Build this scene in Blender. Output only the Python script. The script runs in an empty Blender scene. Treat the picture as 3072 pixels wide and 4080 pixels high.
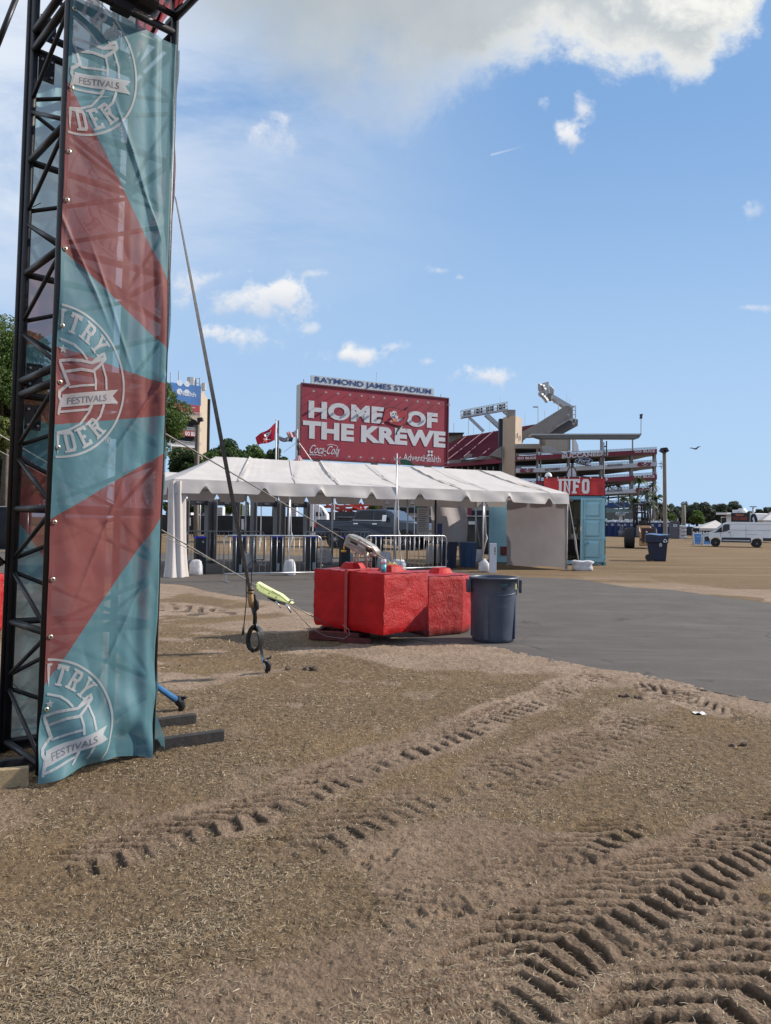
import bpy, bmesh, math, random
import numpy as np
from mathutils import Vector, Matrix, noise as mnoise
SC = bpy.context.scene
R = math.radians
# ------------------------------------------------------------ camera, sky, sun, exposure
F = 3060.0
PITCH, ROLL = R(0.75), 0.015
EYE = Vector((0, 0, 1.5))
_f = Vector((0, math.cos(PITCH), math.sin(PITCH)))
_u0 = Vector((0, -math.sin(PITCH), math.cos(PITCH))); _r0 = Vector((1, 0, 0))
_r = _r0 * math.cos(ROLL) + _u0 * math.sin(ROLL)
_u = _u0 * math.cos(ROLL) - _r0 * math.sin(ROLL)
cam = bpy.data.objects.new('camera', bpy.data.cameras.new('camera'))
SC.collection.objects.link(cam); SC.camera = cam
cam.data.sensor_fit = 'VERTICAL'; cam.data.sensor_height = 36; cam.data.lens = F / 4080 * 36
cam.data.clip_start = .05; cam.data.clip_end = 9000
m = Matrix((( _r.x, _u.x, -_f.x, EYE.x), (_r.y, _u.y, -_f.y, EYE.y), (_r.z, _u.z, -_f.z, EYE.z), (0, 0, 0, 1)))
cam.matrix_world = m
SC.view_settings.view_transform = 'Standard'; SC.view_settings.look = 'None'
SC.view_settings.gamma = 1; SC.view_settings.exposure = 0.32
SUNV = Vector((1.45, .30, 1.0)).normalized()
SUN_EL = math.asin(SUNV.z); SUN_AZ = math.atan2(SUNV.x, SUNV.y)
sun = bpy.data.objects.new('sun', bpy.data.lights.new('sun', 'SUN'))
SC.collection.objects.link(sun)
sun.data.energy = 5.0; sun.data.angle = R(.5); sun.data.color = (1, .915, .80)
sun.rotation_euler = SUNV.to_track_quat('Z', 'Y').to_euler()

class E:                                   # tiny expression helper for shader maths
    def __init__(s, nt, k): s.nt = nt; s.k = k
    def _m(s, op, *a, clamp=False):
        n = s.nt.nodes.new('ShaderNodeMath'); n.operation = op; n.use_clamp = clamp
        for i, v in enumerate((s,) + a):
            if isinstance(v, E): s.nt.links.new(v.k, n.inputs[i])
            else: n.inputs[i].default_value = v
        return E(s.nt, n.outputs[0])
    def __add__(s, o): return s._m('ADD', o)
    def __radd__(s, o): return s._m('ADD', o)
    def __sub__(s, o): return s._m('SUBTRACT', o)
    def __rsub__(s, o): return (s * -1.0) + o
    def __mul__(s, o): return s._m('MULTIPLY', o)
    def __rmul__(s, o): return s._m('MULTIPLY', o)
    def __truediv__(s, o): return s._m('DIVIDE', o)
    def gt(s, o): return s._m('GREATER_THAN', o)
    def lt(s, o): return s._m('LESS_THAN', o)
    def mx(s, o): return s._m('MAXIMUM', o)
    def mn(s, o): return s._m('MINIMUM', o)
    def sat(s): return s._m('ADD', 0.0, clamp=True)
    def pw(s, o): return s._m('POWER', o)
    def ss(s, a, b, lo=0.0, hi=1.0):
        n = s.nt.nodes.new('ShaderNodeMapRange'); n.interpolation_type = 'SMOOTHSTEP'
        s.nt.links.new(s.k, n.inputs['Value'])
        for nm, v in (('From Min', a), ('From Max', b), ('To Min', lo), ('To Max', hi)): n.inputs[nm].default_value = v
        return E(s.nt, n.outputs[0])
def nnoise(nt, vec, scale, detail=4, rough=.55, dist=0.0, dim='3D'):
    n = nt.nodes.new('ShaderNodeTexNoise'); n.noise_dimensions = dim
    n.inputs['Scale'].default_value = scale; n.inputs['Detail'].default_value = detail
    n.inputs['Roughness'].default_value = rough; n.inputs['Distortion'].default_value = dist
    nt.links.new(vec.k if isinstance(vec, E) else vec, n.inputs['Vector'])
    return E(nt, n.outputs['Fac'])
def nmix(nt, f, a, b, mode='MIX'):
    n = nt.nodes.new('ShaderNodeMix'); n.data_type = 'RGBA'; n.blend_type = mode; n.clamp_factor = True
    for i, v in ((0, f), (6, a), (7, b)):
        if isinstance(v, E): nt.links.new(v.k, n.inputs[i])
        elif hasattr(v, 'node'): nt.links.new(v, n.inputs[i])
        elif i == 0: n.inputs[0].default_value = v
        else: n.inputs[i].default_value = (*v, 1) if len(v) == 3 else v
    return n.outputs[2]
def ncomb(nt, x, y, z=0.0):
    n = nt.nodes.new('ShaderNodeCombineXYZ')
    for i, v in enumerate((x, y, z)):
        if isinstance(v, E): nt.links.new(v.k, n.inputs[i])
        else: n.inputs[i].default_value = v
    return E(nt, n.outputs[0])
def nsep(nt, sock):
    n = nt.nodes.new('ShaderNodeSeparateXYZ'); nt.links.new(sock, n.inputs[0])
    return [E(nt, n.outputs[i]) for i in range(3)]

W0 = bpy.data.worlds.new('World'); SC.world = W0; W0.use_nodes = True
def build_world():
    nt = W0.node_tree; nt.nodes.clear()
    out = nt.nodes.new('ShaderNodeOutputWorld'); bg = nt.nodes.new('ShaderNodeBackground')
    bg.inputs['Strength'].default_value = 0.072
    sky = nt.nodes.new('ShaderNodeTexSky'); sky.sky_type = 'NISHITA'; sky.sun_disc = False
    sky.sun_elevation = SUN_EL; sky.sun_rotation = SUN_AZ; sky.air_density = 1.2; sky.dust_density = 1.0; sky.ozone_density = 3.0
    tc = nt.nodes.new('ShaderNodeTexCoord')
    x, y, z = nsep(nt, tc.outputs['Generated'])
    yy = y.mx(.12)
    p = x / yy; q = z / yy                       # tangent-plane direction coordinates, north = +Y
    P = ncomb(nt, p, q, 0.0)
    # warp
    n1 = nnoise(nt, P, 3.2, 7, .62)
    n2 = nnoise(nt, P, 9.0, 8, .68, .3)
    nb = nnoise(nt, P, 1.6, 3, .5); n3 = nnoise(nt, P, 24.0, 6, .62)
    fz = (n1 - .5) * .20 + (n2 - .5) * .16
    c = sky.outputs[0]
    # slightly hazier, paler air near the horizon and to the right
    c = nmix(nt, .72, c, (2.8, 5.3, 9.6))
    pale = q.ss(-.02, .62, 1, 0)
    c = nmix(nt, pale * .72, c, (6.0, 8.3, 11.0))
    # high thin veil, mostly upper left
    veil = nnoise(nt, ncomb(nt, p * .8 + q * .5, q * 1.9, 1.0), 2.6, 7, .62, .4)
    vm = (veil + q * .12).ss(.30, .66) * p.ss(-.55, .22, 1, .0) * q.ss(.15, .45)
    c = nmix(nt, vm * .92, c, (9.0, 9.7, 10.7))
    # the large cloud: lower edge as a curve of p
    fc = nt.nodes.new('ShaderNodeFloatCurve'); cv = fc.mapping.curves[0]
    pts = [(-.62, .72), (-.42, .66), (-.30, .60), (-.14, .50), (0, .495), (.09, .53), (.16, .565), (.24, .60), (.29, .575), (.34, .565), (.39, .545), (.43, .60), (.47, .64), (.52, .72), (.7, .85)]
    for i, (a, b) in enumerate(pts):
        X, Y = (a + .8) / 1.6, b
        if i < 2: cv.points[i].location = (X, Y)
        else: cv.points.new(X, Y)
    fc.mapping.update()
    t = (p + .8) / 1.6
    nt.links.new(t.k, fc.inputs['Value'])
    edge = E(nt, fc.outputs[0])
    s = q - edge + fz
    soft = p.ss(-.2, .25, .22, .055)
    dens = (s / soft).ss(0, 1)
    dens = dens * p.ss(-.75, -.2, .25, 1.0) * q.ss(1.0, 1.6, 1, 0) * y.ss(.12, .3)
    body = nmix(nt, (n1 * .6 + nb * .6).ss(.42, .8), (5.0, 5.6, 6.0), (6.9, 7.4, 7.8))
    rim = s.ss(.0, .11, 1, 0) * p.ss(-.2, .15, .25, 1.0)
    rim = rim.mx((p - .33 + (n1 - .5) * 1.1 + (n2 - .5) * .7).ss(0, .25) * .85)
    body = nmix(nt, rim, body, (11.5, 11.3, 10.6))
    c = nmix(nt, dens, c, body)
    # small fair-weather clouds: (p, q, half width, half height, strength)
    for (a, b, w, h, k) in [(-.183, .290, .080, .026, 1), (-.138, .297, .036, .024, 1), (-.248, .310, .040, .022, .8), (-.189, .238, .068, .019, 1), (-.215, .244, .03, .015, .9),
                            (-.044, .217, .056, .014, 1), (.008, .229, .022, .009, .9), (-.101, .323, .022, .007, .5), (.051, .210, .017, .009, .8), (.127, .192, .055, .017, 1),
                            (.066, .330, .020, .008, .7), (.093, .321, .014, .006, .6), (.236, .512, .016, .022, 1), (.252, .545, .014, .018, .8), (.471, .412, .018, .012, .6),
                            (.474, .287, .045, .006, .5), (-.149, .507, .05, .03, .7), (-.101, .251, .012, .008, .5), (.20, .553, .012, .012, .6)]:
        e = (((p - a) / w).pw(2.0) if False else ((p - a) / w) * ((p - a) / w)) + ((q - b) / h) * ((q - b) / h)
        e2 = e.pw(.5); d = (1.0 - e2 * .8 + (n2 - .5) * 3.4 + (n3 - .5) * 2.6).ss(.15, 1.1) * e2.ss(1.2, 2.2, 1, 0) * k
        c = nmix(nt, d * y.gt(0), c, nmix(nt, (q - b + (n2 - .5) * .02).ss(-h * .8, h * .5), (7.6, 8.2, 9.3), (10.0, 10.1, 10.3)))
    # short vapour trail
    tr = (q - (.483 + (p - .131) * .28)); tl = (tr * tr).ss(0, .0000035, 1, 0) * (p - .131).gt(0) * p.lt(.175) * p.ss(.135, .176, 1, .1)
    c = nmix(nt, tl * .28, c, (10.5, 10.6, 10.8))
    nt.links.new(c, bg.inputs['Color']); nt.links.new(bg.outputs[0], out.inputs[0])
build_world()

# ------------------------------------------------------------ photo measurements -> world points
def ray(px, py): return _f + _r * ((px - 1536) / F) + _u * ((2040 - py) / F)
def W(px, py, Y):
    d = ray(px, py); return EYE + d * (Y / d.y)
def G(px, py, z=0.0):
    d = ray(px, py); return EYE + d * ((z - EYE.z) / d.z)
def V3(*a): return Vector(a)

# ------------------------------------------------------------ materials
MATS = {}
def mat(name, col, rough=.6, metal=0., var=.12, vs=3., bump=0., bs=40., spec=.5, col2=None, c2s=6., c2t=(.5, .62), transl=0., transp=0., emit=0, coat=0., clear=None, detail=5, stretch=None):
    if name in MATS: return MATS[name]
    M = bpy.data.materials.new(name); M.use_nodes = True; nt = M.node_tree
    b = nt.nodes['Principled BSDF']; out = nt.nodes['Material Output']
    tc = nt.nodes.new('ShaderNodeTexCoord'); vec = tc.outputs['Object']
    if stretch:
        mp = nt.nodes.new('ShaderNodeMapping'); mp.inputs['Scale'].default_value = stretch
        nt.links.new(vec, mp.inputs['Vector']); vec = mp.outputs[0]
    n = nnoise(nt, vec, vs, detail, .6)
    lo = tuple(max(0, c * (1 - var)) for c in col); hi = tuple(min(1, c * (1 + var)) for c in col)
    c = nmix(nt, n.ss(.3, .7), lo, hi)
    if col2 is not None:
        n2 = nnoise(nt, vec, c2s, 6, .65)
        c = nmix(nt, n2.ss(*c2t), c, col2)
    nt.links.new(c, b.inputs['Base Color'])
    b.inputs['Roughness'].default_value = rough; b.inputs['Metallic'].default_value = metal
    b.inputs['Specular IOR Level'].default_value = spec; b.inputs['Coat Weight'].default_value = coat
    if emit: b.inputs['Emission Strength'].default_value = emit; nt.links.new(c, b.inputs['Emission Color'])
    if bump:
        bn = nt.nodes.new('ShaderNodeBump'); bn.inputs['Distance'].default_value = bump; bn.inputs['Strength'].default_value = 1
        nb = nnoise(nt, vec, bs, 5, .6); nt.links.new(nb.k, bn.inputs['Height']); nt.links.new(bn.outputs[0], b.inputs['Normal'])
    cur = b.outputs[0]
    if transl:
        t = nt.nodes.new('ShaderNodeBsdfTranslucent'); nt.links.new(c, t.inputs[0])
        mx = nt.nodes.new('ShaderNodeMixShader'); mx.inputs[0].default_value = transl
        nt.links.new(cur, mx.inputs[1]); nt.links.new(t.outputs[0], mx.inputs[2]); cur = mx.outputs[0]
    if transp:
        t = nt.nodes.new('ShaderNodeBsdfTransparent')
        mx = nt.nodes.new('ShaderNodeMixShader'); mx.inputs[0].default_value = transp
        nt.links.new(cur, mx.inputs[1]); nt.links.new(t.outputs[0], mx.inputs[2]); cur = mx.outputs[0]
    nt.links.new(cur, out.inputs[0])
    MATS[name] = M; return M

# ------------------------------------------------------------ objects
def tag(o, label=None, cat=None, group=None, kind=None):
    if label: o['label'] = label
    if cat: o['category'] = cat
    if group: o['group'] = group
    if kind: o['kind'] = kind
    return o
def thing(name, label, cat, loc=(0, 0, 0), group=None):
    o = bpy.data.objects.new(name, None); SC.collection.objects.link(o); o.location = loc
    o.empty_display_size = .1
    return tag(o, label, cat, group)
def attach(o, parent):
    o.parent = parent
    if parent.type == 'EMPTY': o.matrix_parent_inverse = Matrix.Translation(-Vector(parent.location))
def dup(root, loc, rz=0., label=None, parent=None, scale=None):
    c = root.copy(); SC.collection.objects.link(c)
    if parent is not None: c.parent = parent
    else:
        c.location = loc; c.rotation_euler = (0, 0, rz)
        if label: c['label'] = label
        if scale: c.scale = scale
    for ch in root.children: dup(ch, None, parent=c)
    return c
def frame(ax, up=None):
    z = Vector(ax).normalized(); up = Vector(up) if up is not None else (Vector((0, 0, 1)) if abs(z.z) < .95 else Vector((0, 1, 0)))
    x = up.cross(z)
    if x.length < 1e-6: x = Vector((1, 0, 0)).cross(z)
    x.normalize(); return x, z.cross(x), z
class MB:
    def __init__(s): s.v = []; s.f = []; s.mi = []; s.cur = 0
    def add(s, vs, fs):
        b = len(s.v); s.v += [tuple(a) for a in vs]; s.f += [tuple(i + b for i in f) for f in fs]; s.mi += [s.cur] * len(fs); return s
    def box(s, c, d, ax=None):
        x, y, z = ax if ax else (Vector((1, 0, 0)), Vector((0, 1, 0)), Vector((0, 0, 1)))
        c = Vector(c); x = Vector(x) * d[0] / 2; y = Vector(y) * d[1] / 2; z = Vector(z) * d[2] / 2
        vs = [c + x * i + y * j + z * k for k in (-1, 1) for j in (-1, 1) for i in (-1, 1)]
        return s.add(vs, [(0, 2, 3, 1), (4, 5, 7, 6), (0, 1, 5, 4), (2, 6, 7, 3), (0, 4, 6, 2), (1, 3, 7, 5)])
    def beam(s, a, b, w, h, up=None):
        a = Vector(a); b = Vector(b); x, y, z = frame(b - a, up)
        return s.box((a + b) / 2, (w, h, (b - a).length), (x, y, z))
    def tube(s, pts, r, n=8, caps=True):
        pts = [Vector(p) for p in pts]; rs = r if isinstance(r, (list, tuple)) else [r] * len(pts)
        vs = []; fs = []; px = None
        for i, p in enumerate(pts):
            d = pts[min(i + 1, len(pts) - 1)] - pts[max(i - 1, 0)]
            if d.length < 1e-9: d = Vector((0, 0, 1))
            if px is None: x, y, z = frame(d)
            else:
                z = d.normalized(); x = px - z * px.dot(z)
                x = x.normalized() if x.length > 1e-6 else frame(d)[0]; y = z.cross(x)
            px = x
            for k in range(n):
                a = 2 * math.pi * k / n; vs.append(p + (x * math.cos(a) + y * math.sin(a)) * rs[i])
        for i in range(len(pts) - 1):
            for k in range(n):
                k2 = (k + 1) % n; fs.append((i * n + k, i * n + k2, (i + 1) * n + k2, (i + 1) * n + k))
        if caps: fs.append(tuple(range(n))[::-1]); fs.append(tuple((len(pts) - 1) * n + k for k in range(n)))
        return s.add(vs, fs)
    def lathe(s, prof, c=(0, 0, 0), n=24, ax=None, caps=True):
        c = Vector(c); x, y, z = ax if ax else (Vector((1, 0, 0)), Vector((0, 1, 0)), Vector((0, 0, 1)))
        vs = []; fs = []
        for r, h in prof:
            for k in range(n):
                a = 2 * math.pi * k / n; vs.append(c + x * (r * math.cos(a)) + y * (r * math.sin(a)) + z * h)
        for i in range(len(prof) - 1):
            for k in range(n):
                k2 = (k + 1) % n; fs.append((i * n + k, i * n + k2, (i + 1) * n + k2, (i + 1) * n + k))
        if caps: fs.append(tuple(range(n))[::-1]); fs.append(tuple((len(prof) - 1) * n + k for k in range(n)))
        return s.add(vs, fs)
    def prism(s, pts, ext):
        pts = [Vector(p) for p in pts]; ext = Vector(ext); n = len(pts)
        fs = [tuple(range(n)), tuple(range(2 * n - 1, n - 1, -1))] + [(i, i + n, (i + 1) % n + n, (i + 1) % n) for i in range(n)]
        return s.add(pts + [p + ext for p in pts], fs)
    def quad(s, a, b, c, d): return s.add([a, b, c, d], [(0, 1, 2, 3)])
    def grid(s, fn, nu, nv):
        vs = [fn(i / nu, j / nv) for j in range(nv + 1) for i in range(nu + 1)]
        return s.add(vs, [(j * (nu + 1) + i, j * (nu + 1) + i + 1, (j + 1) * (nu + 1) + i + 1, (j + 1) * (nu + 1) + i) for j in range(nv) for i in range(nu)])
    def text(s, t, O, U, V, N=(0, 0, 0), bold=0.0, fit=True):
        vs, fs = textgeo(t, bold); O = Vector(O); U = Vector(U); V = Vector(V); N = Vector(N)
        return s.add([O + U * a + V * b + N for a, b in vs], fs)
    def build(s, name, m, parent=None, smooth=False, bevel=0., solid=0., recalc=True, seg=2):
        me = bpy.data.meshes.new(name); me.from_pydata(s.v, [], s.f)
        for k in (m if isinstance(m, (list, tuple)) else [m]): me.materials.append(k)
        if any(s.mi): me.polygons.foreach_set('material_index', s.mi)
        if recalc:
            bm = bmesh.new(); bm.from_mesh(me); bmesh.ops.recalc_face_normals(bm, faces=bm.faces); bm.to_mesh(me); bm.free()
        if smooth: me.polygons.foreach_set('use_smooth', [True] * len(me.polygons))
        o = bpy.data.objects.new(name, me); SC.collection.objects.link(o)
        if parent is not None: attach(o, parent)
        if solid: md = o.modifiers.new('s', 'SOLIDIFY'); md.thickness = solid
        if bevel: md = o.modifiers.new('b', 'BEVEL'); md.width = bevel; md.segments = seg; md.limit_method = 'ANGLE'
        return o
_TG = {}
def textgeo(t, bold=0.):
    k = (t, bold)
    if k in _TG: return _TG[k]
    cu = bpy.data.curves.new('t', 'FONT'); cu.body = t; cu.offset = bold; cu.resolution_u = 4
    if bold > .02: cu.space_character = 1 + bold * 1.2
    ob = bpy.data.objects.new('t', cu); SC.collection.objects.link(ob)
    dg = bpy.context.evaluated_depsgraph_get(); me = bpy.data.meshes.new_from_object(ob.evaluated_get(dg))
    vs = [(v.co.x, v.co.y) for v in me.vertices]; fs = [tuple(p.vertices) for p in me.polygons]
    bpy.data.objects.remove(ob); bpy.data.curves.remove(cu); bpy.data.meshes.remove(me)
    x0 = min(v[0] for v in vs); x1 = max(v[0] for v in vs); y0 = min(v[1] for v in vs); y1 = max(v[1] for v in vs)
    _TG[k] = ([((a - x0) / (x1 - x0), (b - y0) / (y1 - y0)) for a, b in vs], fs); return _TG[k]
def TX(mb, t, p0, p1, hpx, d0, d1, off=.05, bold=0.):
    a = W(p0[0], p0[1], d0 - off); b = W(p1[0], p1[1], d1 - off); c = W(p0[0], p0[1] - hpx, d0 - off)
    mb.text(t, a, b - a, Vector((0, 0, (c - a).z)), bold=bold)
# slab / varsity stroke letters: polylines in a unit cell + serif feet
SL = {
 'C': ([[(1, .72), (1, .88), (.85, 1), (.15, 1), (0, .88), (0, .12), (.15, 0), (.85, 0), (1, .12), (1, .28)]], []),
 'O': ([[(0, .14), (0, .86), (.18, 1), (.82, 1), (1, .86), (1, .14), (.82, 0), (.18, 0), (0, .14)]], []),
 'U': ([[(.02, 1), (.02, .14), (.18, 0), (.82, 0), (.98, .14), (.98, 1)]], [(.02, 1), (.98, 1)]),
 'N': ([[(.05, 0), (.05, 1), (.95, 0), (.95, 1)]], [(.05, 0), (.05, 1), (.95, 1)]),
 'T': ([[(-.02, .8), (-.02, 1), (1.02, 1), (1.02, .8)], [(.5, 1), (.5, 0)]], [(.5, 0)]),
 'R': ([[(.08, 0), (.08, 1), (.8, 1), (.95, .88), (.95, .62), (.8, .5), (.1, .5)], [(.6, .5), (.95, 0)]], [(.08, 0), (.98, 0), (.0, 1)]),
 'Y': ([[(0, 1), (.5, .45), (1, 1)], [(.5, .45), (.5, 0)]], [(0, 1), (1, 1), (.5, 0)]),
 'H': ([[(.06, 0), (.06, 1)], [(.94, 0), (.94, 1)], [(.06, .5), (.94, .5)]], [(.06, 0), (.06, 1), (.94, 0), (.94, 1)]),
 'D': ([[(.06, 0), (.06, 1), (.78, 1), (.95, .86), (.95, .14), (.78, 0), (.06, 0)]], [(.02, 1), (.02, 0)]),
 'E': ([[(.98, .8), (.98, 1), (.08, 1), (.08, 0), (.98, 0), (.98, .2)], [(.08, .5), (.7, .5)]], [(.02, 1), (.02, 0)]),
 'F': ([[(.98, .78), (.98, 1), (.08, 1), (.08, 0)], [(.08, .5), (.7, .5), (.7, .62)], [(.7, .5), (.7, .38)]], [(.02, 1), (.08, 0)]),
 'I': ([[(.5, 0), (.5, 1)]], [(.5, 0), (.5, 1)]),
 'A': ([[(0, 0), (.5, 1), (1, 0)], [(.22, .34), (.78, .34)]], [(0, 0), (1, 0)]),
 'M': ([[(.04, 0), (.04, 1), (.5, .2), (.96, 1), (.96, 0)]], [(.04, 0), (.04, 1), (.96, 0), (.96, 1)]),
 'J': ([[(.0, .22), (.1, 0), (.5, 0), (.65, .14), (.65, 1)]], [(.65, 1)]),
 'S': ([[(1, .74), (1, .88), (.85, 1), (.15, 1), (0, .88), (0, .62), (.15, .52), (.85, .46), (1, .36), (1, .12), (.85, 0), (.15, 0), (0, .12), (0, .26)]], []),
}
def ribbon(poly, w, step=None):
    """mitred ribbon quads (in 2D) along a polyline; returns list of quads of 2D points"""
    P = [Vector((a, b)) for a, b in poly]
    if step:
        Q = []
        for a, b in zip(P[:-1], P[1:]):
            n = max(1, int((b - a).length / step)); Q += [a.lerp(b, i / n) for i in range(n)]
        P = Q + [P[-1]]
    closed = (P[0] - P[-1]).length < 1e-6
    L = []; Rr = []
    for i, p in enumerate(P):
        a = P[i - 1] if i > 0 else (P[-2] if closed else None); b = P[i + 1] if i < len(P) - 1 else (P[1] if closed else None)
        d1 = (p - a).normalized() if a is not None else (b - p).normalized(); d2 = (b - p).normalized() if b is not None else d1
        n1 = Vector((-d1.y, d1.x)); n2 = Vector((-d2.y, d2.x)); nn = n1 + n2
        nn = nn.normalized() if nn.length > 1e-3 else n1
        k = w / 2 / max(.45, nn.dot(n1)); L.append(p + nn * k); Rr.append(p - nn * k)
    return [(L[i], Rr[i], Rr[i + 1], L[i + 1]) for i in range(len(P) - 1)]
def slab(word, w=1., h=1., gap=.28, st=.2, ser=.16, widths=None):
    """quads for a word, cell-aspect: letters w wide h high, gap between; returns (quads, total width)"""
    out = []; x = 0
    for ch in word:
        if ch == ' ': x += w * .8; continue
        lw = w * (.35 if ch == 'I' else 1.18 if ch == 'M' else 1.)
        st_, fe = SL[ch]
        for pl in st_:
            q = [(x + a * (lw - st) + st / 2, b * (h - st) + st / 2) for a, b in pl]
            if len(pl) == 2 and abs(pl[0][0] - pl[1][0]) < .01: pass
            e0 = Vector(q[0]) - Vector(q[1]); e1 = Vector(q[-1]) - Vector(q[-2])
            if q[0] != q[-1]:
                q[0] = tuple(Vector(q[0]) + e0.normalized() * st / 2 * (1 if pl[0][1] in (0, 1) else 0)); q[-1] = tuple(Vector(q[-1]) + e1.normalized() * st / 2 * (1 if pl[-1][1] in (0, 1) else 0))
            out += ribbon(q, st)
        for a, b in fe:
            cx = x + a * (lw - st) + st / 2; sw = st / 2 + ser; sh = st * .62
            y0 = 0 if b == 0 else h - sh
            out.append((Vector((cx - sw, y0)), Vector((cx + sw, y0)), Vector((cx + sw, y0 + sh)), Vector((cx - sw, y0 + sh))))
        x += lw + gap
    return out, x - gap
def slabtext(mb, word, O, U, V, N=(0, 0, 0), **kw):
    qs, tw = slab(word, **kw); O = Vector(O); U = Vector(U); V = Vector(V); N = Vector(N)
    for k, q in enumerate(qs):
        mb.add([O + U * (p.x / tw) + V * p.y + N * (1 + .04 * (k % 7)) for p in q], [(0, 1, 2, 3)])
# numpy value noise
_rs = np.random.RandomState(7); _tab = _rs.rand(256, 256)
def vn(x, y, seed=0):
    x = np.asarray(x, float) + seed * 17.3; y = np.asarray(y, float) + seed * 9.1
    xi = np.floor(x).astype(int); yi = np.floor(y).astype(int); fx = x - xi; fy = y - yi
    fx = fx * fx * (3 - 2 * fx); fy = fy * fy * (3 - 2 * fy)
    g = lambda i, j: _tab[(i + (j >> 8) * 37) & 255, j & 255]
    return (g(xi, yi) * (1 - fx) + g(xi + 1, yi) * fx) * (1 - fy) + (g(xi, yi + 1) * (1 - fx) + g(xi + 1, yi + 1) * fx) * fy
def fbm(x, y, o=4, seed=0):
    r = 0; a = .5; t = 0
    for k in range(o):
        c, s_ = math.cos(k * 1.1 + .3), math.sin(k * 1.1 + .3); f_ = 2 ** k
        r = r + a * vn((x * c - y * s_) * f_, (x * s_ + y * c) * f_, seed + k); t += a; a *= .5
    return r / t
def sstep(a, b, x): t = np.clip((x - a) / (b - a), 0, 1); return t * t * (3 - 2 * t)
# ------------------------------------------------------------ ground
def spl(pts, n=10):
    P = [np.array(p, float) for p in pts]; P = [2 * P[0] - P[1]] + P + [2 * P[-1] - P[-2]]; out = []
    for i in range(1, len(P) - 2):
        for k in range(n):
            t = k / n; a, b, c, d = P[i - 1], P[i], P[i + 1], P[i + 2]
            out.append(.5 * (2 * b + (c - a) * t + (2 * a - 5 * b + 4 * c - d) * t * t + (3 * b - a - 3 * c + d) * t ** 3))
    out.append(P[-2]); return np.array(out)
def gp(L): return [tuple(G(*p)[:2]) for p in L]
ASPH_LOW = [(-900, 2325), (0, 2327), (650, 2326), (850, 2360), (1093, 2400), (1255, 2447), (1450, 2510), (1620, 2545), (1750, 2565), (1877, 2571), (2089, 2610), (2320, 2664), (2550, 2697), (2827, 2757), (3072, 2803), (3400, 2860), (4200, 2960)]
ASPH_UP = [(4200, 2560), (3400, 2450), (3072, 2406), (2674, 2351), (2500, 2340), (2286, 2306), (2069, 2300), (1884, 2283), (1800, 2268), (1500, 2226), (1200, 2214), (700, 2203), (-900, 2190)]
A_low = spl(gp(ASPH_LOW), 8); A_up = np.array(gp(ASPH_UP))
A_poly = np.vstack([A_low, A_up])
def seg_dist(X, Y, P, closed=False):
    best = np.full(X.shape, 1e9); S = np.zeros(X.shape); T = np.zeros(X.shape); acc = 0
    n = len(P); rng = range(n if closed else n - 1)
    for i in rng:
        a = P[i]; b = P[(i + 1) % n]; d = b - a; L = np.hypot(*d)
        if L < 1e-9: continue
        d = d / L; rx = X - a[0]; ry = Y - a[1]; s = np.clip(rx * d[0] + ry * d[1], 0, L)
        qx = rx - s * d[0]; qy = ry - s * d[1]; dd = np.hypot(qx, qy); m_ = dd < best
        best = np.where(m_, dd, best); S = np.where(m_, acc + s, S); T = np.where(m_, (d[0] * ry - d[1] * rx), T); acc += L
    return best, S, T
def inside(X, Y, P):
    r = np.zeros(X.shape, bool); n = len(P); j = n - 1
    for i in range(n):
        xi, yi = P[i]; xj, yj = P[j]
        c = ((yi > Y) != (yj > Y)) & (X < (xj - xi) * (Y - yi) / ((yj - yi) if yj != yi else 1e-12) + xi)
        r ^= c; j = i
    return r
# tyre tracks: (photo centre line, half width m, lug depth m, lug pitch m, seed)
TRACKS = [
 ([(2420, 2686), (2250, 2745), (2028, 2830), (1800, 2920), (1660, 2975), (1450, 3052), (1291, 3118), (1014, 3228), (682, 3322), (424, 3405), (150, 3480)], 0.185, 0.0240, 0.1200, 1, .9),
 ([(2760, 2735), (2560, 2830), (2397, 2925), (2200, 2985), (2028, 3045), (1850, 3110), (1660, 3180), (1450, 3260), (1180, 3375), (950, 3440)], 0.179, 0.0160, 0.1160, 2, .6),
 ([(3300, 3270), (3060, 3345), (2827, 3425), (2597, 3560), (2320, 3700), (2090, 3800), (1951, 3935), (1840, 4080), (1760, 4250)], 0.224, 0.0320, 0.1024, 3, 1.),
 ([(2560, 3270), (2400, 3330), (2250, 3390), (2135, 3445), (1951, 3514), (1720, 3590), (1540, 3640), (1350, 3700)], 0.157, 0.0192, 0.1000, 4, .8),
 ([(3500, 3620), (3250, 3740), (3072, 3830), (2900, 3950), (2700, 4080), (2550, 4230)], 0.224, 0.0384, 0.1280, 5, 1.1),
 ([(3100, 2860), (2900, 2850), (2740, 2790), (2600, 2745), (2480, 2720)], 0.168, 0.0176, 0.1280, 6, .7),
 ([(1000, 2435), (820, 2440), (650, 2420), (400, 2400)], .5, .022, .34, 7, .8),
 ([(2650, 2870), (2450, 2960), (2300, 3040), (2150, 3100), (1950, 3180)], 0.134, 0.0096, 0.1120, 8, .5),
]
TR = [(spl(gp(t[0]), 6),) + tuple(t[1:]) for t in TRACKS]
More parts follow.
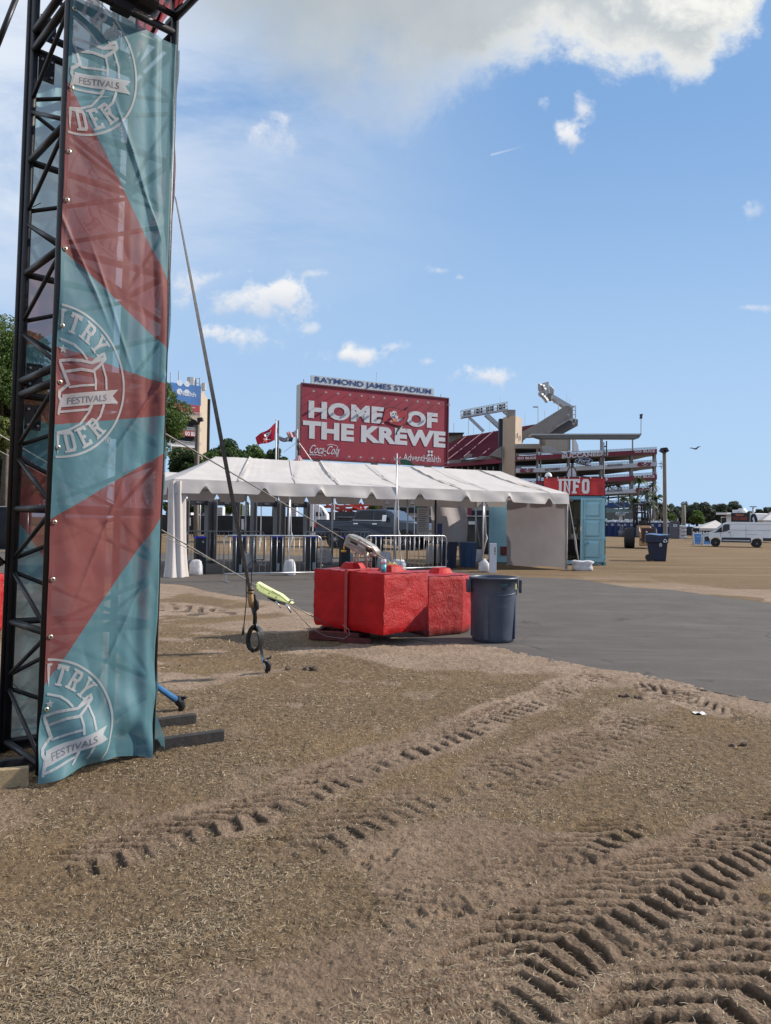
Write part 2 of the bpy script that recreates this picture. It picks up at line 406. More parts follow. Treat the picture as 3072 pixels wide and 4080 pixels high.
def ground_h(X, Y):
    """height, bareness (sand shows) at world points"""
    inA = inside(X, Y, A_poly); near = Y < 40
    dE = np.full(X.shape, 9.); 
    if near.any(): dE[near] = seg_dist(X[near], Y[near], A_low)[0]
    sd = np.where(inA, -dE, dE)
    amp = 1 / (1 + np.maximum(Y - 9, 0) / 6)
    h = (.030 * (fbm(X * .8, Y * .8, 3, 3) - .5) + .022 * (fbm(X * 3.1, Y * 3.1, 4, 5) - .5) + .013 * (fbm(X * 13, Y * 13, 4, 9) - .5)) * amp
    h = h + .009 * (vn(X * 42, Y * 42, 4) - .5) * amp + .006 * (vn(X * 90, Y * 90, 14) - .5) * np.where(Y < 6, 1, 0)
    groove_dark = np.zeros(X.shape); bare = sstep(.47, .60, fbm(X * .55 + 4, Y * .55, 4, 21) + .04 * sstep(4.5, 6.5, Y)) * .85 + sstep(.62, .72, fbm(X * 2.6, Y * 2.6, 3, 31)) * .4
    for P, hw, dep, pit, sd_, st in TR:
        lo = P.min(0) - 1; hi = P.max(0) + 1
        mk = (X > lo[0]) & (X < hi[0]) & (Y > lo[1]) & (Y < hi[1])
        if not mk.any(): continue
        x = X[mk]; y = Y[mk]; d, s, t = seg_dist(x, y, P)
        t = t + .07 * (vn(x * 2.3, y * 2.3, sd_) - .5); s0_ = s; s = s + .07 * (vn(x * 3, y * 3, sd_ + 3) - .5) + .028 * (vn(x * 8, y * 8, sd_ + 5) - .5)
        s_tot = float(np.hypot(*np.diff(P, axis=0).T).sum()); a = np.abs(t); env = sstep(hw * 1.12, hw * .8, a)
        patch = sstep(.30, .50, fbm(x * 1.6, y * 1.6, 3, sd_ + 40)) * .6 + .4
        ph = (s + 1.25 * (t + hw) - 1.5 * np.where(t > hw * .15, t - hw * .15, 0)) / pit
        ph2 = ph + .10 * (vn(x * 9, y * 9, sd_ + 8) - .5); fr = ph2 - np.floor(ph2)
        wd = .34 + .16 * vn(x * 4, y * 4, sd_ + 12); lk = np.floor(ph2); la = .45 + .95 * vn(lk * .83 + 3.1, np.full(x.shape, float(sd_)), 6); la = (la * .55 + .45) * sstep(.06, .22, vn(lk * .5 + t * 9, s * 3, sd_ + 21)); env = env * sstep(.0, .2, s) * sstep(s_tot, s_tot - .2, s); gr = la * sstep(.0, .06, fr) * sstep(wd + .10, wd - .08, fr)
        side = sstep(hw * .06, hw * .22, np.abs(t - hw * .1))
        crumb = .010 * (fbm(x * 16, y * 16, 3, sd_ + 60) - .5) * env; dep = dep * .88; dep = dep * 1.0; hh = -dep * (.78 + .62 * sstep(hw * .3, -hw * .1, t)) * gr * env * patch * (.8 + .2 * side) + dep * .22 * env * patch * (1 - gr) + crumb
        berm = .45 * dep * np.exp(-((a - hw * 1.2) / (hw * .2)) ** 2) * (.3 + vn(x * 7, y * 7, sd_ + 2)) * patch
        groove_dark[mk] = np.maximum(groove_dark[mk], gr * env * patch * min(1., dep / .02) * (.75 + .25 * vn(x * 30, y * 30, 3)) + .25 * env * patch); h[mk] += (hh + berm * .8) * np.minimum(1, amp[mk] * 1.3); b = sstep(hw * 1.9, hw * .7, a + .22 * (fbm(x * 3.5, y * 3.5, 3, sd_ + 70) - .5) + .3 * sstep(.5, 0, s) + .3 * sstep(s_tot - .5, s_tot, s)) * st * (.35 + .65 * patch)
        bare[mk] = np.maximum(bare[mk], b)
    # shoe prints
    for (px, py, an) in [(2780, 3590, .5), (2950, 3600, .3), (2560, 3790, .6), (1740, 3630, .2), (1840, 3640, .4), (1500, 3420, .9), (2650, 3790, .2), (2330, 3440, .1)]:
        c = G(px, py); mk = (np.abs(X - c.x) < .25) & (np.abs(Y - c.y) < .25)
        if mk.any():
            x = X[mk] - c.x; y = Y[mk] - c.y; a = x * math.cos(an) + y * math.sin(an); b = -x * math.sin(an) + y * math.cos(an)
            m_ = sstep(1.1, .9, np.hypot(a / .14, b / .05)); tex = sstep(.35, .6, vn(a * 45 + .3 * np.sin(b * 60), b * 26, 9))
            h[mk] -= m_ * (.006 + .010 * tex); bare[mk] = np.maximum(bare[mk], m_)
    # asphalt: ground sinks below it, ragged sandy edge
    k = sstep(-.42, -.02, sd + .16 * (fbm(X * 2.2, Y * 2.2, 3, 50) - .5))
    h = h * k - (1 - k) * .03
    bare = np.maximum(bare, sstep(.9, .1, np.abs(sd)) * .8)
    far = sstep(14, 22, Y); h = h * (1 - far) + (-.004) * far * np.where(inA, 3, 0)
    calm = np.ones(X.shape)
    return h + .004, np.clip(bare, 0, 1), np.clip(groove_dark, 0, 1)
def ground_material():
    M = bpy.data.materials.new('dry_ground'); M.use_nodes = True; nt = M.node_tree; b = nt.nodes['Principled BSDF']
    tc = nt.nodes.new('ShaderNodeTexCoord'); O = tc.outputs['Object']
    at = nt.nodes.new('ShaderNodeAttribute'); at.attribute_name = 'bare'; bare = E(nt, at.outputs['Fac'])
    big = nnoise(nt, O, .35, 5, .6); midn = nnoise(nt, O, 2.2, 6, .65); fine = nnoise(nt, O, 24, 6, .7); vf = nnoise(nt, O, 110, 4, .7)
    st = nt.nodes.new('ShaderNodeMapping'); st.inputs['Scale'].default_value = (14, 70, 30); st.inputs['Rotation'].default_value = (0, 0, .5); nt.links.new(O, st.inputs[0])
    s1 = nnoise(nt, st.outputs[0], 2.2, 4, .7, 1.5)
    st2 = nt.nodes.new('ShaderNodeMapping'); st2.inputs['Scale'].default_value = (70, 16, 30); st2.inputs['Rotation'].default_value = (0, 0, -.3); nt.links.new(O, st2.inputs[0])
    s2 = nnoise(nt, st2.outputs[0], 2.0, 4, .7, 1.5)
    sand = nmix(nt, midn.ss(.35, .7), (.215, .150, .102), (.315, .225, .156))
    x0, y0, z0 = nsep(nt, O); sand = nmix(nt, (y0 + (big - .5) * 6).ss(4.0, 7.0) * .85, sand, nmix(nt, midn.ss(.35, .7), (.31, .228, .165), (.40, .305, .230)))
    sand = nmix(nt, fine.ss(.40, .80), sand, (.095, .066, .046))
    straw = nmix(nt, fine.ss(.32, .7), (.098, .066, .040), (.235, .165, .098))
    straw = nmix(nt, s1.mx(s2).ss(.60, .72), straw, (.33, .265, .175))
    straw = nmix(nt, big.ss(.45, .68) * .6, straw, (.27, .178, .088))
    k = (bare + (midn - .5) * .5 + (fine - .5) * .5).ss(.18, .62)
    c = nmix(nt, k, straw, sand)
    c = nmix(nt, vf.ss(.56, .76) * .45, c, (.065, .045, .03)); c = nmix(nt, big.ss(.50, .62) * midn.ss(.45, .6) * .4, c, (.10, .07, .048))
    am = nt.nodes.new('ShaderNodeAttribute'); am.attribute_name = 'groove_dark'; mo = E(nt, am.outputs['Fac'])
    c = nmix(nt, (mo + (fine - .5) * .5).ss(.25, .75) * .70, c, (.062, .043, .030))  # soil colour darkened in the lug grooves, weaker across the whole track
    x, y, z = nsep(nt, O)
    # further off it reads as tan mown turf in long horizontal sweeps
    st3 = nt.nodes.new('ShaderNodeMapping'); st3.inputs['Scale'].default_value = (.12, .9, 1); nt.links.new(O, st3.inputs[0])
    sw = nnoise(nt, st3.outputs[0], 1.3, 6, .6)
    turf = nmix(nt, sw.ss(.35, .68), (.150, .098, .055), (.235, .165, .095))
    turf = nmix(nt, midn.ss(.5, .75) * .6, turf, (.14, .11, .07))
    c = nmix(nt, y.ss(16, 26), c, turf)
    nt.links.new(c, b.inputs['Base Color']); b.inputs['Roughness'].default_value = .95; b.inputs['Specular IOR Level'].default_value = .15
    bn = nt.nodes.new('ShaderNodeBump'); bn.inputs['Distance'].default_value = .020; bn.inputs['Strength'].default_value = 1.0
    vg = nt.nodes.new('ShaderNodeTexVoronoi'); vg.inputs['Scale'].default_value = 75; nt.links.new(O, vg.inputs['Vector'])
    hgt = fine * .5 + vf * .45 + s1.mx(s2) * .4 + E(nt, vg.outputs['Distance']) * -.35
    nt.links.new(hgt.k, bn.inputs['Height']); nt.links.new(bn.outputs[0], b.inputs['Normal'])
    return M
GM = ground_material()
def make_ground():
    inv = np.linspace(1 / 1.75, 1 / 45, 690); ys = np.concatenate([1 / inv, np.geomspace(46.5, 2600, 40)])
    ts = np.linspace(-.86, .86, 1060); ts = np.concatenate([[-3, -2, -1.4, -1.1, -.95], ts, [.95, 1.1, 1.4, 2, 3]])
    Y, T = np.meshgrid(ys, ts, indexing='ij'); X = T * Y
    h, bare, groove_dark = ground_h(X.ravel(), Y.ravel()); nr, nc = Y.shape
    co = np.stack([X.ravel(), Y.ravel(), h], 1).astype(np.float32)
    i = np.arange(nr * nc).reshape(nr, nc); q = np.stack([i[:-1, :-1], i[:-1, 1:], i[1:, 1:], i[1:, :-1]], -1).reshape(-1)
    me = bpy.data.meshes.new('ground'); me.vertices.add(len(co)); me.vertices.foreach_set('co', co.ravel())
    nf = len(q) // 4; me.loops.add(nf * 4); me.loops.foreach_set('vertex_index', q.astype(np.int32)); me.polygons.add(nf)
    me.polygons.foreach_set('loop_start', np.arange(0, nf * 4, 4, dtype=np.int32))
    me.polygons.foreach_set('use_smooth', np.ones(nf, bool)); me.update(calc_edges=True)
    a = me.attributes.new('bare', 'FLOAT', 'POINT'); a.data.foreach_set('value', bare.astype(np.float32)); a = me.attributes.new('groove_dark', 'FLOAT', 'POINT'); a.data.foreach_set('value', groove_dark.astype(np.float32))
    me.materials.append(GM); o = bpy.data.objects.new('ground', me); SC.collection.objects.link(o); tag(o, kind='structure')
    mb = MB(); mb.quad((-6000, -3000, -.09), (6000, -3000, -.09), (6000, 6000, -.09), (-6000, 6000, -.09))
    tag(mb.build('surrounding_ground', GM), kind='structure')
make_ground()
def asphalt():
    M = bpy.data.materials.new('asphalt'); M.use_nodes = True; nt = M.node_tree; b = nt.nodes['Principled BSDF']
    tc = nt.nodes.new('ShaderNodeTexCoord'); O = tc.outputs['Object']
    n = nnoise(nt, O, 1.2, 6, .6); f = nnoise(nt, O, 60, 4, .75)
    st = nt.nodes.new('ShaderNodeMapping'); st.inputs['Scale'].default_value = (.18, 1.6, 1); st.inputs['Rotation'].default_value = (0, 0, -.18); nt.links.new(O, st.inputs[0])
    s = nnoise(nt, st.outputs[0], 1.5, 7, .65, .3)
    c = nmix(nt, n.ss(.3, .7), (.076, .066, .059), (.098, .085, .076))
    c = nmix(nt, s.ss(.50, .70) * .45, c, (.150, .130, .112)); sm = nnoise(nt, O, .5, 7, .7); c = nmix(nt, sm.ss(.56, .66) * .35, c, (.055, .050, .048))
    vo = nt.nodes.new('ShaderNodeTexVoronoi'); vo.feature = 'DISTANCE_TO_EDGE'; vo.inputs['Scale'].default_value = .35; wp = nt.nodes.new('ShaderNodeVectorMath'); wp.operation = 'ADD'; nz = nt.nodes.new('ShaderNodeTexNoise'); nz.inputs['Scale'].default_value = 1.2; nz.inputs['Detail'].default_value = 6; nt.links.new(O, nz.inputs['Vector']); nt.links.new(nz.outputs['Color'], wp.inputs[0]); nt.links.new(O, wp.inputs[1]); nt.links.new(wp.outputs[0], vo.inputs['Vector'])
    c = nmix(nt, E(nt, vo.outputs['Distance']).ss(.0, .012, 1, 0) * n.ss(.45, .6) * .8, c, (.03, .027, .025))
    c = nmix(nt, f.ss(.55, .75) * .7, c, (.20, .18, .16)); c = nmix(nt, f.ss(.40, .25) * .5, c, (.05, .045, .042))
    # old repair seams and drag marks
    st2 = nt.nodes.new('ShaderNodeMapping'); st2.inputs['Scale'].default_value = (.05, .9, 1); st2.inputs['Rotation'].default_value = (0, 0, .06); nt.links.new(O, st2.inputs[0])
    s2 = nnoise(nt, st2.outputs[0], 3, 2, .5)
    c = nmix(nt, ((s2 - .5) * (s2 - .5)).ss(0, .00012, 1, 0) * .35, c, (.055, .05, .048))
    nt.links.new(c, b.inputs['Base Color']); b.inputs['Roughness'].default_value = .85; b.inputs['Specular IOR Level'].default_value = .3
    bn = nt.nodes.new('ShaderNodeBump'); bn.inputs['Distance'].default_value = .004; nt.links.new((f + n * .3).k, bn.inputs['Height']); nt.links.new(bn.outputs[0], b.inputs['Normal'])
    # strip between lower and upper edges, finely divided along
    rs = np.random.RandomState(3); lo = spl(gp(ASPH_LOW), 30)
    jit = .10 * (fbm(lo[:, 0] * 2.5, lo[:, 1] * 2.5, 4, 77) - .5); lo = lo.copy(); lo[:, 1] += jit
    vs = [(x, y, .006) for x, y in lo] + [(x, y, .006) for x, y in A_up]
    mb = MB(); mb.add(vs, [tuple(range(len(vs)))]); tag(mb.build('road', M), kind='structure')
asphalt()
# ------------------------------------------------------------ dry grass litter (uncountable)
def straw():
    rs = np.random.RandomState(11); N = 240000
    iy = rs.uniform(1 / 11, 1 / 2.0, N); Y = 1 / iy; X = rs.uniform(-.62, .62, N) * Y
    h, bare, groove_dark = ground_h(X, Y)
    keep = (rs.rand(N) > bare * .86) & ~inside(X, Y, A_poly) & (rs.rand(N) < .25 + .95 * sstep(.38, .6, fbm(X * 2.2, Y * 2.2, 3, 61)))
    X, Y, h = X[keep], Y[keep], h[keep]; n = len(X)
    L = rs.gamma(3, .0040, n) + .005; big = rs.rand(n) < .01; L = np.where(big, L * 2.6, L)
    chip = rs.rand(n) < .16; L = np.where(chip, .004 + .006 * rs.rand(n), L)
    w = np.where(chip, .0022, 1.) * np.where(chip, 1., (.0009 + .0006 * rs.rand(n))) * np.clip(Y / 3.2, 1, 3); L = L * np.clip(Y / 5, 1, 1.6)
    az = rs.vonmises(.35, .6, n) ; el = np.abs(rs.normal(0, .28, n)); bend = rs.normal(0, .5, n)
    d = np.stack([np.cos(az) * np.cos(el), np.sin(az) * np.cos(el), np.sin(el)], 1); az2 = az + bend
    d2 = np.stack([np.cos(az2) * np.cos(el * .3), np.sin(az2) * np.cos(el * .3), -np.abs(np.sin(el)) * .4], 1)
    sd = np.stack([-np.sin(az), np.cos(az), rs.normal(0, .3, n)], 1)
    p0 = np.stack([X, Y, h + .001], 1); p1 = p0 + d * (L * .55)[:, None]; p2 = p1 + d2 * (L * .45)[:, None]
    sw = sd * w[:, None]
    V = np.stack([p0 - sw, p0 + sw, p1 - sw, p1 + sw, p2 - sw * .4, p2 + sw * .4], 1).reshape(-1, 3).astype(np.float32)
    b = (np.arange(n) * 6)[:, None]; q = np.concatenate([b + [0, 1, 3, 2], b + [2, 3, 5, 4]], 1).reshape(-1)
    me = bpy.data.meshes.new('dry_grass'); me.vertices.add(len(V)); me.vertices.foreach_set('co', V.ravel()); nf = 2 * n
    me.loops.add(nf * 4); me.loops.foreach_set('vertex_index', q.astype(np.int32)); me.polygons.add(nf); me.polygons.foreach_set('loop_start', np.arange(0, nf * 4, 4, dtype=np.int32))
    me.update(calc_edges=True)
    ca = me.attributes.new('tint', 'FLOAT', 'POINT'); ca.data.foreach_set('value', np.repeat(np.where(chip, rs.rand(n) * .35, rs.rand(n)), 6).astype(np.float32))
    M = bpy.data.materials.new('straw'); M.use_nodes = True; nt = M.node_tree; bs = nt.nodes['Principled BSDF']
    at = nt.nodes.new('ShaderNodeAttribute'); at.attribute_name = 'tint'; t = E(nt, at.outputs['Fac'])
    c = nmix(nt, t.ss(0, .6), (.09, .063, .040), (.31, .232, .140)); c = nmix(nt, t.ss(.8, 1), c, (.46, .38, .27))
    nt.links.new(c, bs.inputs['Base Color']); bs.inputs['Roughness'].default_value = .7
    me.materials.append(M); o = bpy.data.objects.new('dry_grass', me); SC.collection.objects.link(o)
    tag(o, 'straw coloured dry grass clippings scattered over the sandy ground', 'grass', kind='stuff')
straw()
# ------------------------------------------------------------ truss tower, banners, arch
BLK = mat('black_painted_steel', (.016, .016, .019), .42, .3, var=.3, vs=8, bump=.0015, bs=50, col2=(.30, .29, .28), c2s=9, c2t=(.74, .76))
BLK2 = mat('black_steel_plain', (.014, .014, .017), .5, .2)
STEEL = mat('galvanised_steel', (.42, .43, .45), .38, .8, var=.2, vs=6)
BRASS = mat('grommet_brass', (.62, .55, .40), .35, .9)
TE = Vector((.742, .671, 0)); TN = Vector((.671, -.742, 0)); FL = Vector((-1.95, 4.40, 0)); TW = .665
FR = FL + TE * TW; TD = .63; BL = FL - TN * TD; BR = FR - TN * TD
def uz(px, py, P0=FL + TN * .03, n=TN):
    d = ray(px, py); t = (P0 - EYE).dot(n) / d.dot(n); p = EYE + d * t; return (p - P0).dot(TE), p.z
def line(p0, p1):
    (a, b), (c, d) = uz(*p0), uz(*p1); k = (d - b) / (c - a); return b - k * a, k
LINES = [line((248, 419), (678, 1216)), line((232, 1051), (672, 1443)), line((216, 1418), (672, 1564)), line((208, 1718), (670, 1670)), line((206, 2073), (664, 1799)), line((217, 2662), (659, 2016))]
def banner_material():
    M = bpy.data.materials.new('printed_mesh_banner'); M.use_nodes = True; nt = M.node_tree; nt.nodes.clear()
    out = nt.nodes.new('ShaderNodeOutputMaterial'); uvn = nt.nodes.new('ShaderNodeUVMap'); uvn.uv_map = 'UVMap'
    u, z, _ = nsep(nt, uvn.outputs[0]); tc = nt.nodes.new('ShaderNodeTexCoord')
    def below(i): return (z - (u * LINES[i][1] + LINES[i][0])).lt(0.0)
    def above(i): return (z - (u * LINES[i][1] + LINES[i][0])).gt(0.0)
    red = (below(0) * above(1)).mx(below(2) * above(3)).mx(below(4) * above(5))
    n = nnoise(nt, tc.outputs['Object'], 3, 5, .6)
    teal = nmix(nt, n.ss(.3, .7), (.090, .235, .280), (.11, .275, .32)); rd = nmix(nt, n.ss(.3, .7), (.235, .052, .050), (.285, .068, .062))
    c = nmix(nt, red, teal, rd)
    # fine weave
    wv = nt.nodes.new('ShaderNodeTexWave'); wv.inputs['Scale'].default_value = 60; wv.inputs['Distortion'].default_value = 1.5; wv.inputs['Detail'].default_value = 2; nt.links.new(uvn.outputs[0], wv.inputs[0])
    c = nmix(nt, E(nt, wv.outputs['Fac']) * .12, c, (.42, .40, .40))
    # dirty drip
    dr = nnoise(nt, ncomb(nt, u * 30, z * 2.2, 0.0), 1.0, 5, .7); c = nmix(nt, dr.ss(.62, .8) * .22 * z.ss(.2, 1.3, 1, 0), c, (.13, .08, .05))
    p = nt.nodes.new('ShaderNodeBsdfPrincipled'); p.inputs['Roughness'].default_value = .55; nt.links.new(c, p.inputs['Base Color']); p.inputs['Specular IOR Level'].default_value = .35
    t = nt.nodes.new('ShaderNodeBsdfTranslucent'); nt.links.new(c, t.inputs[0]); m1 = nt.nodes.new('ShaderNodeMixShader'); m1.inputs[0].default_value = .30
    nt.links.new(p.outputs[0], m1.inputs[1]); nt.links.new(t.outputs[0], m1.inputs[2])
    tr = nt.nodes.new('ShaderNodeBsdfTransparent'); m2 = nt.nodes.new('ShaderNodeMixShader'); m2.inputs[0].default_value = .22
    nt.links.new(m1.outputs[0], m2.inputs[1]); nt.links.new(tr.outputs[0], m2.inputs[2]); nt.links.new(m2.outputs[0], out.inputs[0])
    return M
BANM = banner_material()
WHT_PRINT = mat('white_print', (.50, .49, .50), .6, var=.12, vs=5, transl=.25, transp=.30)
DRK_PRINT = mat('dark_print', (.10, .10, .12), .6, var=.05)
ZT = 4.46
def wrinkle(u, z, sd=0):
    u = np.asarray(u, float); z = np.asarray(z, float)
    r = .013 * np.sin(u * 9 + 1.3 * np.sin(z * 1.1 + sd) + sd) * sstep(.0, .12, u)
    fold = sstep(.40, .60, u); r = r + .012 * fold * np.sin(u * 42 + 1.6 * np.sin(z * 1.9 + sd) + z * .8)
    r = r + .013 * np.sin((u + .42 * z) * 17 + 2.2 * vn(z * 1.3, u * 2, 3 + sd)) * sstep(.35, .7, vn(z * .9, u * 1.5, 5 + sd)) 
    v2 = vn(u * 9 + z * 3.2, z * 4.2 - u * 2, 8 + sd); r = r + .010 * np.abs(v2 - .5) + .010 * (fbm(u * 5, z * 3.5, 4, 2 + sd) - .5)
    # hard tension creases
    for a, b, k, w, am in ((.10, 2.95, -1.9, .012, .010), (.28, 1.35, 2.6, .010, .008), (.44, 3.55, -2.2, .010, .014), (.50, 2.12, 1.6, .010, .014), (.40, .75, 2.2, .012, .009), (.30, 2.7, -2.4, .010, .008)):
        dd = (z - b - k * (u - a)) / math.hypot(1, k); al = ((u - a) + k * (z - b)) / math.hypot(1, k)
        r = r + 1.3 * am * np.exp(-np.abs(dd) / w) * sstep(.5, .15, np.abs(al))
    low = sstep(.62, 0, z); r = r + low * (.05 + .055 * np.sin(u * 8.5 - z * 9 + .8) * (1 if sd == 0 else .4) + .03 * np.sin(u * 19 + z * 14))
    return r
class Panel:
    def __init__(s, P0, e, n, sd, width=.672, ulo=-.012): s.P0 = P0; s.e = e; s.n = n; s.sd = sd; s.w = width; s.ulo = ulo
    def __call__(s, u, z, off=0.):
        o = np.maximum(.038, .050 + wrinkle(u, z, s.sd)) + off; u2 = u - (.045 * max(0., 1 - z / .7) ** 2 if s.sd == 0 else 0)
        wrap = max(0., u2 - .655); p = s.P0 + s.e * (u2 - wrap * .55) + s.n * (float(o) - wrap * .9)
        zz = z + (.05 * math.sin(max(0, u) * 4.2) * max(0, 1 - z / .6) if s.sd == 0 else 0)
        return Vector((p.x, p.y, max(.006, zz)))
    def sheet(s, parent, zb, name='fabric'):
        nu, nz = 96, 520; us = np.linspace(s.ulo, s.w, nu + 1); zs = np.linspace(ZT, zb, nz + 1)
        U, Z = np.meshgrid(us, zs); o = np.maximum(.038, .050 + wrinkle(U, Z, s.sd))
        u2 = U - (.045 * np.maximum(0, 1 - Z / .7) ** 2 if s.sd == 0 else 0); wr = np.maximum(0, u2 - .655)
        zz = np.maximum(.006, Z + (.05 * np.sin(np.maximum(0, U) * 4.2) * np.maximum(0, 1 - Z / .6) if s.sd == 0 else 0))
        uu = (u2 - wr * .55)[..., None]; oo = (o - wr * .9)[..., None]
        co = np.array(s.P0)[None, None] + np.array(s.e)[None, None] * uu + np.array(s.n)[None, None] * oo; co[..., 2] = zz
        i = np.arange((nz + 1) * (nu + 1)).reshape(nz + 1, nu + 1); q = np.stack([i[:-1, :-1], i[1:, :-1], i[1:, 1:], i[:-1, 1:]], -1).reshape(-1, 4)
        me = bpy.data.meshes.new(name); me.from_pydata(co.reshape(-1, 3).tolist(), [], q.tolist()); uv = me.uv_layers.new(name='UVMap')
        UV = np.stack([U.ravel(), Z.ravel()], 1)[q.ravel()]; uv.data.foreach_set('uv', UV.ravel().astype(np.float32))
        me.polygons.foreach_set('use_smooth', [True] * len(q)); me.materials.append(BANM)
        ob = bpy.data.objects.new(name, me); SC.collection.objects.link(ob); attach(ob, parent); return ob
    def quads(s, mb, qs, off):
        for q in qs:
            q = [Vector(a) for a in q]
            q = [Vector((a.x * .94 - .016, a.y)) for a in q]
            if max(a.x for a in q) < .002 or min(a.y for a in q) < .045: continue
            q = [Vector((max(a.x, 0.0), a.y)) for a in q]
            n = max(1, int(max((q[1] - q[0]).length, (q[2] - q[3]).length) / .02)); m_ = max(1, int(max((q[3] - q[0]).length, (q[2] - q[1]).length) / .02))
            mb.grid(lambda a, b: s(*(q[0].lerp(q[1], a)).lerp(q[3].lerp(q[2], a), b), off), n, m_)
Z2 = lambda L: [uz(x * .5402, 1000 + y * .5402) for x, y in L]
LOGO = [
 ([(396, 868), (480, 862), (560, 870), (640, 885), (700, 868), (752, 845), (742, 818), (720, 826), (650, 880)], .017), ([(680, 822), (708, 845)], .012),
 ([(445, 948), (560, 933), (655, 945), (705, 905), (757, 850)], .017),
 ([(396, 868), (432, 950), (468, 1040), (400, 1092), (396, 1130), (414, 1160), (388, 1262)], .018),
 ([(665, 945), (680, 1010), (680, 1080)], .013), ([(730, 890), (765, 990), (770, 1076)], .013),
 ([(470, 1062), (570, 1050), (670, 1043)], .013), ([(396, 1243), (520, 1232), (625, 1222), (655, 1188)], .013),
 ([(385, 1392), (470, 1375), (560, 1330), (632, 1240), (655, 1188)], .013), ([(660, 1342), (722, 1270), (752, 1180)], .015),
 ([(400, 705), (500, 752), (560, 805), (606, 862)], .013)]
LOGO = [(Z2(a), w) for a, w in LOGO]
RB = Z2([(425, 1115), (865, 1073), (820, 1120), (865, 1170), (400, 1210)])
def ringpts(c, r, a0, a1, n=90): return [(c[0] + r * math.cos(a0 + (a1 - a0) * i / n), c[1] + r * math.sin(a0 + (a1 - a0) * i / n)) for i in range(n + 1)]
def logo(pan, parent, cz, clipz=None):
    dz = cz - 2.235; c = (.005, cz); mb = MB(); dk = MB()
    pan.quads(mb, ribbon(ringpts(c, .430, -1.62, 1.62), .013), .003)
    for w_, base, sgn in (('COUNTRY', math.pi / 2, -1), ('THUNDER', -math.pi / 2, 1)):
        for i, ch in enumerate(w_):
            a = base + sgn * (i - 3) * R(15.5)
            qs, tw = slab(ch, w=.066, h=.118, st=.019, ser=.010)
            up = Vector((math.cos(a), math.sin(a))) * (1 if sgn < 0 else -1); rt = Vector((up.y, -up.x)); r0 = .29 if sgn < 0 else .408
            cc = Vector(c) + Vector((math.cos(a), math.sin(a))) * r0
            for j, q in enumerate(qs): pan.quads(mb, [[cc + rt * (p.x - tw / 2) + up * p.y for p in q]], .0030 + .0002 * (j % 6))
    for pl, w in LOGO: pan.quads(mb, ribbon([(a, b + dz) for a, b in pl], w, .03), .0042)
    a, b, c_, d, e = [(p[0], p[1] + dz) for p in RB]
    mid = lambda p, q, t: (p[0] + (q[0] - p[0]) * t, p[1] + (q[1] - p[1]) * t)
    m0 = mid(a, e, .5)
    pan.quads(mb, [[m0, c_, b, a]], .0052); pan.quads(mb, [[e, d, c_, m0]], .0052)
    for st, rr in (((.042, 2.42 + dz), .027), ((-.018, 2.40 + dz), .02)):
        pts = [Vector(st) + Vector((math.cos(math.pi / 2 + k * math.pi / 5), math.sin(math.pi / 2 + k * math.pi / 5))) * (rr if k % 2 == 0 else rr * .42) for k in range(10)]
        for k in range(10): pan.quads(mb, [[Vector(st), pts[k], pts[(k + 1) % 10], Vector(st)]], .0045)
    pan.quads(mb, ribbon(ringpts((.345, 1.93 + dz), .018, 0, 6.283, 14), .003), .004); 
    vs, fs = textgeo('R', .02); off = len(mb.v); mb.add([pan((.345 - .007 + x * .014) * .94 - .016, 1.93 + dz - .009 + y * .018, .005) for x, y in vs], fs)
    mb.build('printed_logo', WHT_PRINT, parent, smooth=True, recalc=False)
    vs, fs = textgeo('FESTIVALS', 0.); du = (RB[1][0] - RB[0][0]); sl = (RB[1][1] - RB[0][1]) / du; u0 = .075; tw = .245
    dk.add([pan((u0 + x * tw) * .94 - .016, RB[0][1] + dz - .060 + sl * (u0 + x * tw - RB[0][0]) + y * .038, .0068) for x, y in vs], fs)
    dk.build('printed_word', DRK_PRINT, parent, recalc=False)
def grommets(pan, parent, zs, u=.012):
    for z in zs:
        g = MB(); c = pan(u, z, .004); g.lathe([(.006, .0), (.013, .0), (.013, .003), (.007, .004)], c, 14, frame(pan.n), caps=False)
        g.build('grommet', BRASS, parent, smooth=True)
